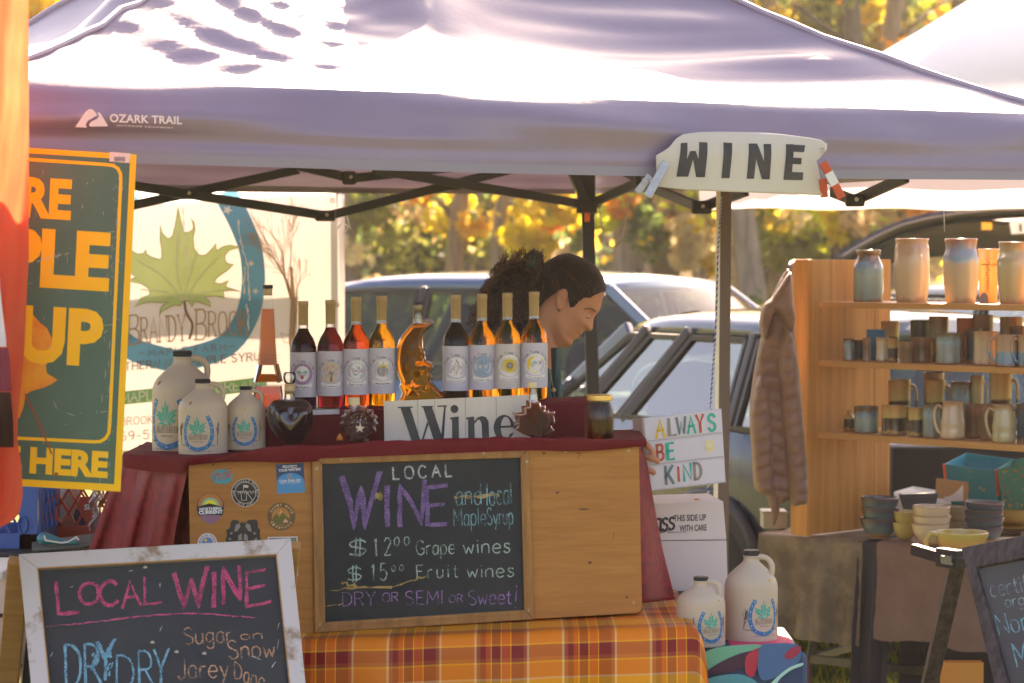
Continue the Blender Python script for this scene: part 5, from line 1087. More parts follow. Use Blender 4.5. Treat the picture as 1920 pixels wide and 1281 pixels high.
sticker('round black and white sticker with a flag drawing', lambda b: disc(b, 460, 924, 26.5, .0014), SM('cream', (.60, .55, .48)), [
    ('black_ring', SM('black', (.022, .018, .015)), lambda b: (disc(b, 460, 924, 25.4, .0016), )), ('white_ring', SM('cream', (.60, .55, .48)), lambda b: (disc(b, 460, 924, 20.2, .0018, r0=19.2), arc_text(b, 'THE VALHALLA PROJECT', 460, 924, 20.9, 3.6, -105, 105, .0018), arc_text(b, 'EST. 2017', 460, 924, 20.9, 3.6, 215, 145, .0018, inside=True),
        ppoly(b, BX, [(456, 909), (457, 909), (457, 920), (456, 920)], .0018), ppoly(b, BX, [(457, 909), (466, 910), (465, 915), (457, 914)], .0018), [ribbon(b, [Vector((443+k*4, 920+(k % 2)*2)), Vector((446+k*4, 922)), Vector((447+k*4, 927-(k % 3)))], .9, lambda x, y: bx(x, y, .0018)) for k in range(9)], ribbon(b, [Vector(q) for q in [(447, 923), (462, 922), (475, 940)]], 1.2, lambda x, y: bx(x, y, .0018)), ribbon(b, [Vector(q) for q in [(452, 925), (453, 938), (462, 938), (462, 925)]], 1.0, lambda x, y: bx(x, y, .0018))))])
def half(b, cx, cy, r, off, top=True, n=20, r0=0):
    pts = [bx(cx+cos(a)*r, cy+(-1 if top else 1)*sin(a)*r, off) for a in [pi*k/n for k in range(n+1)]]; b.poly(pts)
sticker('round sunrise sticker with white lettering', lambda b: disc(b, 394.5, 951, 26, .0008), SM('purple', (.10, .05, .13)), [
    ('orange_sky', SM('orange', (.55, .20, .03)), lambda b: half(b, 394.5, 949, 23.5, .0010)), ('mint_arc', SM('mint', (.25, .50, .35)), lambda b: half(b, 394.5, 950, 17, .0012)), ('sun', SM('yellow', (.85, .75, .03)), lambda b: half(b, 394.5, 950, 12.5, .0014)),
    ('hills', SM('black', (.022, .018, .015)), lambda b: ppoly(b, BX, [(371, 966), (370, 951), (382, 947), (392, 944), (402, 946), (419, 951), (418, 966)], .0016)), ('sea', SM('lilac', (.32, .15, .24)), lambda b: half(b, 394.5, 963, 19, .0015, top=False)),
    ('lettering', SM('white', (.75, .75, .75)), lambda b: (print_text(b, 'NORTHERN', [(374, 952), (415, 950), (415, 956), (374, 958)], lambda x, y: bx(x, y, .0020), .05), print_text(b, 'CURRENT', [(372, 958), (418, 956), (418, 963), (373, 965)], lambda x, y: bx(x, y, .0020), .06)))])
sticker('round brown camping sticker', lambda b: disc(b, 527.5, 968.5, 26.5, .0008), SM('brown', (.17, .09, .03)), [
    ('picture', SM('orange2', (.50, .22, .05)), lambda b: disc(b, 526.5, 968.5, 17, .0010)), ('mountains', SM('olive', (.14, .13, .03)), lambda b: (ppoly(b, BX, [(511, 976), (512, 970), (518, 963), (524, 970), (530, 961), (538, 969), (543, 973), (541, 978), (533, 984), (520, 984)], .0012))), ('moon_and_tent', SM('peach', (.75, .42, .22)), lambda b: (ppoly(b, BX, [(526, 956), (529, 959), (527, 963), (522, 962), (525, 960)], .0014), ppoly(b, BX, [(530, 980), (535, 972), (541, 979)], .0014))),
    ('lettering', SM('tan2', (.62, .48, .25)), lambda b: (arc_text(b, "DON'T MOVE", 527.5, 968.5, 19, 4.6, -62, 70, .0012), arc_text(b, 'FIREWOOD', 527.5, 968.5, 19, 4.6, 240, 125, .0012, inside=True)))])
sk = [(433, 979), (436, 975), (445, 975), (450, 981), (455, 979), (460, 981), (466, 975), (476, 974), (483, 976), (484, 990), (488, 993), (487, 1003), (489, 1012), (484, 1022), (470, 1030), (440, 1030), (425, 1020), (423, 1012), (426, 1003), (424, 995), (431, 990)]
sticker('black and white mirrored sculpture cutout sticker', lambda b: ppoly(b, BX, sk, .0008), SM('charcoal', (.04, .035, .03)), [('highlights', SM('grey', (.28, .26, .24)), lambda b: [ppoly(b, BX, [(455.5+s*(x-455.5), y) for x, y in q], .0011) for s in (1, -1) for q in ([(442, 984), (449, 981), (451, 987), (445, 996), (439, 997)], [(447, 1004), (453, 1000), (454, 1012), (446, 1014)], [(430, 1000), (436, 997), (435, 1003)], [(428, 1008), (434, 1010), (431, 1014)])])])
sticker('white round sticker showing just above the A-board', lambda b: disc(b, 389, 1018, 18.5, .0008), SM('paper', (.70, .68, .66)), [('landscape', SM('green', (.15, .32, .08)), lambda b: disc(b, 389, 1019, 11, .0010)), ('sky', SM('blue3', (.15, .25, .55)), lambda b: half(b, 389, 1018, 10.5, .0012)), ('sun', SM('yellow', (.85, .75, .03)), lambda b: disc(b, 386, 1013, 2.5, .0014)), ('lettering', SM('dk', (.06, .07, .12)), lambda b: arc_text(b, 'ADIRONDACK PADDLERS', 389, 1018, 12.8, 3.2, -110, 110, .0011))])
sticker('colourful square poster sticker behind the A-board corner', lambda b: ppoly(b, BX, [(502, 1007), (558, 1006), (559, 1080), (503, 1082)], .0008), SM('paper', (.70, .68, .66)), [('artwork', mat('sticker art', (.07, .08, .20), .5, col2=(.20, .28, .10), scale=30), lambda b: ppoly(b, BX, [(504, 1009), (556, 1008), (557, 1078), (505, 1080)], .0010)), ('orange_band', SM('orange', (.55, .20, .03)), lambda b: ppoly(b, BX, [(545, 1040), (557, 1020), (557, 1032), (548, 1050), (540, 1062)], .0012)), ('white_bird', SM('white', (.75, .75, .75)), lambda b: ppoly(b, BX, [(546, 1030), (551, 1022), (550, 1030), (555, 1033), (548, 1036)], .0013))])

# ------------------------------------------------------------ maroon cloths and the riser
def damask():
    m = mat('maroon damask', (.22, .012, .025), .55, spec=.3); n, l, b = nodes_of(m)
    tc = n.new('ShaderNodeTexCoord'); w = n.new('ShaderNodeTexWave'); w.inputs['Scale'].default_value = 9; w.inputs['Distortion'].default_value = 14; w.inputs['Detail'].default_value = 1.5; w.inputs['Detail Scale'].default_value = 1.6
    l.new(tc.outputs['Object'], w.inputs[0]); r = n.new('ShaderNodeValToRGB'); r.color_ramp.elements[0].position = .55; r.color_ramp.elements[1].position = .66; r.color_ramp.elements[0].color = (.19, .010, .020, 1); r.color_ramp.elements[1].color = (.26, .014, .022, 1)
    l.new(w.outputs[0], r.inputs[0]); l.new(r.outputs[0], b.inputs['Base Color']); return m
M_DAM = damask(); M_MAR = mat('maroon cloth', (.15, .008, .016), .8, col2=(.18, .012, .022), scale=14, bump=.25, bscale=90, bdist=.001, spec=.2)
def ztop(x): return 1.208+.036*(x+.82)/1.15
# cloth over the box top with a rolled front edge
rollp = [(235, 0), (340, 0), (430, .004), (480, .020), (560, .026), (620, .020), (700, .028), (900, .026), (1000, .022), (1080, .014), (1150, .006), (1210, 0)]
def topcloth(u, v):
    px = lerp(232, 1212, u); base = BX.at(max(px, 300), interp([(353, 866), (1198, 832)], px), .014); d = base.y if px > 355 else lerp(6.42, base.y, (px-232)/123); p = P(px, 850, d); x = p.x; zt = ztop(x)
    r = interp(rollp, px)+.004*mnoise.noise(Vector((u*30, 0, 4))); w = .006*mnoise.noise(Vector((u*24, v*9, 1)))
    if v < .12: k = v/.12; hem = .008+.010*(.5+.5*sin(u*23))*(0 if 600 < px < 985 else .8)+(.02 if px < 352 else 0); return Vector((x, d-.006-.010*sin(k*pi*.6), lerp(zt-hem-.004, zt+r, k**.8)))
    if v < .3: k = (v-.12)/.18; return Vector((x, d+.055*k, zt+r*(1-k)**1.2+.003+w*.5))
    k = (v-.3)/.7; return Vector((x+.0, d+.055+.36*k, zt+.003+w*.4))
b = MB(); b.grid(topcloth, 130, 34); tag(b.build('box_cloth', M_MAR, smooth=True), 'plain maroon cloth laid over the top of the plywood box', 'cloth')
def ldrape(u, v):
    a0 = Vector((232, 847, 6.50)); a1 = Vector((356, 866, 6.19)); b0 = Vector((150, 1075, 6.56)); b1 = Vector((322, 1075, 6.26)); q = a0.lerp(a1, u).lerp(b0.lerp(b1, u), v); 
    q.x += -6*sin(v*2.5)*(u); f = sin(u*17+v*2.0)*.5+sin(u*31-v*2+1)*.25
    return P(q.x, q.y, q.z-(.006+.035*v)*f*min(1, v*5+.05))
b = MB(); b.grid(ldrape, 70, 40); b.grid(lambda u, v: P(*(Vector((232, 847, 6.50)).lerp(Vector((356, 866, 6.19)), u).lerp(Vector((262, 846, 6.85)).lerp(Vector((420, 856, 6.6)), u), v))), 10, 4)
b.grid(lambda u, v: P(lerp(290, 430, u), lerp(860, 1090, v), 6.58+.02*sin(u*20)), 20, 6)
tag(b.build('damask_drape', M_DAM, smooth=True), 'shiny red damask cloth hanging down the left end of the plywood box', 'cloth')
def rdrape(u, v):
    y = lerp(832, 1132, v); xr2 = interp([(832, 1199), (870, 1213), (960, 1228), (1040, 1243), (1100, 1258), (1132, 1266)], y); xl2 = interp([(832, 1190), (1132, 1196)], y); x = lerp(xl2, xr2, u)
    return P(x, y-8*u*v, 6.40+.16*u+.02*sin(u*7+v*3)*v)
b = MB(); b.grid(rdrape, 20, 40); tag(b.build('damask_drape', M_DAM, smooth=True, solid=.002), 'red damask cloth hanging down the right end of the plywood box', 'cloth')
# riser
RA, RB = P(455, 774, 6.47), P(1108, 752, 6.50)
t = thing('riser', 'low riser under the bottles, covered in maroon cloth', 'riser', (RA+RB)/2-Vector((0, 0, .11)))
def rz(x): return lerp(RA.z, RB.z, (x-RA.x)/(RB.x-RA.x))
b = MB(); b.slab([RA, RB, RB+Vector((.02, .17, 0)), RA+Vector((0, .17, 0))], (0, 0, -.014)); b.build('board', mat('white painted board', (.62, .60, .60), .5), t, bevel=.002)
b = MB(); b.slab([RA+Vector((.01, .01, -.014)), RB+Vector((-.01, .01, -.014)), RB+Vector((0, .16, -.014)), RA+Vector((.01, .16, -.014))], (0, 0, -.085)); b.build('block', M_TBL, t)
XC = P(637, 760, 6.47).x
def rcl(u, v):
    x = lerp(XC, RB.x+.012, u); 
    if v < .35: k = v/.35; return Vector((x, lerp(RB.y+.17, RA.y-.004, k), rz(x)+.003+.0015*mnoise.noise(Vector((x*30, k*4, 0)))))
    k = (v-.35)/.65; return Vector((x, RA.y-.006-.004*sin(x*25)*k, rz(x)+.003-.105*k))
b = MB(); b.grid(rcl, 60, 20)
b.grid(lambda u, v: Vector((RB.x+.012+.012*v, lerp(RB.y-.006, RB.y+.17, u), RB.z+.003-.1*v)), 8, 6)
b.build('cover', M_MAR, t, smooth=True)
b = MB(); b.grid(lambda u, v: Vector((lerp(RA.x, XC+.002, u), RA.y+.002-.003*v, rz(lerp(RA.x, XC, u))-.012-.1*v)), 20, 5); b.build('front_cover', M_MAR, t, smooth=True)
# ------------------------------------------------------------ glass and liquids
G_CLEAR = clear_shell('clear bottle glass', (.93, .96, .95), .22, .02)
G_SOFT = clear_shell('thin clear glass', (.95, .96, .94), .035, .06)
def wine_mat(n, c, rough=.0, spec_tint=None):
    return tinted_glass('wine '+n, c, rough, 1.33)
W_DARKR = wine_mat('blackberry', (.012, .003, .008)); W_RED = wine_mat('ruby', (.13, .006, .012)); W_ORG = wine_mat('red amber', (.66, .07, .008)); W_AMB = wine_mat('amber', (.93, .36, .025)); W_BLK = wine_mat('black', (.01, .008, .012)); W_AMB2 = wine_mat('deep amber', (.88, .29, .03))
M_CAPS = mat('tan capsule', (.50, .34, .16), .45, col2=(.42, .27, .12), scale=5, stretch=(40, 40, 2), bump=.15, bdist=.001, contrast=(.3, .7)); M_CORK = mat('cork', (.62, .45, .25), .8, col2=(.5, .34, .18), scale=90)
M_LAB = mat('label paper', (.52, .49, .55), .65, col2=(.57, .53, .56), scale=12); M_LAB2 = mat('cream label paper', (.58, .52, .47), .65)
PRT = {}
def PM(n, c):
    if n not in PRT: PRT[n] = mat('print '+n, c, .6)
    return PRT[n]
K_BLK = PM('black', (.06, .05, .06)); K_WHT = PM('white', (.74, .70, .66)); K_GRY = PM('grey', (.30, .29, .30)); K_PUR = PM('purple', (.30, .14, .30)); K_GRN = PM('green', (.20, .42, .30)); K_RED = PM('red', (.50, .08, .08)); K_PNK = PM('pink', (.62, .28, .28)); K_TEAL = PM('teal', (.20, .48, .42)); K_YEL = PM('yellow', (.78, .58, .04)); K_BRN = PM('brown', (.26, .15, .09)); K_BLU = PM('blue', (.25, .36, .45)); K_TAN = PM('tan', (.60, .47, .34))
BH = .297; BR_ = .0368
PROF = [(.030, 0), (.0345, .001), (BR_, .006), (BR_, .158), (.0362, .168), (.0335, .180), (.0275, .195), (.0195, .207), (.0150, .216), (.0138, .222)]
def wine_bottle(px, base_py, d, liquid, art, label, s=1.0, twist=0, tilt=0):
    base = P(px, base_py, d); t = thing('wine_bottle', label, 'wine bottle', base, 'labelled wine bottles standing in a row', rot=(0, 0, 0))
    b = lmb(); b.smooth = True; b.lathe([(r*s, z*s) for r, z in PROF], 40, capt=True); b.build('bottle_body', liquid, t)
    b = lmb(); b.smooth = True; b.lathe([(.0139*s, .2225*s), (.0132*s, .228*s), (.0130*s, .236*s)], 28, capb=False, capt=False); b.build('bottle_neck', G_CLEAR, t)
    b = lmb(); b.smooth = False; b.lathe([(.0133*s, .2305*s), (.0136*s, .2310*s), (.0138*s, .283*s), (.0146*s, .2835*s), (.0146*s, .292*s), (.0140*s, .2965*s), (0, .297*s)], 32, capb=False, capt=False); o = b.build('capsule', M_CAPS, t, smooth=True); 
    R = BR_*s+.0005; TW = radians(twist)
    def cyl(x, y, off=0): a = x/R+TW; rr_ = R+off; return Vector((sin(a)*rr_, -cos(a)*rr_, y))
    lm = M_LAB2 if art in ('sun',) else M_LAB; z0, z1 = .034*s, .157*s; W2 = .068*s
    b = lmb(); b.grid(lambda u, v: cyl(lerp(-W2, W2, u), lerp(z0, z1, v)), 36, 2); L = b.build('label', lm, t, smooth=True)
    layers = {}
    def LB(m):
        if m not in layers: layers[m] = lmb()
        return layers[m]
    cz = lerp(z0, z1, .52); cr = .030*s
    def F(o): return lambda x, y: cyl(x, y, o)
    def dsc(m, cx, cy, r, o, ry=None, n=28, r0=0):
        ry = ry or r; fn = F(o); bb = LB(m)
        if r0: bb.add([fn(cx+cos(a)*q, cy+sin(a)*q) for q in (r0, r) for a in [2*pi*k/n for k in range(n)]], [(k, (k+1) % n, n+(k+1) % n, n+k) for k in range(n)])
        else: bb.add([fn(cx, cy)]+[fn(cx+cos(2*pi*k/n)*r*.5, cy+sin(2*pi*k/n)*ry*.5) for k in range(n)]+[fn(cx+cos(2*pi*k/n)*r, cy+sin(2*pi*k/n)*ry) for k in range(n)], [(0, 1+k, 1+(k+1) % n) for k in range(n)]+[(1+k, 1+(k+1) % n, 1+n+(k+1) % n, 1+n+k)[::1] for k in range(n)])
    def pol(m, pts, o): LB(m).poly([F(o)(x, y) for x, y in pts])
    def lin(m, pts, w, o, taper=False): ribbon(LB(m), [Vector(p) for p in pts], w, F(o), taper=taper)
    # arched name, flourishes, ribbon, small print
    def arc(m, text, cx, cy, r, h, a0, a1, o=.0004):
        n = len(text)
        for i, ch in enumerate(text):
            if ch == ' ': continue
            a = radians(lerp(a0, a1, i/(n-1))); w = abs(radians(a1-a0))*r/n*.44
            c = [(-w, r+h), (w, r+h), (w, r), (-w, r)]; write(LB(m), ch, [(cx+q[0]*cos(a)+q[1]*sin(a), -(cy-(q[0]*sin(a))*1+q[1]*cos(a))) for q in c], lambda x, y: F(o)(x, -y), sw=.11)
    arc(K_BLK, 'OLDE TYME WINERY'.title(), 0, cz-.002, cr+.0030, .0078, -70, 84)
    for sx in (-1,):
        lin(K_GRY, [(p.x, p.y) for p in catmull([Vector((sx*(.036+.002*sin(k*1.7)), z0+.018+k*.008, 0)) for k in range(9)], 4)], .0007, .0004)
        for k in range(5): lin(K_GRY, [(p.x, p.y) for p in catmull([Vector(q) for q in [(sx*.036, z0+.022+k*.014, 0), (sx*.042, z0+.026+k*.014, 0), (sx*.040, z0+.031+k*.014, 0), (sx*.037, z0+.028+k*.014, 0)]], 4)], .0006, .0004)
    dsc(K_WHT, 0, cz, cr, .0003)
    names = {'raspberry': 'Black Raspberry', 'cranberry': 'Cranberry', 'currant': 'Red Currant', 'chard': 'Honey Chardonnay', 'horse': 'Unicorn', 'barn': 'Winter Mist', 'sun': 'Sweet Sunshine', 'angel': 'Twilight'}
    bn_ = [(-.026*s, cz-.027*s), (-.027*s, cz-.036*s)]
    pts = [(lerp(-.029, .029, k/12)*s, cz-(.0285+.0075*(1-(2*k/12-1)**2))*s) for k in range(13)]; LB(K_WHT).add([F(.0005)(x, y+.0045*s) for x, y in pts]+[F(.0005)(x, y-.0055*s) for x, y in pts], [(k, k+1, 14+k, 13+k) for k in range(12)])
    nm = names[art]; write(LB(K_BLK if art != 'sun' else K_PNK), nm, [(-.019*s, -(cz-.0325*s)), (.019*s, -(cz-.0325*s)), (.019*s, -(cz-.0372*s)), (-.019*s, -(cz-.0372*s))], lambda x, y: F(.0007)(x, -y-.0022*s*(1-(x/.02)**2)), sw=.16)
    for k in range(3): lin(K_GRY, [(-.004*s, z0+(.0035+k*.0035)*s), (.03*s, z0+(.0035+k*.0035)*s)], .0006, .0004)
    rr = random.Random(hash(art) % 97 if False else len(art)*7+ord(art[0]))
    def ringdots(m, r, n, dr, o=.0006):
        for k in range(n): a = 2*pi*k/n; dsc(m, cos(a)*r, cz+sin(a)*r, dr, o, n=8)
    if art == 'raspberry':
        dsc(K_PUR, 0, cz, cr*.98, .0005, r0=cr*.72); ringdots(K_WHT, cr*.85, 22, .0016, .0007); ringdots(K_PUR, cr*.85, 22, .0008, .0009)
        for sx in (-1, 1): pol(K_GRN, [(0, cz), (sx*.005, cz+.007), (sx*.011, cz+.009), (sx*.015, cz+.004), (sx*.012, cz+.001), (sx*.006, cz+.002)], .0005)
        lin(K_GRN, [(0, cz+.006), (.0005, cz-.004)], .0008, .0006); dsc(K_RED, 0, cz-.0085, .0045, .0006, ry=.0055)
        for k in range(6): dsc(K_PNK, rr.uniform(-.003, .003), cz-.0085+rr.uniform(-.004, .004), .0008, .0008, n=6)
    elif art == 'cranberry':
        dsc(K_TAN, 0, cz, cr*.96, .0004); pol(K_BRN, [(-.003, cz-.024), (.004, cz-.024), (.003, cz-.008), (.010, cz+.004), (.002, cz), (0, cz+.008), (-.003, cz), (-.009, cz+.003), (-.002, cz-.009)], .0006)
        for k in range(70): a = rr.uniform(0, 2*pi); q = sqrt(rr.random())*.020; dsc(rr.choice([K_RED, K_PNK, K_PNK, K_GRN]), cos(a)*q, cz+.005+sin(a)*q*.85, .0014, .0008, n=6)
        dsc(K_GRY, 0, cz, cr, .0005, r0=cr*.97)
    elif art == 'currant':
        ringdots(K_TEAL, cr*.92, 24, .0014); ringdots(K_GRN, cr*.84, 24, .0007); pol(K_TEAL, [(-.001, cz+.015), (.009, cz+.013), (.009, cz+.005), (.001, cz+.006)], .0005); pol(K_RED, [(-.004, cz+.001), (-.001, cz-.003), (.002, cz+.001), (.001, cz+.003), (-.001, cz+.001), (-.003, cz+.003)], .0006)
        dsc(K_PNK, .015, cz+.001, .0028, .0006, ry=.006); pol(K_BLU, [(-.011, cz-.006), (-.004, cz-.009), (.004, cz-.005), (.002, cz-.011), (-.005, cz-.013)], .0006)
        for q in ((-.012, .005), (.012, -.012)): pol(K_TAN, [(x, y) for x, y in star(q[0], cz+q[1], .0045, .2, 6)], .0006)
        dsc(K_GRY, 0, cz, cr*.74, .0006, r0=cr*.71)
    elif art == 'chard':
        ringdots(K_RED, cr*.90, 26, .0012); dsc(K_GRY, 0, cz-.002, .016, .0004); pol(K_TAN, [(-.006, cz+.008), (.010, cz+.008), (.0095, cz-.010), (.006, cz-.018), (-.002, cz-.018), (-.005, cz-.010)], .0006)
        pol(K_YEL, [(-.009, cz+.006), (.013, cz+.006), (.012, cz+.016), (.007, cz+.011), (.003, cz+.020), (-.001, cz+.011), (-.006, cz+.016)], .0008); dsc(K_RED, .003, cz+.0205, .0014, .0008, n=8); lin(K_BRN, [(-.008, cz+.0085), (.012, cz+.0085)], .0012, .001)
    elif art == 'horse':
        dsc(K_GRY, 0, cz, cr*1.0, .0005, r0=cr*.96); pol(K_TAN, [(-.006, cz-.004), (-.004, cz+.004), (.002, cz+.005), (.003, cz+.012), (.008, cz+.014), (.009, cz+.006), (.007, cz-.002), (.008, cz-.014), (.006, cz-.014), (.004, cz-.005), (-.003, cz-.006), (-.001, cz-.019), (-.003, cz-.019), (-.006, cz-.008)], .0005)
        for pts in ([(0, cz+.004), (-.001, cz+.012), (.003, cz+.018), (.006, cz+.012), (.009, cz+.014)], [(-.007, cz-.003), (-.013, cz-.005), (-.013, cz-.012), (-.016, cz-.013)], [(.001, cz-.006), (.001, cz-.014), (.003, cz-.019)], [(.008, cz+.004), (.014, cz+.002), (.014, cz-.004)], [(.003, cz+.018), (-.001, cz+.021), (.002, cz+.023)]): lin(K_BLK, [(p.x, p.y) for p in catmull([Vector((*q, 0)) for q in pts], 4)], .0013, .0007, True)
    elif art == 'barn':
        dsc(K_BLU, 0, cz, cr*.97, .0004); dsc(K_GRY, 0, cz, cr, .0005, r0=cr*.96); pol(K_TAN, [(-.008, cz-.002), (.012, cz-.002), (.013, cz+.006), (-.007, cz+.005)], .0006); pol(K_PNK, [(-.010, cz+.005), (.006, cz+.012), (.014, cz+.007), (-.006, cz+.007)], .0007)
        for k in range(14): x = rr.uniform(-.016, .016); y = cz-.016+rr.uniform(-.004, .009); lin(K_BLK if k % 2 else K_WHT, [(x, y), (x+.004, y+.0015), (x+.009, y-.001)], .0007, .0008, True)
        for k in range(6): x = rr.uniform(-.02, .02); lin(K_BLK, [(x, cz+.006), (x+rr.uniform(-.003, .003), cz+.016)], .0006, .0008)
    elif art == 'sun':
        for ring, (r1, w) in enumerate(((.0245, .0046), (.019, .004))):
            for k in range(20):
                a = 2*pi*(k+.5*ring)/20; u_ = Vector((cos(a), sin(a))); p_ = Vector((-sin(a), cos(a))); c = Vector((0, cz)); q = [c+u_*.007, c+u_*r1*.6+p_*w*.5, c+u_*r1, c+u_*r1*.6-p_*w*.5]
                LB(K_YEL).poly([F(.0006+.0002*ring)(v.x, v.y) for v in q]); lin(K_BRN, [(q[0].x, q[0].y), ((c+u_*r1*.8).x, (c+u_*r1*.8).y)], .0005, .0010)
        dsc(K_BRN, 0, cz, .0085, .0011); dsc(K_GRY, 0, cz, .0055, .0013)
    else:
        pts = [(cos(a)*.024, cz+sin(a)*.024) for a in [radians(q) for q in range(20, 290, 15)]]+[(cos(a)*.019+.006, cz+sin(a)*.019+.003) for a in [radians(q) for q in range(275, 30, -15)]]; pol(K_YEL, pts, .0006)
        pol(K_WHT, [(-.001, cz-.014), (.012, cz-.014), (.009, cz+.002), (.007, cz+.008), (.004, cz+.002)], .0005); dsc(K_TAN, .0065, cz+.009, .0025, .0007, n=10); pol(K_TEAL, [(.004, cz+.005), (-.004, cz+.012), (-.006, cz+.004), (.003, cz)], .0006); pol(K_GRY, [(.009, cz+.005), (.015, cz+.012), (.016, cz+.003), (.010, cz)], .0006)
    for m, bb in layers.items(): bb.build('print', m, L)
    return t
def rpy(px): return lerp(770.5, 750.5, (px-540)/(1030-540))
for px, d, liq, art, lab, s, tw in [
    (569, 6.55, W_DARKR, 'raspberry', 'dark purple wine bottle with a berry in a purple ring, leftmost of the long row', 1.0, 0),
    (620, 6.55, W_RED, 'cranberry', 'red wine bottle with a brown tree on its label, second in the long row', 1.0, 6),
    (668.5, 6.55, W_ORG, 'currant', 'orange red wine bottle with a teal ring on its label, third in the long row', 1.02, 4),
    (716, 6.55, W_AMB, 'chard', 'amber wine bottle with a yellow crown on its label, beside the moon shaped bottle', 1.02, 6),
    (855, 6.55, W_BLK, 'horse', 'black wine bottle with a horse on its label, just right of the moon shaped bottle', 1.0, 2),
    (904, 6.55, W_AMB2, 'barn', 'golden wine bottle with a blue barn scene on its label', 1.0, 5),
    (951.5, 6.55, W_AMB, 'sun', 'golden wine bottle with a big yellow sunflower on its label', 1.0, 10),
    (1001.5, 6.55, W_AMB2, 'angel', 'golden wine bottle with a yellow crescent on its label, nearest to the woman', 1.0, 6)]:
    base = rpy(px)-2.5; wine_bottle(px, base, d, liq, art, lab, s*.985, tw)

# ------------------------------------------------------------ tower shaped syrup bottle
M_BLKCAP = mat('black cap', (.02, .02, .022), .5)
SY = tinted_glass('maple syrup', (.96, .42, .035), .04, 1.33); SYD = tinted_glass('dark maple syrup', (.40, .06, .01), .06, 1.33)
d = 6.45; k = d/FPX; c0 = P(503, 772, d); t = thing('tower_bottle', 'tall clear tower shaped bottle full of amber syrup beside the jugs', 'syrup bottle', c0)
Z = lambda y: (772-y)*k
def sq(prof, m, nm, par=t, n=4, rot=pi/4, cap=True, sm=False):
    b = lmb(); b.lathe([(w*k/2*(1.414 if n == 4 else 1), Z(y)) for w, y in prof], n, M=Matrix.Rotation(rot, 3, 'Z'), capb=cap, capt=cap); b.smooth = sm; return b.build(nm, m, par, smooth=sm)
M_SYT = mat('ribbed syrup', (.98, .42, .008), .15, transl=.9, coat=.4)
nn_, ll_, bb_ = nodes_of(M_SYT); tcx = nn_.new('ShaderNodeTexCoord'); vx = nn_.new('ShaderNodeTexChecker'); vx.inputs['Scale'].default_value = 240; bpx = nn_.new('ShaderNodeBump'); bpx.inputs['Distance'].default_value = .0012; bpx.inputs['Strength'].default_value = .6
ll_.new(tcx.outputs['Object'], vx.inputs[0]); ll_.new(vx.outputs['Fac'] if 'Fac' in vx.outputs else vx.outputs[1], bpx.inputs['Height']); ll_.new(bpx.outputs[0], bb_.inputs['Normal'])
sq([(30, 684), (25, 640), (21.5, 600), (19, 579)], M_SYT, 'liquid')
sq([(34, 684), (28, 640), (24, 600), (21, 578), (19, 566), (16, 553)], G_SOFT, 'glass_shaft', cap=False)
b = lmb()
for y, w in ((666, 36), (672, 37), (678, 38)): b.box((0, 0, Z(y)), (w*k, w*k, 1.4*k))
for y, w in ((716, 52), (722, 55)): b.box((0, 0, Z(y)), (w*k, w*k, 2.2*k))
b.build('ledges', G_SOFT, t)
for s in (-1, 1):
    for s2 in (-1, 1): b = lmb(); b.bar((s*15*k, s2*15*k, Z(683)), (s*22*k, s2*22*k, Z(716)), 5*k); b.build('leg', tinted_glass('smoky syrup glass', (.5, .25, .15), .1, 1.3), t)
sq([(40, 715), (36, 706), (34, 702)], M_SYT, 'arch_liquid'); sq([(50, 772), (50, 740), (46, 724)], SYD, 'base_liquid'); sq([(62, 772), (60, 756), (52, 722)], G_SOFT, 'base_glass', cap=False)
b = lmb()
for i in range(26):
    y = 582+i*3.9; w = interp([(578, 21), (684, 34)], y)
    b.box((0, -w*k/2, Z(y)), (w*k*.98, .5*k, .5*k))
for s in (-1, 1): b.bar((s*16.5*k, -17*k, Z(683)), (s*10*k, -10.5*k, Z(579)), 1.2*k)
b.build('glass_lattice', mat('amber relief', (.85, .38, .04), .2, coat=.5, transl=.6), t)
b = lmb(); pts = [(sin(a)*20*k, -30.4*k, Z(770)+cos(a)*26*k) for a in [radians(q) for q in range(-90, 91, 12)]]; b.tube(pts, .9*k, 6); b.build('arch', G_SOFT, t, smooth=True)
b = lmb(); b.lathe([(8*k, Z(554)), (8.6*k, Z(541))], 20); b.build('cork', M_CORK, t, smooth=True)
b = lmb(); b.lathe([(9.4*k, Z(541)), (9.6*k, Z(540)), (9.6*k, Z(535)), (9*k, Z(534)), (0, Z(534))], 24, capt=False); b.build('cap', M_BLKCAP, t)
b = lmb(); b.smooth = True; b.poly([(x*k, -31*k, Z(764)+y*k) for x, y in star(0, 0, 5)]); b.build('star_emblem', M_CAPS, t)

# ------------------------------------------------------------ moon shaped bottle
d = 6.55; k = d/FPX; t = thing('moon_bottle', 'crescent moon shaped bottle of bright amber syrup with a face and star', 'syrup bottle', P(788, 761, d))
cr7 = lambda L: [(740+x/6.4, 560+y/6.4) for x, y in L]
mo = cr7([(225, 292), (150, 360), (80, 450), (35, 550), (12, 680), (12, 800), (35, 910), (75, 1000), (55, 1050), (90, 1130), (85, 1290), (610, 1290), (640, 1200), (560, 1110), (500, 1050), (440, 985), (468, 940), (440, 895), (475, 835), (465, 780), (420, 755), (385, 735), (375, 690), (372, 640), (352, 590), (346, 540), (345, 450), (380, 400), (430, 350), (462, 296), (440, 290)])
mo = [(p.x, p.y) for p in catmull([Vector((*q, 0)) for q in mo], 2, True)]
def g2(x, y, cx, cy, s, a): q = ((x-(740+cx/6.4))**2+(y-(560+cy/6.4))**2)/(s/6.4)**2; return a*math.exp(-q)
stp = [(775+(x)*1, 728+(y)*1) for x, y in [(p[0], -p[1]) for p in star(0, 0, 21, 0)]]
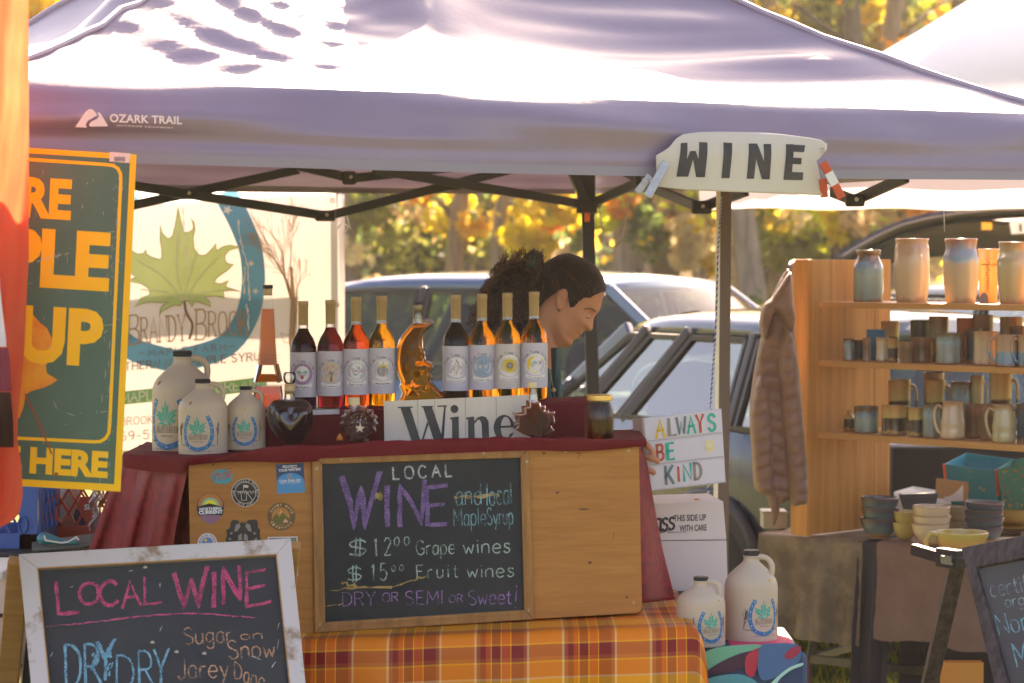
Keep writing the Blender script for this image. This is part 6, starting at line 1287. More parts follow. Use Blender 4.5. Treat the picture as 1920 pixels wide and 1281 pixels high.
def mrel(x, y):
    h = g2(x, y, 290, 640, 70, .005)+g2(x, y, 290, 640, 30, -.004)+g2(x, y, 310, 830, 90, .008)+g2(x, y, 430, 830, 40, .006)+g2(x, y, 230, 690, 40, -.003)+g2(x, y, 300, 740, 55, -.004)+g2(x, y, 400, 930, 40, .004)+g2(x, y, 380, 1010, 60, .004)
    if inpoly(x, y, stp): h += .008*min(1, edge_dist(x, y, stp)/5)
    return h
b = MB(); b.smooth = True; puff(b, mo, .017, 9, 1.6, lambda x, y, z: P(x, y, d)+Vector((0, -z, 0)), relief=mrel, back=.9); b.build('bottle_body', tinted_glass('moon syrup', (.96, .32, .02), .0, 1.25), t)
tip = cr7([(300, 287), (335, 258), (380, 237), (440, 245), (470, 285), (455, 294)])
b = MB(); b.smooth = True; puff(b, [(p.x, p.y) for p in catmull([Vector((*q, 0)) for q in tip], 3, True)], .010, 4, 1.5, lambda x, y, z: P(x, y, d)+Vector((0, -z, 0))); b.build('glass_tip', G_CLEAR, t)
c = P(784, 606, d); b = MB(); b.smooth = True; b.lathe([(10.2*k, 0), (9.6*k, 8*k), (9.2*k, 26*k), (10.4*k, 27*k), (10.4*k, 33*k), (9.4*k, 34*k)], 28, c, capb=False, capt=False); b.build('glass_neck', G_CLEAR, t)
b = MB(); b.smooth = True; b.lathe([(7.5*k, 22*k), (8.6*k, 34*k), (8.6*k, 35*k)], 20, c); b.build('cork', M_CORK, t)
b = MB(); b.lathe([(9.6*k, 34.5*k), (9.8*k, 35.5*k), (9.6*k, 40*k), (0, 40.5*k)], 24, c, capt=False); b.build('cap', M_BLKCAP, t, smooth=False)

# ------------------------------------------------------------ syrup jugs
M_JUG = mat('jug plastic', (.63, .51, .38), .42, spec=.4, col2=(.66, .55, .42), scale=3, transl=.15)
M_JNM = mat('jug name print', (.20, .15, .12), .6); M_PRB = mat('jug blue print', (.02, .20, .42), .5); M_PRG = mat('jug leaf print', (.04, .38, .28), .5); M_JBK = mat('jug black print', (.03, .03, .04), .5); M_MTAG = mat('rust leaf tag', (.40, .12, .03), .6); M_MTAG2 = mat('gold leaf tag', (.75, .38, .03), .6)
JP = [(.96, 0), (1.0, .015), (1.0, .03), (1.0, .60), (.985, .64), (.93, .69), (.82, .74), (.66, .785), (.48, .83), (.345, .865), (.30, .885), (.285, .90), (.285, .925), (.31, .93), (.31, .94), (.28, .942)]
def jug(px, y0, y1, d, Rpx, label, ang, scale_pr, leafpos, tagm, hand_dir=1, handle_ang=0, trees=(True, True), capw=.30, w_=None):
    k = d/FPX; R = Rpx*k; H = (y1-y0)*k; t = thing('syrup_jug', label, 'syrup jug', P(px, y1, d), 'tan plastic maple syrup jugs')
    b = lmb(); b.smooth = True; b.lathe([(r*R, z*H) for r, z in JP], 56); b.build('jug_body', M_JUG, t)
    a = radians(handle_ang); hx, hy = cos(a)*hand_dir, sin(a)
    path = catmull([Vector((hx*r*R, hy*r*R, z*H)) for r, z in [(.24, .925), (.45, .93), (.68, .90), (.80, .84), (.80, .76), (.76, .71), (.80, .66)]], 6)
    b = lmb(); b.smooth = True; b.tube(path, [R*.105]*len(path), 12); b.build('handle', M_JUG, t)
    b = lmb(); b.lathe([(capw*R, .943*H), (capw*R, .95*H)]+[(capw*R*1.0, .99*H), (capw*R*.94, 1.0*H), (0, 1.0*H)], 40, capt=False)
    for q in range(30): aa = 2*pi*q/30; b.box((cos(aa)*capw*R, sin(aa)*capw*R, .97*H), (.0016, .0016, .045*H))
    b.build('cap', M_BLKCAP, t)
    A0 = radians(ang)
    def cyl(x, y, o=.0006):
        aa = x/R+A0; rr_ = interp([(z*H, r*R) for r, z in JP[2:]], y)+o; return Vector((sin(aa)*rr_, -cos(aa)*rr_, y))
    S = R*scale_pr*1.1; cy = H*.30; hs = horseshoe()
    b = lmb(); ribbon(b, [Vector((p.x*S, cy-.05*S+p.y*S*1.12)) for p in hs], S*.27, cyl, square=True); hp = b.build('horseshoe_print', M_PRB, t)
    b = lmb()
    for i in range(0, len(hs), 5): p = hs[i]; b.poly([cyl(p.x*S+x, cy-.05*S+p.y*S*1.12+y, .0009) for x, y in star(0, 0, S*.06)])
    b.build('star_print', PM('white', (.74, .70, .66)), hp)
    pl = [(x*S*.62, cy+.02*S+y*S*.72) for x, y in MAPLE]; n = len(pl); pts = [Vector(q) for q in pl]; st = S*.14; x = -S*.6
    while x < S*.6:
        y = cy-S*.2
        while y < cy+S*1.3:
            if inpoly(x, y, pl) and edge_dist(x, y, pl) > st*.3: pts.append(Vector((x, y)))
            y += st
        x += st
    r = delaunay_2d_cdt(pts, [], [list(range(n))], 1, 1e-9); b = lmb(); b.add([cyl(c.x, c.y, .0007) for c in r[0]], [tuple(f) for f in r[2]]); b.build('leaf_print', M_PRG, t)
    b = lmb()
    for v in VEINS[:6]: ribbon(b, [Vector((x*S*.62, cy+.02*S+y*S*.72)) for x, y in v], S*.016, lambda x, y: cyl(x, y, .0009))
    b.build('vein_print', PM('white', (.74, .70, .66)), t)
    b = lmb(); fn = lambda x, y: cyl(x, -y, .0008)
    ribbon(b, [Vector(q) for q in [(0, cy), (.03*S, cy-.15*S), (.05*S, cy-.3*S), (0, cy-.42*S)]], S*.03, cyl)
    write(b, 'BRANDY', [(-.66*S, -(cy-.08*S)), (-.04*S, -(cy-.08*S)), (-.04*S, -(cy-.42*S)), (-.66*S, -(cy-.42*S))], fn, sw=.06, gap=.12, xs=.7, serif=True)
    write(b, 'BROOK', [(.10*S, -(cy-.08*S)), (.66*S, -(cy-.08*S)), (.66*S, -(cy-.40*S)), (.10*S, -(cy-.40*S))], fn, sw=.06, gap=.12, xs=.7, serif=True); b.build('name_print', M_JNM, t); b = lmb()
    write(b, 'MAPLE FARM', [(-.34*S, -(cy-.52*S)), (.36*S, -(cy-.52*S)), (.36*S, -(cy-.61*S)), (-.34*S, -(cy-.61*S))], fn, sw=.12, gap=.4)
    write(b, 'NORTHERN NY', [(-1.35*S, -(cy-.78*S)), (-.62*S, -(cy-.78*S)), (-.62*S, -(cy-.87*S)), (-1.35*S, -(cy-.87*S))], fn, sw=.15); write(b, 'SYRUP', [(.70*S, -(cy-.78*S)), (1.2*S, -(cy-.78*S)), (1.2*S, -(cy-.88*S)), (.70*S, -(cy-.88*S))], fn, sw=.18)
    write(b, 'ONE HALF GALLON - 1.89 L', [(-.75*S, -(cy-1.18*S)), (.95*S, -(cy-1.18*S)), (.95*S, -(cy-1.26*S)), (-.75*S, -(cy-1.26*S))], fn, sw=.14); b.build('lettering', M_JBK, t)
    for sgn, on in ((-1, trees[0]), (1, trees[1])):
        if not on: continue
        b = lmb(); rr_ = random.Random(int(px)+sgn)
        for q, w in bare_tree(rr_, 1.0, 5): ribbon(b, [Vector((sgn*1.42*S+p.x*S*.62, cy-.80*S+p.y*S*1.35)) for p in q], max(S*.012, w*S*.9), cyl)
        b.build('tree_print', M_JBK, t)
    if leafpos:
        lx, lz = leafpos; b = lmb(); q = S*.24; ca, sa = cos(.7), sin(.7); pts = [(x*.6, y*.6-.4) for x, y in MAPLE]; b.poly([cyl(lx*R+(x*ca-y*sa)*q, lz*H+(x*sa+y*ca)*q, .001) for x, y in pts]); b.build('leaf_tag', tagm, t)
    return t
jug(343, 657, 851, 6.50, 57, 'largest tan syrup jug of the three on the maroon cloth at the left', -24, .60, (-.42, .70), M_MTAG, handle_ang=8, trees=(True, True))
jug(381, 710, 853, 6.34, 46, 'middle sized syrup jug in front of the largest one on the maroon cloth', -5, .53, (-.36, .70), M_MTAG, handle_ang=10)
jug(461, 724, 842, 6.38, 37, 'smallest syrup jug, beside the dark heart bottle', 2, .53, (.06, .66), M_MTAG2, handle_ang=10)
jug(1408, 1030, 1204, 6.42, 50, 'larger syrup jug on the blue patterned cloth at the right', 24, .50, (.28, .70), M_MTAG2, handle_ang=-20, trees=(True, True))
jug(1314, 1080, 1209, 6.30, 46, 'smaller syrup jug on the patterned cloth, in front of the white cartons', 22, .47, (.42, .68), M_MTAG2, handle_ang=-20, trees=(True, True), capw=.29)

# ------------------------------------------------------------ heart bottle
d = 6.34; k = d/FPX; t = thing('heart_bottle', 'dark heart shaped glass bottle with a raised heart, between jug and bottles', 'syrup bottle', P(548, 845, d))
H3 = lambda L: [(480+x/5.333, 700+y/5.333) for x, y in L]
ho = H3([(300, 262), (200, 264), (140, 305), (112, 390), (125, 490), (165, 580), (240, 670), (300, 725), (375, 772), (440, 725), (500, 650), (545, 560), (568, 460), (562, 350), (520, 285), (460, 255), (380, 262)]); ho = [(p.x, p.y) for p in catmull([Vector((*q, 0)) for q in ho], 4, True)]
hi_ = H3([(355, 410), (320, 355), (260, 335), (200, 350), (180, 420), (200, 490), (260, 570), (320, 640), (360, 670), (400, 640), (460, 560), (520, 480), (545, 400), (520, 350), (460, 330), (400, 355)]); hi_ = [(p.x, p.y) for p in catmull([Vector((*q, 0)) for q in hi_], 3, True)]
M_HEART = mat('near black syrup glass', (.012, .006, .008), .04, spec=.8, coat=1)
b = MB(); b.smooth = True; puff(b, ho, .030, 26, 2.4, lambda x, y, z: P(x, y, d)+Vector((0, -z, 0)), relief=lambda x, y: (.016*sqrt(min(1, edge_dist(x, y, hi_)/15)) if inpoly(x, y, hi_) else 0)); b.build('bottle_body', M_HEART, t)
c = P(543, 751, d); b = MB(); b.smooth = True; b.lathe([(12*k, -1*k), (9.8*k, 5*k), (9.2*k, 16*k), (10.4*k, 18*k)], 24, c, capb=False, capt=False); b.build('glass_neck', G_CLEAR, t)
b = MB(); b.smooth = True; b.lathe([(8.6*k, 12*k), (9.6*k, 20*k), (9.8*k, 31*k), (8*k, 31*k)], 24, c); b.build('cork', M_CORK, t)
b = MB(); b.smooth = True; b.lathe([(6*k, 31*k), (10*k, 34*k), (12*k, 42*k), (11.6*k, 50*k), (9*k, 53*k), (0, 53.5*k)], 24, c, capt=False); b.build('glass_stopper', G_CLEAR, t)

# ------------------------------------------------------------ cut glass star bottle
d = 6.36; t = thing('cut_glass_bottle', 'small scalloped cut glass bottle with a cream stopper, in front of the maroon riser', 'syrup bottle', P(673, 828, d)); k = d/FPX
oc = []; 
for i in range(11):
    a = radians(-118+i*23.6); oc += [(673+sin(a)*37, 792-cos(a)*34), (673+sin(a+.2)*32, 792-cos(a+.2)*30)]
oc = oc+[(690, 832), (656, 832)]
def snow(x, y):
    a = atan2(x-673, y-795); r = sqrt((x-673)**2+(y-795)**2); return .004*abs(sin(a*5.5))*min(1, r/12)+(.006 if r < 4 else 0)-.003*(abs(sin(r*.35)))
M_CUT = tinted_glass('cut rose glass', (.42, .20, .17), .10, 1.3)
b = MB(); puff(b, oc, .014, 7, 2.0, lambda x, y, z: P(x, y, d)+Vector((0, -z, 0)), relief=snow, back=.8); b.build('bottle_body', M_CUT, t, smooth=False)
c = P(664, 762, d); b = MB(); b.smooth = True; b.lathe([(11*k, -10*k), (9.4*k, -4*k), (9*k, 4*k)], 24, c, capb=False, capt=False); b.build('glass_neck', G_CLEAR, t)
b = MB(); b.lathe([(10.4*k, 3*k), (10.8*k, 5*k), (10.8*k, 15*k), (10*k, 16.5*k), (0, 16.5*k)], 24, c, capt=False); b.build('stopper', mat('cream wood', (.68, .58, .32), .6), t, smooth=False)
b = MB(); b.poly([P(675+x*5, 803-y*5, d-.021) for x, y in star(0, 0, 1.9, .1)]); b.build('star_emblem', mat('silver star', (.5, .45, .42), .3, .6), t)
b = MB(); b.smooth = True; c = P(637, 822, 6.36); puff(b, [(630, 826), (632, 818), (637, 812), (642, 818), (643, 826)], .006, 4, 1.5, lambda x, y, z: P(x, y, 6.36)+Vector((0, -z, 0))); tag(b.build('leaf_candy', mat('orange candy', (.75, .22, .03), .3, coat=.5)), 'tiny orange maple candy beside the cut glass bottle', 'candy')

# ------------------------------------------------------------ painted wine sign
WS = Plane(P(719, 753, 6.40), P(1010, 740, 6.42), P(723, 860, 6.40)); t = thing('wine_sign', 'white painted plank sign with big black serif lettering, leaning on the riser', 'sign', P(865, 832, 6.40))
M_WSIGN = mat('cream painted wood', (.62, .57, .47), .6, col2=(.67, .62, .52), scale=3, stretch=(9, 1, 1), bump=.1)
xs = [719, 783, 815, 872, 930, 1008]; WY = lambda x: 753-(x-719)*.045
for a, c in zip(xs, xs[1:]): pslab(WS, [(a+.25, WY(a)), (c-.25, WY(c)), (c-.25+1.5, 842), (a+.25+1.5, 842)], 0, .012, 'plank', M_WSIGN, t, .0008)
b = MB(); wf = lambda x, y: WS.at(x, y, .0012)
def pp(*pts): b.poly([wf(x, y) for x, y in pts])
pp((746, 763), (774, 762), (774, 764.5), (746, 765.5)); pp((790, 761.5), (812, 761), (812, 763.5), (790, 764)); pp((820, 760.5), (838, 760), (838, 762.5), (820, 763))
pp((751, 765), (769, 764), (789, 828), (784, 842), (777, 842)); pp((784, 842), (788, 833), (801, 790), (803.5, 796), (789, 842)); pp((793, 763.5), (810, 763), (832, 828), (827, 842), (819, 842)); pp((824, 842), (827, 832), (829, 828), (832, 762.5), (835, 762.5), (835, 768), (831, 842)) if False else pp((823, 842), (826, 828), (832.5, 762.5), (836, 762.5), (831, 842))
pp((844, 783), (860, 781), (861, 842), (848, 842), (847.5, 787), (844, 786)); b.poly([wf(852+cos(a)*7.4, 767+sin(a)*7.6) for a in [2*pi*k_2/20 for k_2 in range(20)]])
pp((874, 783), (889, 781), (891, 842), (878, 842), (877.5, 787), (874, 786)); pp((889, 790), (895, 783), (903, 780), (911, 782), (916, 790), (918, 842), (905, 842), (903, 795), (900, 788), (896, 787), (890, 795))
eo = [(945+cos(a)*19.5, 802+sin(a)*24) for a in [radians(q) for q in range(20, 361, 12)]]; ei = [(945+3+cos(a)*(9 if cos(a) < 0 else 10), 802+sin(a)*20.5) for a in [radians(q) for q in range(360, 30, -12)]]
n_ = len(eo); m_ = len(ei); ei2 = [ei[int(round(k2*(m_-1)/(n_-1)))] for k2 in range(n_)][::-1]
b.add([wf(*q) for q in eo]+[wf(*q) for q in ei2], [(i, i+1, n_+i+1, n_+i) for i in range(n_-1)]); pp((937, 799), (965, 797.5), (965, 801), (937, 802.5))
b.build('lettering', mat('faded black paint', (.035, .04, .04), .6, col2=(.06, .07, .065), scale=20), t)

# ------------------------------------------------------------ maple leaf bottle
d = 6.33; k = d/FPX; t = thing('leaf_bottle', 'brown maple leaf shaped glass bottle in front of the painted wine sign', 'syrup bottle', P(1005, 828, d))
L9 = lambda L: [(900+x/9.15, 700+y/9.15) for x, y in L]
lo = L9([(850, 490), (1030, 485), (1055, 560), (1130, 545), (1118, 645), (1190, 672), (1290, 650), (1272, 730), (1298, 850), (1228, 900), (1282, 985), (1190, 1050), (1100, 1100), (1040, 1140), (990, 1150), (900, 1105), (770, 1055), (690, 1010), (600, 960), (655, 900), (600, 870), (660, 850), (640, 780), (588, 700), (690, 705), (775, 690), (760, 590), (855, 580)])
vn = [[(990, 1150), (980, 820), (950, 560)], [(990, 1120), (800, 850), (620, 710)], [(985, 1100), (760, 960), (610, 880)], [(995, 1100), (1120, 860), (1270, 680)], [(1000, 1110), (1150, 980), (1270, 880)], [(980, 900), (1060, 700), (1110, 580)]]
vn = [[(900+x/9.15, 700+y/9.15) for x, y in v] for v in vn]
def lrel(x, y):
    m = 1e9
    for v in vn:
        for (ax, ay), (bx_, by_) in zip(v, v[1:]):
            dx, dy = bx_-ax, by_-ay; q = max(0, min(1, ((x-ax)*dx+(y-ay)*dy)/(dx*dx+dy*dy))); m = min(m, (x-ax-q*dx)**2+(y-ay-q*dy)**2)
    return .0035*math.exp(-m/1.2)+.003*min(1, sqrt(m)/6)
M_LEAFB = tinted_glass('brown syrup glass', (.52, .17, .07), .05, 1.3)
b = MB(); b.smooth = True; puff(b, lo, .011, 4, 1.5, lambda x, y, z: P(x, y, d)+Vector((0, -z, 0)), relief=lrel, back=.8); b.build('bottle_body', M_LEAFB, t)
b = MB(); back_leaf = [(x-8+(1005-x)*.08, y-3) for x, y in lo]; puff(b, back_leaf, .008, 3, 3, lambda x, y, z: P(x, y, d+.04)+Vector((0, -z, 0))); b.build('rear_shell', SYD, t, smooth=True)
c = P(1000, 754, d); b = MB(); b.smooth = True; b.lathe([(9.2*k, 0), (8.2*k, 8*k), (6.6*k, 20*k), (6.4*k, 26*k)], 20, c, capb=False, capt=False); b.build('glass_neck', G_CLEAR, t)
c = P(997, 754, d); b = MB(); b.lathe([(8.6*k, 27*k), (9*k, 28*k), (9*k, 36*k), (8.2*k, 37.5*k), (0, 37.5*k)], 24, c, capt=False); b.build('stopper', mat('cream wood', (.68, .58, .32), .6), t)
# ------------------------------------------------------------ screw-top jar
d = 6.36; k = d/FPX; t = thing('mason_jar', 'square shouldered glass jar of dark syrup with a gold lid, right end of the cloth', 'jar', P(1124, 828, d))
b = lmb(); b.smooth = True; b.lathe([(21*k, 0), (24*k, 1.5*k), (25.5*k, 6*k), (26.5*k, 40*k), (26*k, 56*k), (23*k, 66*k), (21*k, 70*k), (21*k, 74*k)], 36); b.build('syrup', tinted_glass('jar syrup', (.14, .02, .004), .03, 1.35), t)
b = lmb(); b.smooth = True; b.lathe([(22*k, 0), (26*k, 2*k), (27.5*k, 8*k), (28*k, 40*k), (27.4*k, 57*k), (24*k, 67*k), (22*k, 71*k), (23*k, 73*k), (22*k, 75*k), (23*k, 77*k), (22*k, 80*k)], 36, capt=False); b.build('glass_body', G_SOFT, t)
b = lmb(); b.smooth = True; b.lathe([(23.6*k, 77*k), (24.4*k, 78*k), (23.8*k, 80*k), (24.4*k, 82*k), (23.8*k, 84*k), (24.4*k, 86*k), (23.6*k, 88*k), (0, 88.5*k)], 36, capt=False); b.build('lid', mat('gold lid', (.75, .50, .16), .3, .85), t)
# ------------------------------------------------------------ light box sign
LX = Plane(P(1208, 783, 6.62), P(1353, 766, 6.66), P(1217, 921, 6.60)); t = thing('light_box', 'small white letter board with coloured letters held at the end of the wine box', 'sign', P(1285, 912, 6.62))
M_LBX = mat('white plastic', (.70, .66, .68), .4, transl=.12); M_LBLIT = mat('white plastic lit side', (.78, .62, .55), .4, transl=.25)  # pinkish light on the left side is painted into its colour
lo4 = [(1206, 783.5), (1353, 766), (1361, 904.5), (1215, 921)]
def lq(v, off): # row edge at height fraction v
    a = Vector(lo4[0]).lerp(Vector(lo4[3]), v); c = Vector(lo4[1]).lerp(Vector(lo4[2]), v); return (a.x, a.y), (c.x, c.y)
pslab(LX, lo4, -.001, .034, 'case', M_LBX, t, .002)
b = MB(); q = [LX.at(1206, 783.5, -.001), LX.at(1215, 921, -.001)]; b.slab([q[0]+Vector((-.001, 0, 0)), q[1]+Vector((-.001, 0, 0)), P(1196, 920, 6.655), P(1187, 785, 6.675)], (-.002, 0, 0)); b.build('side_panel', M_LBLIT, t)
for r in range(3):
    v0, v1 = [(0.0, .315), (.335, .64), (.66, .985)][r]; (a, c), (e, f) = lq(v0+.012, 0), lq(v1, 0)
    pslab(LX, [(a[0]+1, a[1]), (c[0]-1, c[1]), (f[0]-1, f[1]), (e[0]+1, e[1])], .0018, .0025, 'letter_panel', M_LBX, t, .0008)
    b = MB(); (a, c) = lq(v1+.008, 0); b.bar(LX.at(a[0], a[1], .0015), LX.at(c[0], c[1], .0015), .002, .003); b.build('rail', mat('grey rail', (.5, .47, .5), .4), t)
LF = lambda x, y: LX.at(x, y, .0036)
LC = dict(y=PM('lb yellow', (.80, .50, .02)), g=PM('lb grey', (.28, .24, .20)), d=PM('lb slate', (.14, .20, .20)), t=PM('lb teal', (.01, .42, .30)), r=PM('lb red', (.55, .10, .04)))
rows = [('A', 'y', 1229, 789, 15, 31), ('L', 'g', 1253, 787, 11, 30), ('W', 'd', 1268, 785, 16, 30), ('A', 't', 1288, 782, 13, 30), ('Y', 'r', 1305, 780, 12, 30), ('S', 't', 1327, 778, 12, 30),
    ('B', 'r', 1231, 835, 11, 28), ('E', 't', 1250, 832, 11, 30), ('K', 'd', 1247, 876, 13, 31), ('I', 'r', 1269, 875, 4, 29), ('N', 't', 1281, 872, 13, 29), ('D', 'g', 1301, 869, 12, 30)]
for ch, c, x, y, w, h in rows:
    b = MB(); cc = [(x, y), (x+w, y-w*.115), (x+w+h*.062, y+h-w*.115), (x+h*.062, y+h)]
    write(b, ch, cc, LF, sw=.17, square=True) if ch != 'I' else b.poly([LF(*q) for q in cc]); b.build('letter', LC[c], t)
b = MB(); b.poly([LF(x, y) for x, y in [(1321, 826), (1338, 824), (1340, 846), (1323, 848)]]); e_ = b.build('emoji_tile', mat('pale yellow tile', (.72, .66, .45), .4), t)
b = MB(); c_ = lambda x, y: LX.at(x, y, .0042); ribbon(b, [Vector((1330.5+cos(a)*6.5, 836+sin(a)*8)) for a in [2*pi*k/20 for k in range(21)]], 1.6, c_); ribbon(b, [Vector(q) for q in [(1326, 838), (1330, 843), (1335, 837)]], 1.3, c_); b.build('smile_print', mat('emoji yellow', (.80, .62, .15), .5), e_)
# ------------------------------------------------------------ white cartons
CX = Plane(P(1214, 942, 6.82), P(1361, 940, 6.84), P(1218, 1180, 6.82)); M_CART = mat('white carton', (.66, .61, .60), .7, col2=(.70, .66, .64), scale=2)
t = thing('carton', 'upper white carton with black lettering, under the small letter board', 'carton', P(1290, 1013, 6.95))
pslab(CX, [(1196, 945), (1356, 940), (1362, 1012), (1198, 1014)], 0, .25, 'box', M_CART, t, .002)
b = MB(); cf = lambda x, y: CX.at(x, y, .0008)
print_text(b, 'THIS SIDE UP', [(1263, 966), (1324, 964), (1324, 976), (1263, 978)], cf, .02); print_text(b, 'WITH CARE', [(1274, 985), (1325, 983), (1325, 995), (1274, 997)], cf, .02); print_text(b, 'MADE IN U.S.A.', [(1252, 997), (1287, 996), (1287, 999), (1252, 1000)], cf, .01)
write(b, 'Glass', [(1204, 963), (1264, 958), (1264, 992), (1204, 1001)], cf, sw=.13, gap=.1, serif=True, slant=.05); write(b, 'lass', [(1222.5, 963.8), (1264.5, 958.8), (1264.5, 992.8), (1222.5, 1000)], cf, sw=.1, gap=.1) if False else None
ribbon(b, [Vector(q) for q in [(1234, 1001), (1250, 996), (1265, 991)]], 1.4, cf); b.build('lettering', K_BLK, t)
b = MB(); b.smooth = True; b.lathe([(.004, 0), (.009, .002), (.009, .006), (.003, .008)], 12, P(1307, 940, 6.9)); tag(b.build('bottle_cap', mat('orange cap', (.75, .3, .06), .5)), 'orange cap on top of the upper white carton', 'cap')
t = thing('carton', 'lower white carton without lettering, behind the smaller right-hand jug', 'carton', P(1290, 1225, 6.95))
pslab(CX, [(1198, 1015), (1362, 1013.5), (1368, 1228), (1204, 1232)], .001, .25, 'box', M_CART, t, .002)
b = MB(); p = P(1290, 1229, 6.9); b.box((p.x, 6.95, p.z/2-.002), (.3, .3, p.z-.006)); tag(b.build('stool', M_TBL, bevel=.005), 'dark stand under the two white cartons', 'stool')
# ------------------------------------------------------------ patterned cloth on the small right table
M_LEAFC = mat('printed navy cloth', (.03, .07, .17), .6)
t = thing('small_table', 'small table under the blue leaf patterned cloth', 'table', P(1400, 1281, 6.4)); zc = P(1400, 1205, 6.35).z
xa, xb = P(1290, 1205, 6.2).x, P(1500, 1203, 6.25).x
b = MB(); b.box(((xa+xb)/2, 6.42, zc-.016), (xb-xa-.02, .4, .02)); b.build('tabletop', M_TBL, t)
for x in (xa+.04, xb-.04):
    for y in (6.26, 6.58): b = MB(); b.bar((x, y, 0), (x, y, zc-.02), .025); b.build('leg', M_TBL, t)
def ct(u, v):
    x = lerp(xa, xb+.1, u); sd_ = max(0, x-xb); 
    if v < .4: p = Vector((min(x, xb)+.004*min(1, sd_*40), lerp(6.62, 6.215, v/.4), zc-sd_*1.4)); 
    else: h = (v-.4)/.6*.5; p = Vector((min(x, xb)+.01*min(1, sd_*30)+.02*sd_*5, 6.21-.012*sin(x*24)*min(1, h*8)-.012+sd_*.6, zc-h-.3*sd_)); 
    return p
b = MB(); b.grid(ct, 60, 50); o = b.build('patterned_cloth', M_LEAFC, smooth=True); tag(o, 'navy cloth printed with big green, pink and blue leaves under the right-hand jugs', 'tablecloth')
CF = Plane(P(1300, 1220, 6.193), P(1500, 1220, 6.193), P(1300, 1300, 6.193))
cfn = lambda o_: (lambda x, y: CF.at(x, y, o_))
def cpatch(nm, c, pts, o_):
    b = MB(); q = [(p.x, p.y) for p in catmull([Vector((*p, 0)) for p in pts], 4, True)]; b.poly([cfn(o_)(x, y) for x, y in q]); b.build(nm, mat('cloth '+nm, c, .6), o) 
TR = lambda L: [(1200+x/3.0417, 860+y/3.0417) for x, y in L]
base_o = .012
cpatch('green_leaf', (.12, .42, .28), TR([(330, 1140), (400, 1085), (520, 1062), (690, 1060), (600, 1110), (500, 1150), (420, 1200), (340, 1225)]), base_o)
cpatch('plum_leaf', (.06, .02, .05), TR([(370, 1222), (450, 1160), (560, 1110), (660, 1085), (680, 1075), (600, 1180), (500, 1215)]), base_o+.001)
cpatch('red_leaf', (.50, .03, .06), TR([(600, 1215), (600, 1130), (640, 1090), (670, 1085), (665, 1180), (640, 1240)]), base_o+.002)
cpatch('blue_panel', (.05, .14, .30), TR([(680, 1070), (760, 1050), (900, 1060), (905, 1150), (800, 1230), (700, 1260), (670, 1200)]), base_o)
cpatch('red_spot', (.38, .03, .07), TR([(820, 1120), (860, 1075), (915, 1068), (900, 1110), (850, 1140)]), base_o+.002)
cpatch('pale_vine', (.35, .65, .58), TR([(740, 1281), (790, 1230), (850, 1185), (920, 1160), (922, 1175), (860, 1200), (800, 1245), (770, 1285)]), base_o+.003)
cpatch('teal_leaf', (.05, .30, .36), TR([(340, 1281), (420, 1240), (560, 1225), (650, 1260), (640, 1290), (400, 1300)]), base_o)
b = MB(); b.grid(lambda u, v: ct(lerp(.30, 1.0, u), lerp(.02, .385, v))+Vector((0, 0, .002)), 20, 6); b.build('pink_border', mat('pink border', (.72, .05, .14), .6), o, smooth=True)
b = MB(); b.grid(lambda u, v: ct(lerp(.955, 1.0, u), lerp(.36, 1.0, v))+Vector((.003, -.003, .002)), 4, 30); b.build('pink_border', MATS['pink border'], o, smooth=True)

# ------------------------------------------------------------ pottery stall: table and cloths
TZ = .752
tA = Vector((P(1425, 1003, 8.55).x, 8.55, TZ)); dirT = Vector((.80, -.60, 0)).normalized(); nT = Vector((-dirT.y, dirT.x, 0))  # along the front edge; away from the camera
M_LIN = mat('brown linen', (.18, .13, .085), .85, col2=(.28, .21, .14), scale=9, contrast=(.4, .6), bump=.3, bscale=120, bdist=.001); M_LIN2 = mat('rose brown cloth', (.27, .165, .125), .85, col2=(.23, .135, .10), scale=10, bump=.2, bscale=100, bdist=.001)
tl_ = 1.75
t = thing('pottery_table', 'folding trestle table under the brown cloths of the pottery stall', 'table', tA+dirT*.9+nT*.35-Vector((0, 0, TZ)))
b = MB(); b.slab([tA+dirT*.02+nT*.02, tA+dirT*(tl_-.02)+nT*.02, tA+dirT*(tl_-.02)+nT*.74, tA+dirT*.02+nT*.74], (0, 0, -.03)); b.build('tabletop', M_TBL, t)
M_TLEG = mat('worn leg steel', (.12, .11, .10), .4, .6)
for a in (.22, 1.5):
    for n_ in (.1, .62):
        p = tA+dirT*a+nT*n_; q = p+dirT*(-.12 if a < 1 else .12); b = MB(); b.bar((p.x, p.y, TZ-.03), (q.x, q.y, 0), .028); b.build('leg', M_TLEG, t)
    p = tA+dirT*a+nT*.1+dirT*-.08; q = tA+dirT*a+nT*.62+dirT*-.08; b = MB(); b.bar((p.x, p.y, .31), (q.x, q.y, .31), .025); b.build('leg_brace', M_TLEG, t)
p = tA+dirT*.12+nT*.1; q = tA+dirT*.62+nT*.1; b = MB(); b.bar((p.x, p.y, .31), (q.x, q.y, .31), .028); b.build('leg_brace', M_TLEG, t)
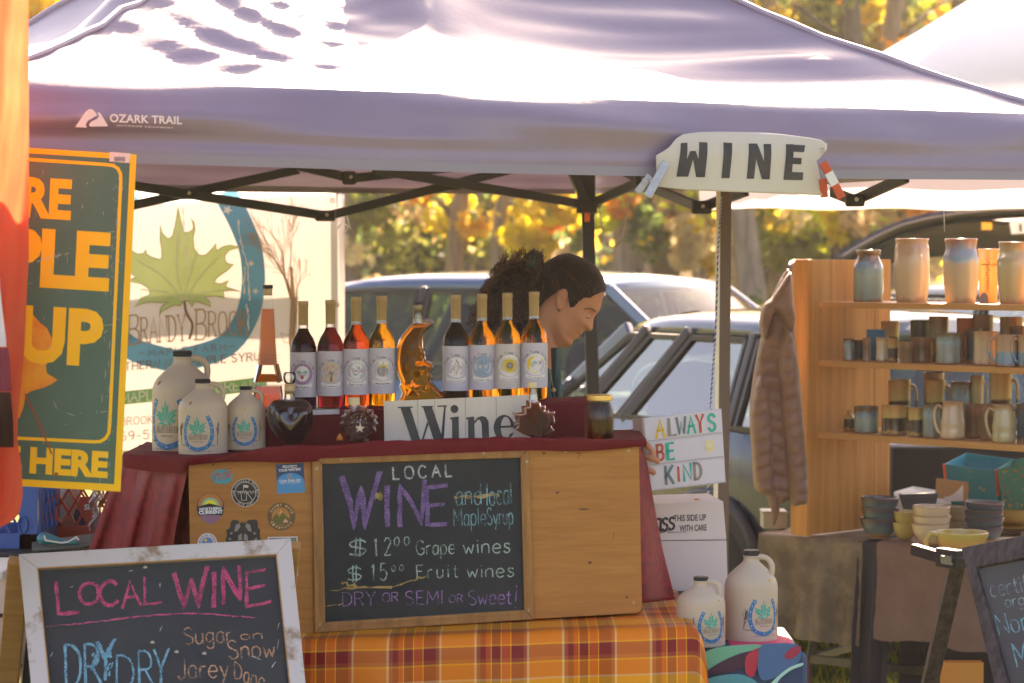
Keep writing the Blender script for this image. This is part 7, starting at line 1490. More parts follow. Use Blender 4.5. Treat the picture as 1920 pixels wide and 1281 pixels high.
def drape(a0, a1, drop0, drop1, seed, fold, off=0.0, ztop=.004, amp=.02):
    def f(u, v):
        a = lerp(a0, a1, u); side = max(0, -a+.0)
        p = tA+dirT*max(a, 0)
        if v < .35: return p+nT*lerp(.76, -.004-off, v/.35)+Vector((0, 0, ztop+.0015*mnoise.noise(Vector((a*14, v*20, seed)))))
        h = (v-.35)/.65*lerp(drop0, drop1, u); w = sin(a*fold+seed)*.6+sin(a*fold*2.3+seed*2)*.4
        return p-nT*(.008+off+amp*w*min(1, h*5)+.03*min(1, h*2))+Vector((0, 0, ztop-h+.02*(h/drop0)*mnoise.noise(Vector((a*8, 0, seed)))))+nT*.006*mnoise.noise(Vector((a*30, h*16, seed)))+dirT*.01*mnoise.noise(Vector((a*9, h*6, seed)))
    return f
b = MB(); b.grid(drape(-.0, .415, .345, .365, 1.0, 30, amp=.03), 70, 50)
b.grid(lambda u, v: tA+dirT*(-.006-.02*sin(v*9)*u)+nT*lerp(0, .76, v)+Vector((0, 0, .004-u*.34)), 12, 30)
tag(b.build('brown_tablecloth', M_LIN, smooth=True), 'crumpled olive brown cloth over the left half of the pottery table', 'tablecloth')
b = MB(); b.grid(drape(.475, 1.72, .33, .35, 2.2, 9, off=.004, ztop=.008, amp=.016), 60, 50); o_ = b.build('rose_tablecloth', M_LIN2, smooth=True); tag(o_, 'rose brown fringed cloth over the right half of the pottery table', 'tablecloth')
b = MB(); rr = random.Random(12); f_ = drape(.475, 1.72, .33, .35, 2.2, 9, off=.004, ztop=.008, amp=.016)
for i in range(170): p = f_(i/170, 1.0); b.bar(p, p+Vector((rr.uniform(-.004, .004), rr.uniform(-.004, .004), -rr.uniform(.03, .05))), .0018, .0018)
b.build('fringe', mat('dark fringe', (.05, .04, .045), .9), o_)
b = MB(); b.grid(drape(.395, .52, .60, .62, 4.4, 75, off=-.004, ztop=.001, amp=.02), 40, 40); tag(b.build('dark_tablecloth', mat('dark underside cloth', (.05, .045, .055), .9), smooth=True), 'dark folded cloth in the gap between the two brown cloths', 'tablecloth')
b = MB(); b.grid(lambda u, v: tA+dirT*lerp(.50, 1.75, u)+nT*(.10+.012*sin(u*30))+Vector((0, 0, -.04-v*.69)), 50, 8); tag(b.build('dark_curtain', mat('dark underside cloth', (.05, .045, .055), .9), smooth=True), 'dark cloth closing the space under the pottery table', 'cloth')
b = MB(); p = P(1803, 1290, 7.93); b.box((p.x, 7.93, .20), (.135, .05, .40)); tag(b.build('orange_box', mat('orange card', (.75, .30, .05), .6), bevel=.002), 'plain orange box on the ground under the pottery table', 'box')
b = MB(); c = P(1450, 975, 8.7); b.box(c, (.085, .1, .055)); b.box(c+Vector((0, 0, .032)), (.09, .105, .01)); tag(b.build('grey_box', mat('grey plastic box', (.42, .40, .33), .5), bevel=.004), 'small grey lidded box at the left end of the pottery table', 'box')

# ------------------------------------------------------------ display shelves
M_SHW = mat('shelf pine', (.62, .27, .065), .5, col2=(.33, .12, .025), scale=2.6, stretch=(12, 12, .8), bump=.12, bscale=12, contrast=(.38, .78), spec=.35, detail=7)
M_SHH = mat('shelf pine long', (.60, .31, .11), .5, col2=(.50, .23, .07), scale=3.2, stretch=(1.2, 1.2, 14), bump=.08, contrast=(.3, .72))
sh = Vector((P(1520, 1010, 8.42).x, 8.42, 0)); uS = Vector((.67, -.74, 0)).normalized(); wS = Vector((.74, .67, 0)).normalized()
ZS = TZ+.012; ZT = P(1520, 487, 8.42).z
t = thing('display_shelves', 'open pine shelving unit of the pottery stall', 'shelves', (sh.x, sh.y, ZS)); SHF = t
def vboard(p0, p1, z0, z1, th, nm, m): b = MB(); dd = (p1-p0).normalized(); nn = Vector((-dd.y, dd.x, 0)); b.slab([Vector((p0.x, p0.y, z0)), Vector((p1.x, p1.y, z0)), Vector((p1.x, p1.y, z1)), Vector((p0.x, p0.y, z1))], nn*th); return b.build(nm, m, t, bevel=.002)
# side of two wide boards, seen on its inner face
def atpx(px, base, dr):  # where the line base+dr*s crosses the sight line through px
    q = (px-960)/FPX; s = (q*base.y-base.x)/(dr.x-q*dr.y); return base+dr*s
sB = atpx(1640, sh, wS); sC = atpx(1670, sh, wS)
vboard(sh, sB, ZS, ZT, .02, 'side_board', M_SHW); vboard(sB+wS*.002, sC, ZS, ZT+.002, .02, 'side_board', M_SHW)
pL = Vector((P(1482, 1010, 8.44).x, 8.44, 0)); pR = Vector((P(1512, 1010, 8.36).x, 8.36, 0)); vboard(pL, pR, ZS, ZT+.001, .02, 'post', M_SHW)
b = MB(); e0 = pR+Vector((.0, .0, 0)); b.slab([Vector((e0.x, e0.y, ZS)), Vector((e0.x+.03, e0.y+.15, ZS)), Vector((e0.x+.03, e0.y+.15, ZT)), Vector((e0.x, e0.y, ZT))], (.006, 0, 0)); b.build('post', M_SHW, t)
def shelf_z(px, py, d): return P(px, py, d).z
SH = {}
for nm, (yl, yr, th) in dict(top=(566, 565, 11), mid=(676, 682, 11), low=(810, 822, 12)).items():
    f0 = atpx(1535, sh-wS*.03, uS); f1 = atpx(2010, f0, uS); z = 1.70-(interp([(0, yl)], 0)-500)/FPX*f0.y; zz = z
    b = MB(); b.slab([f0+Vector((0, 0, zz)), f1+Vector((0, 0, zz)), f1+wS*.34+Vector((0, 0, zz)), f0+wS*.34+Vector((0, 0, zz))], (0, 0, -th/FPX*8.3)); b.build('shelf', M_SHH, t, bevel=.002); SH[nm] = (f0, zz)
far = f1; vboard(f1+wS*.03, f1+wS*.40, ZS, ZT, .02, 'side_board', M_SHW)
def on_shelf(px, nm, depth=.1):
    """front row at small depth, back row deeper"""
    f0, z = SH[nm]; p = atpx(px, f0+wS*depth, uS); return Vector((p.x, p.y, z))
def on_table(px, py, lift=0):
    v = ray(px, py); tt = (TZ+.012-EYE)/v.z; p = Vector((0, 0, EYE))+v*tt; return p+Vector((0, 0, lift))
def glaze(name, stops, rough=.14, ns=7, amt=.16, speck=True):
    if name in MATS: return MATS[name]
    m = mat(name, stops[0][1], rough, spec=.6, coat=.35); n, l, b = nodes_of(m)
    tc = n.new('ShaderNodeTexCoord'); s = n.new('ShaderNodeSeparateXYZ'); l.new(tc.outputs['Generated'], s.inputs[0])
    t = n.new('ShaderNodeTexNoise'); t.inputs['Scale'].default_value = ns; t.inputs['Detail'].default_value = 5; l.new(tc.outputs['Generated'], t.inputs[0])
    m1 = n.new('ShaderNodeMath'); m1.operation = 'MULTIPLY_ADD'; l.new(t.outputs[0], m1.inputs[0]); m1.inputs[1].default_value = amt*2; m1.inputs[2].default_value = -amt
    a = n.new('ShaderNodeMath'); a.operation = 'ADD'; l.new(s.outputs[2], a.inputs[0]); l.new(m1.outputs[0], a.inputs[1])
    r = n.new('ShaderNodeValToRGB'); e = r.color_ramp.elements; e[0].position = stops[0][0]; e[0].color = (*stops[0][1], 1); e[1].position = stops[1][0]; e[1].color = (*stops[1][1], 1)
    for p, c in stops[2:]: q = e.new(p); q.color = (*c, 1)
    l.new(a.outputs[0], r.inputs[0]); l.new(r.outputs[0], b.inputs['Base Color'])
    t2 = n.new('ShaderNodeTexNoise'); t2.inputs['Scale'].default_value = 60; l.new(tc.outputs['Object'], t2.inputs[0]); bp = n.new('ShaderNodeBump'); bp.inputs['Strength'].default_value = .25; bp.inputs['Distance'].default_value = .002; l.new(t2.outputs[0], bp.inputs['Height']); l.new(bp.outputs[0], b.inputs['Normal'])
    return m
CL = (.30, .17, .10)
GZ = dict(
 blue=glaze('blue grey glaze', [(.02, CL), (.10, (.225, .270, .247)), (.5, (.247, .302, .293)), (.72, (.225, .383, .473)), (.93, (.158, .112, .077))]),
 bluegreen=glaze('blue green glaze', [(.04, CL), (.10, (.225, .316, .293)), (.55, (.270, .371, .316)), (.7, (.180, .316, .429)), (.85, (.169, .101, .068))], ns=5, amt=.25),
 tan=glaze('tan glaze', [(.03, (.405, .247, .146)), (.10, (.562, .429, .281)), (.7, (.529, .405, .270)), (.97, (.450, .247, .134))]),
 crock=glaze('blue over tan glaze', [(.03, (.405, .247, .146)), (.12, (.495, .383, .247)), (.62, (.473, .371, .247)), (.70, (.225, .338, .429)), (.88, (.247, .225, .293)), (.96, (.316, .134, .077))], ns=4, amt=.14),
 orange=glaze('warm orange clay', [(.05, (.619, .270, .068)), (.5, (.742, .360, .101)), (.9, (.675, .316, .091))]),
 olive=glaze('olive glaze', [(.03, (.371, .225, .124)), (.10, (.405, .349, .190)), (.8, (.450, .383, .225)), (.97, (.360, .225, .112))]),
 mount=glaze('amber glaze with dark hills', [(.04, CL), (.14, (.517, .326, .112)), (.20, (.068, .045, .039)), (.55, (.056, .039, .034)), (.60, (.540, .383, .146)), (.96, (.473, .247, .091))], ns=3.2, amt=.14),
 brown=glaze('brown glaze', [(.05, CL), (.2, (.190, .101, .062)), (.6, (.146, .077, .056)), (.9, (.270, .134, .091))]),
 darkb=glaze('dark blue glaze', [(.05, CL), (.15, (.034, .056, .077)), (.7, (.045, .077, .112)), (.95, (.112, .077, .056))]),
 cream=glaze('cream glaze', [(.05, CL), (.15, (.585, .485, .338)), (.8, (.562, .450, .302)), (.97, (.429, .260, .134))]),
 tanblue=glaze('tan over blue glaze', [(.04, CL), (.12, (.134, .247, .338)), (.40, (.158, .270, .349)), (.52, (.429, .293, .190)), (.95, (.383, .225, .146))], amt=.1),
 redor=glaze('red over orange glaze', [(.05, (.619, .293, .077)), (.55, (.675, .338, .077)), (.66, (.473, .068, .034)), (.95, (.429, .091, .045))], amt=.06),
 darkor=glaze('black over orange glaze', [(.05, (.619, .293, .077)), (.45, (.653, .326, .091)), (.56, (.056, .045, .039)), (.95, (.068, .056, .045))], amt=.08),
 green=glaze('brown green glaze', [(.05, (.562, .293, .091)), (.4, (.562, .302, .101)), (.5, (.204, .247, .146)), (.85, (.225, .134, .077))], amt=.08),
 bowlblue=glaze('blue banded glaze', [(.05, (.405, .225, .112)), (.2, (.383, .225, .124)), (.3, (.134, .204, .225)), (.7, (.077, .112, .146)), (.9, (.101, .077, .091))], ns=3, amt=.1),
 bowlcream=glaze('pale cream bowl glaze', [(.03, (.450, .247, .134)), (.12, (.675, .517, .338)), (.9, (.696, .540, .360)), (.98, (.473, .270, .146))], amt=.04),
 bowlyel=glaze('yellow olive bowl glaze', [(.05, (.405, .247, .112)), (.2, (.540, .405, .134)), (.9, (.506, .383, .134))], amt=.05),
 amberpan=glaze('amber pan glaze', [(.05, (.619, .302, .101)), (.5, (.675, .371, .112)), (.85, (.562, .429, .112))], amt=.2))
MUG = [(.92, 0), (.98, .02), (1, .06), (.97, .5), (1.0, .96), (1.01, 1)]
PROFS = dict(mug=MUG, flare=[(.86, 0), (.9, .03), (.92, .3), (.93, .6), (1.0, .97), (1.02, 1)], waist=[(.95, 0), (1, .05), (.88, .5), (.98, 1)],
 tankard=[(.92, 0), (1, .03), (1.04, .14), (1.0, .3), (1.02, .45), (.93, .6), (.9, .75), (.84, .9), (.9, 1)],
 jar=[(.95, 0), (1, .04), (1.0, .55), (.97, .68), (.80, .80), (.74, .85), (.72, .90), (.80, .93), (.82, 1)],
 barrel=[(.84, 0), (.88, .02), (1.0, .35), (1.03, .6), (.98, .84), (.92, .92), (.97, 1)], crock=[(.84, 0), (.86, .04), (1.0, .4), (1.02, .68), (.9, .80), (.86, .86), (.94, 1)],
 cup=[(.8, 0), (.82, .05), (.90, .7), (.97, .82), (.92, .84), (1.0, 1)], bottle=[(1, 0), (1, .55), (.9, .7), (.45, .82), (.45, 1)])
def vessel(x0, x1, ytop, place, kind, gz, label, name='mug', cat='mug', handle=0, group=None, base_y=None, depth=.1, n=36, hsz=1.0, rot=0, wall=.05):
    pxc = (x0+x1)/2
    p = on_shelf(pxc, place, depth) if isinstance(place, str) else place
    d = p.y; k = d/FPX; H = P(pxc, ytop, d).z-p.z; R = (x1-x0)/2*k/1.0
    t = thing(name, label, cat, p, group); b = lmb(); b.smooth = True
    pr = PROFS[kind]; rr = random.Random(int(x0*3+ytop)); pf = [(r*R, z*H) for r, z in pr]; s_ = catmull([Vector((r, z, 0)) for r, z in pf], 4); outer = [(v.x, v.y) for v in s_]
    inner = [(max(0, r-R*wall*1.6), z) for r, z in outer[::-1] if z > H*.12]
    wob = [1+.012*sin(3*a_+rr.random()*6) for a_ in range(n)]
    b.lathe(outer+[(outer[-1][0]-R*wall*.8, H*1.004)]+inner+[(0, H*.12)], n, capt=False); b.build('body', gz, t)
    if handle:
        a = radians(rot); hx, hy = cos(a)*handle, sin(a)*abs(1)
        path = catmull([Vector((hx*R*q, hy*R*q, z*H)) for q, z in [(.88, .84), (1.25, .90), (1.52*hsz, .74), (1.50*hsz, .48), (1.22, .22), (.92, .14)]], 5)
        b = lmb(); b.smooth = True; b.tube(path, [R*.13]*len(path), 8); b.build('handle', gz, t)
    return t
V = vessel
V(1600, 1656, 469, 'top', 'jar', GZ['bluegreen'], 'short blue green clay jar at the left end of the top shelf', 'clay_jar', 'jar', depth=.12)
V(1677, 1742, 448, 'top', 'barrel', GZ['tan'], 'tall plain tan clay crock on the top shelf', 'clay_crock', 'crock', depth=.12)
V(1769, 1834, 448, 'top', 'crock', GZ['crock'], 'tall tan crock with a blue collar on the top shelf', 'clay_crock', 'crock', depth=.12)
t = V(1833, 1873, 467, 'top', 'cup', GZ['orange'], 'warm orange clay beaker with stamped leaves behind the tall crocks', 'clay_beaker', 'beaker', depth=.24)
b = lmb()
rr = random.Random(3); R_ = .035
for k in range(12): a = -.25+rr.uniform(-.12, .12); z = .05+k*.0085; b.box((sin(a)*R_*.93, -cos(a)*R_*.93, z), (.006, .003, .004))
for k in range(9): a = -.9+k*.22; b.box((sin(a)*R_*.96, -cos(a)*R_*.96, .128), (.0025, .003, .006))
b.build('stamps', mat('stamped brown', (.22, .09, .03), .6), t)
V(1870, 1938, 454, 'top', 'crock', GZ['olive'], 'wide olive clay jar at the right end of the top shelf', 'clay_jar', 'jar', depth=.12)
b = MB(); c = on_shelf(1845, 'top', .06); k = c.y/FPX; b.slab([c+Vector((x*k, 0, z*k)) for x, z in [(-8, 0), (8, 0), (8, 10), (5, 18), (0, 22), (-5, 18), (-8, 9)]], (0, .006, 0)); tag(b.build('clay_disc', mat('grey bisque', (.30, .23, .20), .8)), 'small grey half round clay tile standing on the top shelf', 'tile')
# middle shelf, back row
V(1652, 1687, 603, 'mid', 'flare', GZ['mount'], 'tall yellow tumbler half behind the shelf side, middle shelf at the back', 'tumbler', 'tumbler', depth=.28)
V(1707, 1747, 601, 'mid', 'mug', GZ['darkor'], 'tall black over orange tumbler at the back of the middle shelf', 'tumbler', 'tumbler', depth=.28)
V(1742, 1779, 594, 'mid', 'mug', GZ['green'], 'tall brown and green tumbler at the back of the middle shelf', 'tumbler', 'tumbler', depth=.25)
V(1794, 1835, 597, 'mid', 'mug', GZ['redor'], 'tall red over orange tumbler at the back of the middle shelf', 'tumbler', 'tumbler', depth=.28)
V(1824, 1863, 591, 'mid', 'mug', GZ['brown'], 'tall brown rimmed tumbler right of the red and orange one', 'tumbler', 'tumbler', depth=.29)
V(1875, 1918, 595, 'mid', 'mug', GZ['green'], 'tall green banded tumbler at the back right of the middle shelf', 'tumbler', 'tumbler', depth=.28)
# middle shelf, front row
V(1581, 1603, 635, 'mid', 'waist', GZ['blue'], 'tiny pale blue cup, first on the left of the middle shelf', 'cup', 'cup', depth=.08)
V(1602, 1619, 638, 'mid', 'mug', GZ['darkb'], 'tiny dark blue cup beside the pale blue one on the middle shelf', 'cup', 'cup', depth=.12)
V(1617, 1633, 634, 'mid', 'waist', GZ['brown'], 'tiny reddish brown waisted cup on the middle shelf', 'cup', 'cup', depth=.06)
V(1642, 1666, 633, 'mid', 'waist', GZ['cream'], 'small cream cup on the middle shelf in front of the blue packet', 'cup', 'cup', depth=.07)
V(1665, 1685, 635, 'mid', 'mug', GZ['mount'], 'small cup with dark hills right of the cream cup', 'cup', 'cup', depth=.08)
V(1685, 1714, 641, 'mid', 'flare', GZ['brown'], 'small brown bowl shaped cup in the front row of the middle shelf', 'cup', 'cup', depth=.05)
V(1710, 1748, 633, 'mid', 'mug', GZ['brown'], 'dark brown mug just left of the big blue grey mug', 'mug', 'mug', depth=.14, handle=1, rot=-15)
V(1755, 1803, 625, 'mid', 'mug', GZ['blue'], 'big blue grey mug without visible handle on the middle shelf', 'mug', 'mug', depth=.09)
V(1812, 1840, 617, 'mid', 'mug', GZ['darkb'], 'dark mug partly behind the tan mug on the middle shelf', 'mug', 'mug', depth=.17, handle=-1, hsz=.9)
V(1826, 1872, 622, 'mid', 'mug', GZ['tan'], 'tan mug with a brown rim, right part of the middle shelf', 'mug', 'mug', depth=.09)
V(1867, 1911, 628, 'mid', 'mug', GZ['tanblue'], 'tan mug with a blue lower half and its handle to the left', 'mug', 'mug', depth=.05, handle=-1)
V(1909, 1950, 629, 'mid', 'mug', GZ['tanblue'], 'mug cut off by the right edge of the picture on the middle shelf', 'mug', 'mug', depth=.07, handle=-1)
V(1893, 1925, 612, 'mid', 'mug', GZ['darkb'], 'black rimmed mug behind the rightmost mugs of the middle shelf', 'mug', 'mug', depth=.19)
t = thing('blue_packet', 'bright blue packet standing behind the small cups', 'packet', on_shelf(1643, 'mid', .16)); p = on_shelf(1643, 'mid', .16); k = p.y/FPX
b = lmb(); b.box((0, 0, 29*k), (34*k, .03, 58*k)); b.build('body', mat('blue card', (.06, .22, .38), .6), t, bevel=.003)
# low shelf, back row
V(1666, 1708, 713, 'low', 'mug', GZ['mount'], 'amber mug with dark hills behind the shelf side, handle to the right', 'mug', 'mug', depth=.26, handle=1)
V(1733, 1771, 700, 'low', 'mug', GZ['brown'], 'tall brown mug standing behind the amber hill mug, low shelf', 'mug', 'mug', depth=.31)
V(1736, 1774, 714, 'low', 'flare', GZ['mount'], 'amber mug with dark hills in the middle of the back row, low shelf', 'mug', 'mug', depth=.24, handle=1, rot=-10)
V(1783, 1823, 716, 'low', 'waist', GZ['blue'], 'blue green waisted mug in the back row of the low shelf', 'mug', 'mug', depth=.25, handle=-1)
V(1820, 1845, 705, 'low', 'mug', GZ['olive'], 'narrow olive mug in the back row of the low shelf', 'mug', 'mug', depth=.28, handle=1)
V(1857, 1898, 700, 'low', 'mug', GZ['mount'], 'tall amber mug with a square stamp, back right of the low shelf', 'mug', 'mug', depth=.24, handle=1)
# low shelf, front row
V(1583, 1603, 769, 'low', 'bottle', GZ['mount'], 'tiny clay bottle at the left end of the low shelf', 'clay_bottle', 'bottle', depth=.1)
V(1602, 1648, 762, 'low', 'mug', GZ['bluegreen'], 'wide blue topped tan cup on the low shelf', 'cup', 'cup', depth=.09)
V(1654, 1703, 761, 'low', 'mug', GZ['mount'], 'wide amber cup with dark hills in the front row of the low shelf', 'cup', 'cup', depth=.08)
V(1704, 1732, 765, 'low', 'mug', GZ['mount'], 'narrow amber cup with dark hills in the front row of the low shelf', 'cup', 'cup', depth=.05)
V(1731, 1764, 759, 'low', 'mug', GZ['blue'], 'silvery blue mug with a brown rim on the low shelf', 'mug', 'mug', depth=.06)
V(1765, 1810, 753, 'low', 'tankard', GZ['tan'], 'big ribbed tan tankard with its handle to the left, low shelf', 'mug', 'mug', depth=.05, handle=-1)
V(1812, 1842, 758, 'low', 'mug', GZ['brown'], 'brown mug between the two tankards on the low shelf', 'mug', 'mug', depth=.15)
V(1839, 1866, 758, 'low', 'mug', GZ['brown'], 'brown mug with its handle to the left, just left of the olive tankard', 'mug', 'mug', depth=.1, handle=-1)
V(1862, 1906, 759, 'low', 'tankard', GZ['olive'], 'ribbed olive tankard near the right edge of the low shelf', 'mug', 'mug', depth=.04, handle=-1)
V(1908, 1945, 758, 'low', 'mug', GZ['darkb'], 'dark mug cut off by the right edge on the low shelf', 'mug', 'mug', depth=.08, handle=-1)
# bowls on the table
BOWL = [(.50, 0), (.52, .10), (.62, .16), (.88, .5), (.98, .85), (1.0, 1)]
def bowl(cx, ytop, ybot, w, d, gz, label, z0, name='bowl', cat='bowl', group=None, n=40, prof=BOWL, handle=0, tiltx=0):
    k = d/FPX; R = w/2*k; H = (ybot-ytop)*k; p = Vector(((cx-960)/FPX*d, d, z0)); t = thing(name, label, cat, p, group, rot=(0, radians(tiltx), 0))
    s_ = catmull([Vector((r*R, z*H, 0)) for r, z in prof], 4); outer = [(v.x, v.y) for v in s_]; inner = [(max(0, r-R*.06), z) for r, z in outer[::-1] if z > H*.2]
    b = lmb(); b.smooth = True; b.lathe(outer+[(outer[-1][0]-R*.03, H*1.01)]+inner+[(0, H*.22)], n, capt=False); b.build('body', gz, t)
    if handle: b = lmb(); b.smooth = True; b.tube(catmull([Vector((handle*R*q, -R*.2, z*H)) for q, z in [(.9, .85), (1.2, .95), (1.38, .6), (1.30, .2), (1.05, .0)]], 5), R*.09, 8); b.build('handle', gz, t)
    return t
tz = TZ+.010
def stack(items, cx, d, w, gz, labs, group):
    z = tz
    for i, (hh, st) in enumerate(items):
        bowl(cx+(i % 2)*1.5, 0, hh, w, d, gz, labs[i], z, group=group, tiltx=(i-1)*1.2); z += st*d/FPX
stack([(38, 21), (38, 20), (36, 17)], 1651, 8.34, 72, GZ['bowlblue'], ['lowest of three blue banded bowls stacked against the shelf side', 'middle one of three stacked blue banded bowls', 'topmost of three stacked blue banded bowls'], 'stacked blue banded bowls')
stack([(34, 20), (34, 16)], 1699, 8.28, 46, GZ['bowlyel'], ['lower yellow olive bowl behind the cream stack', 'upper yellow olive bowl behind the cream stack'], 'stacked yellow olive bowls')
stack([(40, 20), (34, 17), (34, 14)], 1748, 8.16, 72, GZ['bowlcream'], ['lowest of three cream bowls stacked on the pottery table', 'middle one of three stacked cream bowls', 'topmost of three stacked cream bowls'], 'stacked cream bowls')
stack([(26, 15), (26, 14), (24, 14)], 1796, 8.45, 56, GZ['olive'], ['lowest of three small olive bowls behind the cream stack', 'middle one of three small stacked olive bowls', 'topmost of three small stacked olive bowls'], 'stacked small olive bowls')
stack([(30, 20), (28, 15), (26, 16), (24, 14)], 1846, 8.22, 76, GZ['bowlblue'], ['lowest of four dark bowls stacked beside the gift bags', 'second from the bottom of the four dark bowls', 'third from the bottom of the four dark bowls', 'topmost, tilted, of the four dark bowls by the gift bags'], 'stacked dark bowls')
FLAT = [(.62, 0), (.66, .10), (.86, .35), (.98, .85), (1, 1)]
p = on_table(1806, 1036); bowl(1806, 990, 1030, 100, p.y, GZ['amberpan'], 'amber handled pan at the front of the pottery table', tz, 'clay_pan', 'pan', prof=FLAT, handle=-1)
PLT = [(.5, 0), (.55, .3), (.9, .7), (1, 1)]
p = on_table(1880, 1012); 
for i in range(3): bowl(1888, 0, 9, 118, p.y+.12, GZ['amberpan' if i == 2 else 'brown'], ['bottom plate of the stack right of the amber pan', 'middle plate of the stack right of the amber pan', 'top amber plate of the stack right of the amber pan'][i], tz+i*.012, 'plate', 'plate', 'stacked plates', prof=PLT)
bowl(1895, 0, 8, 110, p.y-.12, GZ['bowlcream'], 'cream plate at the front right of the pottery table', tz, 'plate', 'plate', prof=PLT)
bowl(1902, 0, 26, 70, p.y+.2, GZ['bowlyel'], 'yellow shallow bowl above the plates at the right edge', tz+.04, prof=FLAT)
# square dish, sunlit paper, card, round tin, gift bags
b = MB(); q = [P(1686, 926, 8.5), P(1761, 924, 8.5), P(1752, 958, 8.46), P(1696, 958, 8.46)]; b.slab(q, (0, .03, 0)); tag(b.build('square_dish', mat('slate glaze', (.07, .07, .065), .3, coat=.3), bevel=.004), 'dark square dish standing behind the bowl stacks', 'dish')
b = MB(); q = [P(1676, 925, 8.6), P(1712, 914, 8.75), P(1735, 922, 8.75), P(1768, 922, 8.6), P(1784, 946, 8.5), P(1678, 944, 8.5)]; b.slab(q, (0, 0, .003)); b.slab([P(1677, 922, 8.72), P(1712, 912, 8.74), P(1768, 921, 8.72), P(1770, 960, 8.68), P(1678, 960, 8.68)], (0, .003, 0)); tag(b.build('white_paper', mat('white paper', (.8, .78, .74), .7, transl=.45)), 'crumpled white paper catching the sun behind the square dish', 'paper')
b = MB(); b.slab([P(1756, 897, 8.5), P(1816, 904, 8.5), P(1815, 940, 8.5), P(1753, 934, 8.5)], (0, .004, 0)); tag(b.build('kraft_card', mat('kraft card', (.50, .28, .12), .8)), 'kraft brown card leaning behind the bowls', 'card')
b = MB(); b.grid(lambda u, v: P(lerp(1770, 1806, u), lerp(940, lerp(932, 908, u*u), v), 8.46+.01*u), 8, 4); tag(b.build('white_scrap', mat('white paper', (.8, .78, .74), .7, transl=.45)), 'curved white paper scrap in front of the kraft card', 'paper')
M_BAGT = mat('turquoise gift bag', (.03, .38, .46), .5, transl=.2); M_BAGG = mat('green floral bag', (.10, .42, .36), .5, transl=.2); M_ORH = mat('coral trim', (.78, .12, .05), .5)
def giftbag(label, front, m, depth_, trims, dots=None, extra=None):
    b = MB(); F4 = [Vector(q) for q in front]; bk = [q+Vector(depth_) for q in F4]
    for a, c in ((0, 1), (1, 2), (2, 3), (3, 0)): 
        if (a, c) != (0, 1): b.add([F4[a], F4[c], bk[c], bk[a]], [(0, 1, 2, 3)])
    b.add(F4, [(0, 1, 2, 3)]); b.add(bk, [(0, 1, 2, 3)]); cc = sum(F4, Vector())/4; t = thing('gift_bag', label, 'gift bag', (cc.x, cc.y, min(q.z for q in F4))); b.build('bag', m, t, solid=.002)
    for q in trims:
        b = MB(); b.bar(Vector(q[0]), Vector(q[1]), .008, .01); b.build('trim', M_ORH, t)
    if dots:
        b = MB(); rr = random.Random(9); n_ = (F4[1]-F4[0]).cross(F4[3]-F4[0]).normalized(); n_ = -n_ if n_.y > 0 else n_
        for i in range(dots):
            u, v = rr.uniform(.05, .95), rr.uniform(.05, .95); c = F4[3].lerp(F4[2], u).lerp(F4[0].lerp(F4[1], u), v)+n_*.003; r_ = rr.uniform(.003, .006); b.poly([c+Vector((cos(a)*r_, 0, sin(a)*r_)) for a in (0, 1.57, 3.14, 4.71)], mi=i % 3)
        b.build('print', [mat('coral dot', (.75, .28, .12), .6), mat('yellow dot', (.75, .6, .15), .6), mat('dark dot', (.02, .2, .18), .6)], t)
    return t
giftbag('open turquoise gift bag with coral edges behind the kraft card', [P(1771, 870, 8.62), P(1868, 883, 8.5), P(1872, 945, 8.5), P(1775, 945, 8.62)], M_BAGT, (.10, .12, .03), [(P(1770, 870, 8.6), P(1773, 905, 8.6)), (P(1868, 880, 8.49), P(1872, 930, 8.49))], 9)
giftbag('green floral gift bag at the right edge under the low shelf', [P(1870, 880, 8.45), P(1940, 866, 8.3), P(1940, 955, 8.3), P(1882, 955, 8.45)], M_BAGG, (.08, .14, .02), [(P(1900, 864, 8.6), P(1903, 878, 8.6))], 70)
b = MB(); b.slab([P(1818, 868, 8.7), P(1900, 862, 8.66), P(1900, 892, 8.66), P(1820, 892, 8.7)], (0, .01, 0)); tag(b.build('teal_bag', mat('deep turquoise bag', (.02, .28, .38), .5)), 'deep turquoise bag standing behind the two gift bags', 'gift bag')
# dark slab put in for the shaded boot interior behind the shelves
b = MB(); b.slab([P(1673, 838, 9.2), P(2050, 838, 9.2), P(2050, 1010, 9.2), P(1673, 1010, 9.2)], (0, .12, 0)); tag(b.build('boot_shade', mat('shaded boot', (.018, .017, .018), .8), bevel=.01), 'big shaded boot tote put in behind the pottery table', 'infill')

# ------------------------------------------------------------ puffer jacket
M_JKT = mat('brown puffer nylon', (.22, .115, .08), .42, col2=(.26, .145, .105), scale=6, bump=.25, bscale=16, bdist=.005, spec=.5, sheen=.2)
t = thing('puffer_jacket', 'brown quilted puffer jacket hung on the corner of the pottery shelves', 'jacket', P(1460, 985, 8.25)); dJ = 8.27
def quilt(per, ph, sl, amp=.009):
    def f(x, y): q = (y+sl*(x-1460)+ph+2*sin(x*.11))/per; w = abs(sin(pi*q)); return amp*(w**.4-.6)*1.3+.006*mnoise.noise(Vector((x*.07, y*.05, 2)))
    return f
def jpart(nm, pts, thick, R, off, rel, h=2.4):
    o = [(p.x, p.y) for p in catmull([Vector((*q, 0)) for q in pts], 3, True)]; b = MB(); b.smooth = True; puff(b, o, thick, R, h, lambda x, y, z: P(x, y, dJ)+Vector((0, off-z, 0)), relief=rel, back=.4); return b.build(nm, M_JKT, t)
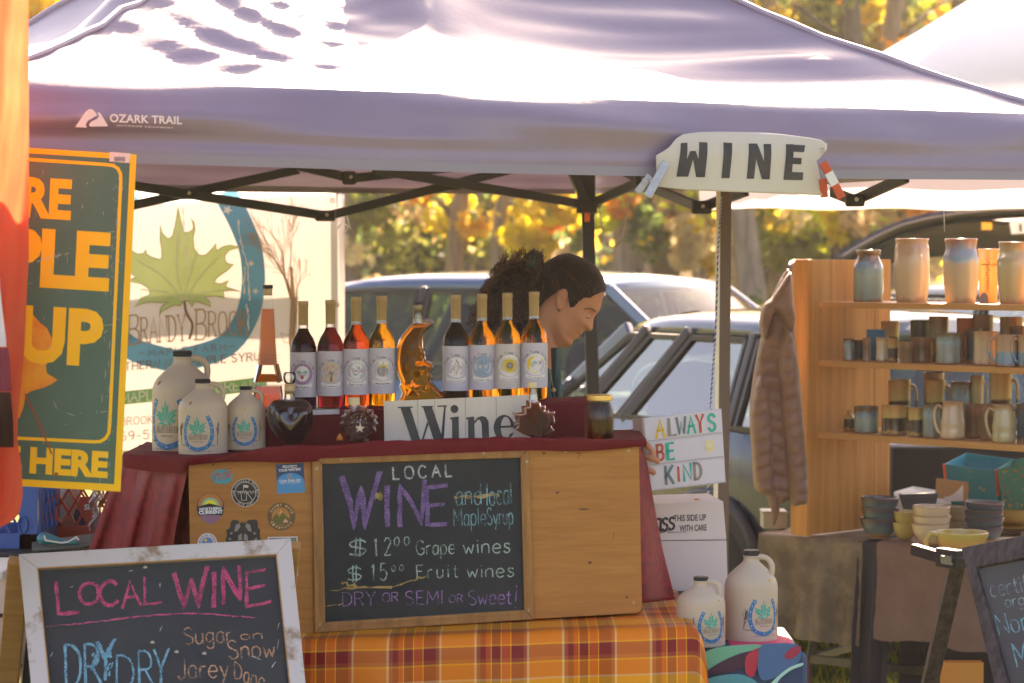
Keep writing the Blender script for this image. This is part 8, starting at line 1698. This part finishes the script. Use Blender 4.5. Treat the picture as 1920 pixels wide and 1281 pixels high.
jpart('body', [(1480, 505), (1486, 560), (1492, 640), (1503, 740), (1510, 850), (1514, 935), (1500, 942), (1478, 940), (1462, 946), (1448, 938), (1430, 925), (1414, 915), (1410, 860), (1405, 780), (1410, 720), (1420, 660), (1432, 610), (1445, 560), (1465, 520)], .055, 22, 0, quilt(27, 0, -.04))
jpart('sleeve', [(1470, 600), (1486, 640), (1496, 720), (1506, 820), (1512, 930), (1498, 944), (1480, 940), (1472, 870), (1462, 780), (1456, 700), (1460, 640)], .05, 16, -.05, quilt(26, 9, .06))
jpart('sleeve', [(1414, 720), (1426, 700), (1440, 740), (1446, 830), (1448, 915), (1434, 926), (1415, 914), (1408, 850), (1404, 780)], .04, 14, -.045, quilt(25, 4, .1))
jpart('hood', [(1480, 510), (1484, 560), (1488, 600), (1480, 625), (1462, 600), (1450, 585), (1440, 610), (1432, 635), (1424, 628), (1421, 600), (1428, 572), (1445, 556), (1462, 530)], .045, 12, -.05, quilt(40, 5, .5, .006))
b = MB(); b.smooth = True; b.tube([P(1446, 900, dJ-.03), P(1450, 930, dJ-.03), P(1454, 960, dJ-.02), P(1451, 984, dJ-.02)], [.02, .022, .014, .005], 10); b.build('tie_belt', M_JKT, t)
b = MB(); b.smooth = True; b.tube([P(1478, 510, dJ), P(1483, 494, 8.36), P(1490, 488, 8.42)], [.012, .008, .004], 8); b.build('hanging_loop', M_JKT, t)

# ------------------------------------------------------------ black A-board, front right
RB_ = Plane(P(1804, 1028, 6.30), P(1925, 1003, 6.18), P(1866, 1281, 6.05)); M_BWD = mat('weathered black wood', (.045, .035, .035), .6, col2=(.13, .10, .105), scale=6, stretch=(9, 9, 1), bump=.4, bscale=10, bdist=.003, contrast=(.4, .75)); M_RBD = mat('grey chalkboard', (.075, .075, .078), .8, col2=(.10, .098, .10), scale=4)
t = thing('chalk_a_board', 'weathered black framed chalk board at the bottom right corner', 'A-board', (P(1880, 1281, 6.2).x, 6.2, 0))
oo = [(1804, 1028), (2150, 960), (2330, 1960), (2010, 1880)]; ii = [(1832, 1065), (2122, 1008), (2290, 1900), (2030, 1840)]
oo[3] = (1804+62/253*860, 1888); ii[3] = (1832+60/216*780, 1845)
pslab(RB_, ii, -.008, .01, 'board', M_RBD, t); frame4(RB_, oo, ii, .006, .03, M_BWD, t)
RF = lambda x, y: RB_.at(x, y, -.0068)
hand(t, chalk('faint blue chalk', (.30, .42, .46)), [('certified', [(1851, 1088), (1958, 1070), (1966, 1100), (1856, 1118)], .07, 1), ('organic', [(1880, 1116), (1960, 1104), (1964, 1126), (1884, 1138)], .08, 1)], RF)
hand(t, chalk('clear blue chalk', (.22, .50, .60)), [('Northern', [(1862, 1152), (2010, 1128), (2018, 1160), (1872, 1190)], .06, 1), ('Maple', [(1893, 1205), (1990, 1190), (2000, 1230), (1905, 1250)], .06, 1)], RF)
tl = RB_.at(1800, 1032, -.04); b = MB(); b.bar(tl+Vector((-.02, .02, 0)), Vector((P(1715, 1281, 6.85).x-.02, 7.1, 0)), .03, .042, up=(1, 0, 0)); b.build('rear_leg', M_BWD, t, bevel=.003)
b = MB(); tr = RB_.at(2150, 962, -.04); b.bar(tr, tr+Vector((.05, .75, -tr.z)), .03, .042, up=(1, 0, 0)); b.build('rear_leg', M_BWD, t, bevel=.003)
b = MB(); b.bar(P(1713, 1030, 6.5), P(1768, 1046, 6.4), .024, .03); b.bar(P(1762, 1044, 6.42), P(1800, 1050, 6.34), .03, .05); b.build('hinge_bracket', M_BRK, t, bevel=.003)
b = MB(); b.slab([P(1765, 1042, 6.36), P(1792, 1044, 6.34), P(1791, 1062, 6.34), P(1766, 1058, 6.36)], (0, .02, 0)); b.build('hinge_plate', mat('worn plate', (.2, .2, .18), .35, .8), t, bevel=.002)
# ------------------------------------------------------------ the woman, in profile, bending towards the right
DH = 7.12; KH = DH/FPX
HC = lambda L: [(980+x/6.406, 470+y/6.406) for x, y in L]
face = HC([(250, 190), (330, 130), (430, 80), (560, 58), (680, 95), (800, 150), (890, 235), (955, 340), (985, 430), (978, 520), (955, 610), (940, 680), (922, 728), (888, 765), (866, 790), (852, 830), (846, 880), (845, 930), (836, 955), (812, 970), (775, 968), (745, 962), (730, 972), (726, 990), (712, 1008), (690, 1016), (672, 1026), (668, 1046), (655, 1062), (630, 1072), (608, 1084), (604, 1106), (592, 1134), (560, 1156), (520, 1162), (470, 1166), (400, 1168), (345, 1142), (325, 1185), (330, 1260), (340, 1400), (120, 1400), (60, 1200), (40, 1000), (80, 800), (110, 600), (120, 400), (160, 280)])
def hf(x, y): d = min(1, edge_dist(x, y, face)/56); return .074*sqrt(max(0, 1-(1-d)**2))
def gz_(x, y, cx, cy, s, a, s2=None):
    X, Y = 980+cx/6.406, 470+cy/6.406; return a*math.exp(-((x-X)/(s/6.406))**2-((y-Y)/((s2 or s)/6.406))**2)
def frel(x, y):
    return (gz_(x, y, 800, 770, 62, -.010)+gz_(x, y, 778, 790, 30, .0075)+gz_(x, y, 700, 850, 90, .007)+gz_(x, y, 640, 1015, 34, -.0045, 16)+gz_(x, y, 765, 948, 22, -.004, 14)+gz_(x, y, 775, 925, 30, .0050)+gz_(x, y, 560, 1100, 50, .004)
        +gz_(x, y, 850, 700, 60, .003)+gz_(x, y, 560, 820, 100, -.003)+gz_(x, y, 330, 1000, 90, -.016, 160)+gz_(x, y, 700, 1000, 26, .003))
pt = lambda x, y, z: P(x, y, DH)+Vector((0, -z, 0))
t = thing('person', 'woman in a teal shirt with a curly dark ponytail, bending behind the bottles', 'person', (P(950, 900, 7.15).x, 7.15, 0)); WM = t
b = MB(); puff(b, face, .074, 56, 2.0, pt, relief=frel)
# ear, neck, torso, arms, hands and legs all go into one skin, welded by the remesh
ear = HC([(470, 450), (515, 455), (540, 490), (535, 560), (510, 620), (470, 690), (430, 715), (405, 690), (395, 620), (400, 540), (425, 480)])
def erel(x, y):
    d = edge_dist(x, y, ear); return -.006*math.exp(-((d-4.2)/1.6)**2)+gz_(x, y, 460, 600, 25, -.008, 40)
b2 = MB(); puff(b, ear, .012, 2.6, .8, lambda x, y, z: P(x, y, DH)+Vector((0, -(hf(x, y)+.004+z), 0)), relief=erel)
T_ = lambda *a: P(*a)
def limb(pts, rs, n=14): c = catmull([Vector(p) for p in pts], 5); k = len(c); R = [interp([(i/(len(rs)-1), r) for i, r in enumerate(rs)], j/(k-1)) for j in range(k)]; b.tube(c, R, n)
neck0 = P(1012, 650, 7.12); chest = P(955, 760, 7.15); waist = P(930, 960, 7.2); hip = Vector((P(925, 1050, 7.22).x, 7.22, .92))
limb([P(1018, 600, DH), neck0, P(985, 700, 7.13)], [.052, .052, .075])
for s in (-1, 0, 1): limb([P(965, 700, 7.15)+Vector((0, s*.09, 0)), chest+Vector((0, s*.09, 0)), waist+Vector((0, s*.06, 0)), hip+Vector((0, s*.08, 0))], [.085, .11, .10, .12])
limb([P(968, 690, 6.97), P(968, 690, 7.33)], [.055, .06, .055])
sh1, el1, wr1 = P(965, 712, 6.97), P(1045, 880, 6.88), P(1158, 862, 6.74)
limb([sh1, el1], [.05, .043]); limb([el1, wr1], [.042, .034, .026])
pm = P(1178, 858, 6.69); limb([wr1, pm, P(1190, 858, 6.665)], [.026, .036, .032]); limb([P(1180, 848, 6.69), P(1180, 878, 6.69)], [.028, .03])
for pts, r in [([(1186, 836, 6.67), (1200, 831, 6.625), (1212, 834, 6.598), (1221, 843, 6.594), (1226, 852, 6.596)], .0088), ([(1186, 852, 6.67), (1204, 856, 6.61), (1218, 858, 6.592), (1229, 862, 6.590), (1236, 868, 6.593)], .0090), ([(1186, 866, 6.67), (1202, 874, 6.612), (1214, 880, 6.594), (1223, 884, 6.592), (1229, 889, 6.594)], .0084), ([(1186, 878, 6.68), (1198, 890, 6.63), (1206, 897, 6.60), (1212, 902, 6.595)], .0072), ([(1176, 846, 6.70), (1184, 832, 6.73), (1194, 824, 6.74)], .0095)]:
    limb([P(*q) for q in pts], [r*1.1, r*1.02, r*1.04, r*.95, r*.8], 10)
sh2, el2, wr2 = P(965, 712, 7.33), P(1040, 900, 7.30), P(1105, 960, 7.1)
limb([sh2, el2], [.05, .043]); limb([el2, wr2, P(1120, 975, 7.04)], [.042, .03, .026, .034])
for i in range(5): q = P(1122+i*2, 975+i*4, 7.03-.0*i); limb([q, q+Vector((.03, -.03+.012*i, -.02)), q+Vector((.045, -.05+.014*i, -.045))], [.009, .009, .007], 8)
for s in (-1, 1): limb([hip+Vector((0, s*.09, 0)), hip+Vector((.02, s*.10, -.42)), hip+Vector((-.02, s*.10, -.84)), Vector((hip.x-.02, 7.22+s*.10, .04))], [.10, .07, .05, .04]); limb([Vector((hip.x-.05, 7.22+s*.10, .04)), Vector((hip.x+.15, 7.22+s*.11, .03))], [.04, .03])
M_SKIN = mat('skin', (.55, .235, .13), .48, col2=(.60, .28, .165), scale=14, spec=.35, bump=.06, bscale=140, bdist=.001)
nn_, ll_, bb_ = nodes_of(M_SKIN); bb_.inputs['Subsurface Weight'].default_value = .25; bb_.inputs['Subsurface Radius'].default_value = (.02, .007, .004); bb_.inputs['Subsurface Scale'].default_value = .4
o = b.build('body', M_SKIN, t); md = o.modifiers.new('Remesh', 'REMESH'); md.mode = 'VOXEL'; md.voxel_size = .0032; md.use_smooth_shade = True; sm = o.modifiers.new('Smooth', 'SMOOTH'); sm.factor = .5; sm.iterations = 3
# surface helper for things drawn on the face
def onf(cx, cy, o_=.0): x, y = 980+cx/6.406, 470+cy/6.406; return P(x, y, DH)+Vector((0, -(hf(x, y)+frel(x, y)+o_), 0))
def fstroke(nm, pts, w, m, o_, r=.001):
    b = MB(); b.smooth = True; c = catmull([Vector((*q, 0)) for q in pts], 6); n = len(c); b.tube([onf(p.x, p.y, o_) for p in c], [r*(1-abs(2*i/(n-1)-1)**3*.7) for i in range(n)], 6); return b.build(nm, m, t)
M_LASH = mat('lash', (.03, .018, .012), .7); M_BROW = mat('brow hair', (.16, .08, .045), .8)
fstroke('eyelashes', [(750, 790), (775, 806), (800, 808), (818, 800)], 1, M_LASH, .0005, .0013); fstroke('eyelid_crease', [(745, 762), (775, 748), (810, 758)], 1, mat('skin crease', (.30, .12, .07), .6), .0, .0008)
fstroke('eyebrow', [(722, 700), (770, 690), (830, 700), (880, 738)], 1, M_BROW, -.0012, .0032)
fstroke('lips', [(642, 1012), (670, 1010), (700, 1012)], 1, mat('lip line', (.22, .07, .05), .5), -.0006, .0012); fstroke('lower_lip', [(650, 1034), (668, 1040), (672, 1036)], 1, mat('lip skin', (.50, .18, .13), .4), -.002, .0035)
fstroke('nostril', [(758, 946), (772, 952), (784, 950)], 1, M_LASH, -.0008, .0016)
b = MB(); b.smooth = True; c = onf(428, 712, .012); b.lathe([(.0, -.004), (.0035, -.003), (.005, 0), (.0035, .004), (0, .005)], 12, c); b.build('earring', mat('dark gold', (.25, .18, .06), .25, .9), t)
# hair: a close cap following the skull, and the curls
M_HAIR = mat('dark brown hair', (.014, .008, .007), .5, col2=(.05, .022, .013), scale=6, stretch=(10, 10, 10), bump=.7, bscale=50, bdist=.004, contrast=(.4, .8), spec=.3, sheen=.1); M_HAIR2 = mat('light and rim lit hair', (.20, .085, .035), .5, transl=.35)
hp = HC([(170, 250), (250, 160), (330, 105), (420, 55), (500, 34), (560, 30), (680, 70), (800, 125), (900, 215), (972, 325), (1004, 430), (998, 492), (930, 500), (860, 530), (800, 565), (730, 560), (670, 600), (610, 675), (565, 680), (545, 600), (530, 500), (480, 446), (430, 460), (390, 510), (330, 545), (262, 600), (215, 665), (100, 760), (60, 500)])
outl = HC([(170, 250), (250, 155), (330, 100), (420, 50), (500, 28), (560, 24), (680, 64), (800, 120), (905, 210), (978, 322), (1010, 430), (1004, 520), (975, 620), (900, 900), (600, 1200), (60, 1200), (40, 500)])
pts = [Vector(p) for p in hp]; n = len(pts); x = 985
hh_ = lambda x, y: .083*sqrt(max(0, 1-(1-min(1, edge_dist(x, y, outl)/56))**2))+.0015*sin((x*.9+y*.45)*1.1)+.002*mnoise.noise(Vector((x*.3-y*.1, y*.12, 1)))
while x < 1140:
    y = 475
    while y < 590:
        if inpoly(x, y, hp) and edge_dist(x, y, hp) > 1: pts.append(Vector((x, y)))
        y += 2.2
    x += 2.2
r = delaunay_2d_cdt(pts, [], [list(range(n))], 1, 1e-7); b = MB(); b.smooth = True; kk = len(r[0])
b.add([P(c.x, c.y, DH)+Vector((0, -hh_(c.x, c.y), 0)) for c in r[0]]+[P(c.x, c.y, DH)+Vector((0, hh_(c.x, c.y), 0)) for c in r[0]], [tuple(f) for f in r[2]]+[tuple(i+kk for i in f)[::-1] for f in r[2]])
for i in range(n):   # close the crown rim
    j = (i+1) % n; b.add([P(*hp[i], DH)+Vector((0, -hh_(*hp[i]), 0)), P(*hp[j], DH)+Vector((0, -hh_(*hp[j]), 0)), P(*hp[j], DH)+Vector((0, hh_(*hp[j]), 0)), P(*hp[i], DH)+Vector((0, hh_(*hp[i]), 0))], [(0, 1, 2, 3)])
b.build('hair_cap', M_HAIR, t, merge=.0003)
b = MB(); b.smooth = True; rr = random.Random(30)   # combed strands over the cap
for i in range(150):
    s0 = rr.random(); hx, hy = lerp(1136, 1010, s0)+rr.uniform(-2, 2), lerp(545, 500, s0) if s0 < .0 else interp([(1010, 540), (1040, 545), (1075, 570), (1095, 558), (1120, 550), (1137, 543)], lerp(1136, 1010, s0))
    ex, ey = 1006+rr.uniform(-4, 4), 492+rr.uniform(-8, 10); q = []
    for k in range(9):
        f = k/8; x = lerp(hx, ex, f); y = lerp(hy-4+5*math.sin(i*7.3), ey, f)-sin(pi*f)*lerp(8, 30, rr.random())*(.4+s0*.4+.3)
        x = min(x, 1136)
        if edge_dist(x, y, outl) < 1 or not inpoly(x, y, outl): continue
        q.append(P(x, y, DH)+Vector((0, -hh_(x, y)-.0006, 0)))
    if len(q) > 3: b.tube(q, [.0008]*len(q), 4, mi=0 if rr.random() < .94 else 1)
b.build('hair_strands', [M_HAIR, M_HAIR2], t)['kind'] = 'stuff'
pony = [(1012, 487), (990, 482), (968, 481), (950, 488), (934, 500), (922, 518), (913, 538), (902, 560), (893, 580), (886, 602), (892, 640), (905, 680), (950, 690), (990, 670), (1012, 630), (1024, 590), (1026, 540), (1020, 500)]
po = [(p.x, p.y) for p in catmull([Vector((*q, 0)) for q in pony], 3, True)]
b = MB(); b.smooth = True; puff(b, [(lerp(968, x, .94), lerp(580, y, .95)) for x, y in po], .066, 30, 3, lambda x, y, z: P(x, y, DH)+Vector((0, -z, 0)), relief=lambda x, y: .014*mnoise.noise(Vector((x*.12, y*.12, 3)))); b.build('ponytail', M_HAIR, t)
b = MB(); b.smooth = True
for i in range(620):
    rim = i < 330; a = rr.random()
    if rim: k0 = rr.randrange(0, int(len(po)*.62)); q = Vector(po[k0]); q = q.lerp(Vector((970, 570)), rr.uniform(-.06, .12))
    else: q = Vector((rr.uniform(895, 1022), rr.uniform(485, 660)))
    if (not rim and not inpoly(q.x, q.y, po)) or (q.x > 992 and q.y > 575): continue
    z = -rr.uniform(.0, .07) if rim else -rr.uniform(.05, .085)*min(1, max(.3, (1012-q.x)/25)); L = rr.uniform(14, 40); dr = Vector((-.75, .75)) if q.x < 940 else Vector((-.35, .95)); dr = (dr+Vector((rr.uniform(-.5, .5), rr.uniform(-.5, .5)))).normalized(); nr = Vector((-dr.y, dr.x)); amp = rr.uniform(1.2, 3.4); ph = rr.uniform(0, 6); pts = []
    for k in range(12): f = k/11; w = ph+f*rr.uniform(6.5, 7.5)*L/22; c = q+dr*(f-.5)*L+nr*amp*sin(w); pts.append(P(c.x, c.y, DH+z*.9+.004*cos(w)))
    b.tube(pts, [rr.uniform(.0006, .0014)]*12, 4, mi=1 if (rim and rr.random() < .6) or rr.random() < .1 else 0)  # rim curls mostly paler to paint the backlight, a few others by chance
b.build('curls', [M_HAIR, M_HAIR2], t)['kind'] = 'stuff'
b = MB(); b.smooth = True
M_SCR = mat('dark green scrunchie', (.012, .035, .030), .6, col2=(.03, .06, .05), scale=30, bump=.5, bscale=40, bdist=.004)
b.tube([P(1003+7*cos(a), 492+18*sin(a)*.7, DH-.0+.05*sin(a+1.5)) for a in [2*pi*k/22 for k in range(22)]], [.016+.004*sin(k*2.4) for k in range(22)], 10, closed=True); b.build('scrunchie', M_SCR, t)
# shirt, trousers, shoes
M_SHIRT = mat('teal shirt', (.012, .075, .085), .8, col2=(.02, .10, .11), scale=10, bump=.4, bscale=30, bdist=.004)
b = MB(); limb([P(1004, 672, 7.13), P(985, 700, 7.13)], [.068, .09])
for s in (-1, 0, 1): limb([P(965, 690, 7.15)+Vector((0, s*.095, 0)), chest+Vector((.005, s*.095, 0)), waist+Vector((0, s*.065, 0)), hip+Vector((0, s*.08, .02))], [.088, .128, .115, .135])
limb([P(968, 690, 6.94), P(968, 690, 7.36)], [.066, .07, .066]); limb([sh1, el1, el1.lerp(wr1, .35)], [.064, .056, .052]); limb([sh2, el2, el2.lerp(wr2, .35)], [.064, .056, .052])
o = b.build('shirt', M_SHIRT, t); md = o.modifiers.new('Remesh', 'REMESH'); md.mode = 'VOXEL'; md.voxel_size = .008; md.use_smooth_shade = True; sm = o.modifiers.new('Smooth', 'SMOOTH'); sm.factor = .5; sm.iterations = 4
b = MB(); b.grid(lambda u, v: P(lerp(1034, 1049, u)+4*v, lerp(652, 760, v), 7.03-.03*sin(u*pi)+.02*v+.006*sin(u*9+v*6)), 10, 24); b.build('shirt_front', M_SHIRT, t, smooth=True, solid=.004)
b = MB(); b.smooth = True; b.tube([P(1020, 655, 7.0), P(1030, 690, 6.98), P(1037, 725, 6.98), P(1040, 746, 6.98)], .0007, 4); b.lathe([(.0, -.007), (.006, -.003), (.007, .002), (.003, .007), (0, .008)], 8, P(1038, 732, 6.975), sy=.4); b.lathe([(0, -.004), (.0025, 0), (0, .004)], 8, P(1041, 747, 6.975)); b.build('pendant', mat('pendant gold', (.5, .38, .2), .3, .8), t)
b = MB()
for s in (-1, 1): limb([hip+Vector((0, s*.08, .06)), hip+Vector((.02, s*.10, -.42)), hip+Vector((-.02, s*.10, -.84))], [.135, .09, .075])
o = b.build('trousers', mat('dark denim', (.02, .025, .04), .9), t); md = o.modifiers.new('Remesh', 'REMESH'); md.mode = 'VOXEL'; md.voxel_size = .012; md.use_smooth_shade = True
for s in (-1, 1): b = MB(); b.smooth = True; b.tube([(hip.x-.09, 7.22+s*.1, .05), (hip.x-.04, 7.22+s*.1, .06), (hip.x+.08, 7.22+s*.11, .045), (hip.x+.19, 7.22+s*.11, .03)], [.03, .05, .045, .028], 12); b.build('shoe', M_BLKPL, t)

# ------------------------------------------------------------ WINE banner on the valance, with its clips
WPv = Plane(P(1225, 320, 6.22), P(1560, 320, 6.40), P(1225, 380, 6.22)); t = thing('wine_banner', 'cream banner with bold black capitals clipped to the canopy edge', 'banner', P(1385, 367, 6.3))
topw = [(1226, 292), (1240, 284), (1252, 276), (1258, 268), (1266, 260), (1280, 252), (1310, 248), (1345, 247.5), (1380, 248), (1420, 249.5), (1460, 252), (1495, 256), (1520, 259), (1540, 263), (1551, 270)]
botw = [(1224, 350), (1280, 357), (1340, 360), (1400, 362), (1460, 364), (1540, 367)]
def wb(x, y, o_=0): 
    q = min(1, max(0, (300-y)/50)); bow = .018*sin((x-1225)*.0105)-.02*q*q; return WPv.at(x, y, bow+.012+o_)
def wbg(u, v):
    xl_2 = interp([(0, 1226), (.55, 1227), (1, 1224)], v); xr_2 = interp([(0, 1551), (.12, 1549), (.32, 1536), (.40, 1527), (.5, 1530), (1, 1540)], v); x = lerp(xl_2, xr_2, u); yt = interp(topw, x); yb_ = interp(botw, x); return wb(x, lerp(yt, yb_, v))
b = MB(); b.grid(wbg, 80, 30); b.build('sheet', mat('cream vinyl banner', (.55, .50, .40), .5, col2=(.60, .56, .48), scale=3, bump=.05), t, smooth=True, solid=.0015)
M_INK = mat('black ink', (.022, .022, .022), .5, col2=(.05, .05, .045), scale=9)
ws = lambda x, y: wb(x, y, .0022)
b = MB()
def lp2(*pts): 
    b.poly([ws(*q) for q in pts])
def quadsub(a, c, e, f, n=6):
    a, c, e, f = map(Vector, (a, c, e, f)); b.grid(lambda u, v: ws(*(a.lerp(c, u).lerp(f.lerp(e, u), v))), 2, n)
quadsub((1272, 269), (1284, 268), (1277, 332), (1262, 332)); quadsub((1291, 284), (1302, 284), (1297, 332), (1280, 332)) if False else None
quadsub((1287, 284), (1296, 284), (1283, 332), (1267, 332)); quadsub((1289, 284), (1297, 284), (1310, 332), (1297, 332)); quadsub((1305, 267), (1320, 268), (1313, 333), (1297, 333))
quadsub((1349, 268), (1365, 269), (1358, 335), (1343, 335))
quadsub((1396, 270), (1411, 270), (1404, 336), (1390, 336)); quadsub((1399, 270), (1412, 270), (1433, 337), (1419, 337)); quadsub((1424, 271), (1439, 271), (1434, 337), (1421, 337))
quadsub((1468, 271), (1483, 271), (1476, 338), (1461, 338)); quadsub((1470, 271), (1506, 273), (1502, 286), (1470, 285)); quadsub((1470, 296), (1497, 297), (1496, 309), (1470, 308)); quadsub((1466, 323), (1500, 324), (1499, 338.5), (1466, 338))
b.build('lettering', M_INK, t, smooth=True)
b = MB(); b.smooth = True; c = wb(1538, 282, .003); b.tube([c+Vector((cos(a)*.0085, 0, sin(a)*.006)) for a in [2*pi*k/14 for k in range(14)]], .002, 6, closed=True); b.build('eyelet', M_BOLT, t)
def clip(label, p0, p1, q0, q1, m, m2=None, w=.022):
    a0, a1 = WPv.at(*p0, .045), WPv.at(*p1, .040); c0, c1 = WPv.at(*q0, .02), WPv.at(*q1, .005)
    t = thing('clip', label, 'clip', (a0+a1)/2, 'clips holding the cream banner'); b = MB(); b.bar(a0, a1, w, .009, up=(0, 1, 0)); b.build('jaw', m, t, bevel=.002)
    if m2: b = MB(); b.bar(a0.lerp(a1, .28)+WPv.n*.0012, a0.lerp(a1, .62)+WPv.n*.0012, w+.0008, .009, up=(0, 1, 0)); b.build('tape', m2, t)
    b = MB(); b.bar(c0, c1, w*.9, .009, up=(0, 1, 0)); b.build('jaw', m, t, bevel=.002)
    b = MB(); b.smooth = True; mid = a0.lerp(a1, .55)-WPv.n*.012; b.tube([mid+WPv.x*k_3*.004+Vector((0, 0, .001*sin(k_3*2))) for k_3 in range(-3, 4)], .006, 10); b.build('spring', M_BOLT, t)
clip('battered silver clip at the left end of the cream banner', (1236, 306), (1202, 370), (1214, 330), (1193, 362), mat('battered silver', (.42, .44, .46), .4, .5, col2=(.3, .32, .36), scale=40))
clip('red and white clip at the right end of the cream banner', (1528, 306), (1565, 372), (1536, 336), (1544, 370), mat('red clip', (.60, .09, .04), .5), mat('white tape', (.72, .74, .76), .6))
# ------------------------------------------------------------ warm added haze
b = MB(); b.box((0, 45, 7.0), (150, 98, 19)); o = b.build('haze', [])
hm = bpy.data.materials.new('added haze'); hm.use_nodes = True; n = hm.node_tree.nodes; n.remove(n['Principled BSDF'])
pv = n.new('ShaderNodeVolumePrincipled'); pv.inputs['Color'].default_value = (1, .96, .9, 1); pv.inputs['Density'].default_value = .0005; pv.inputs['Anisotropy'].default_value = .55  # haze put in to lift the blacks like backlight glare
hm.node_tree.links.new(pv.outputs[0], n['Material Output'].inputs['Volume']); o.data.materials.append(hm); o['kind'] = 'stuff'; o['label'] = 'warm added haze over the market field'
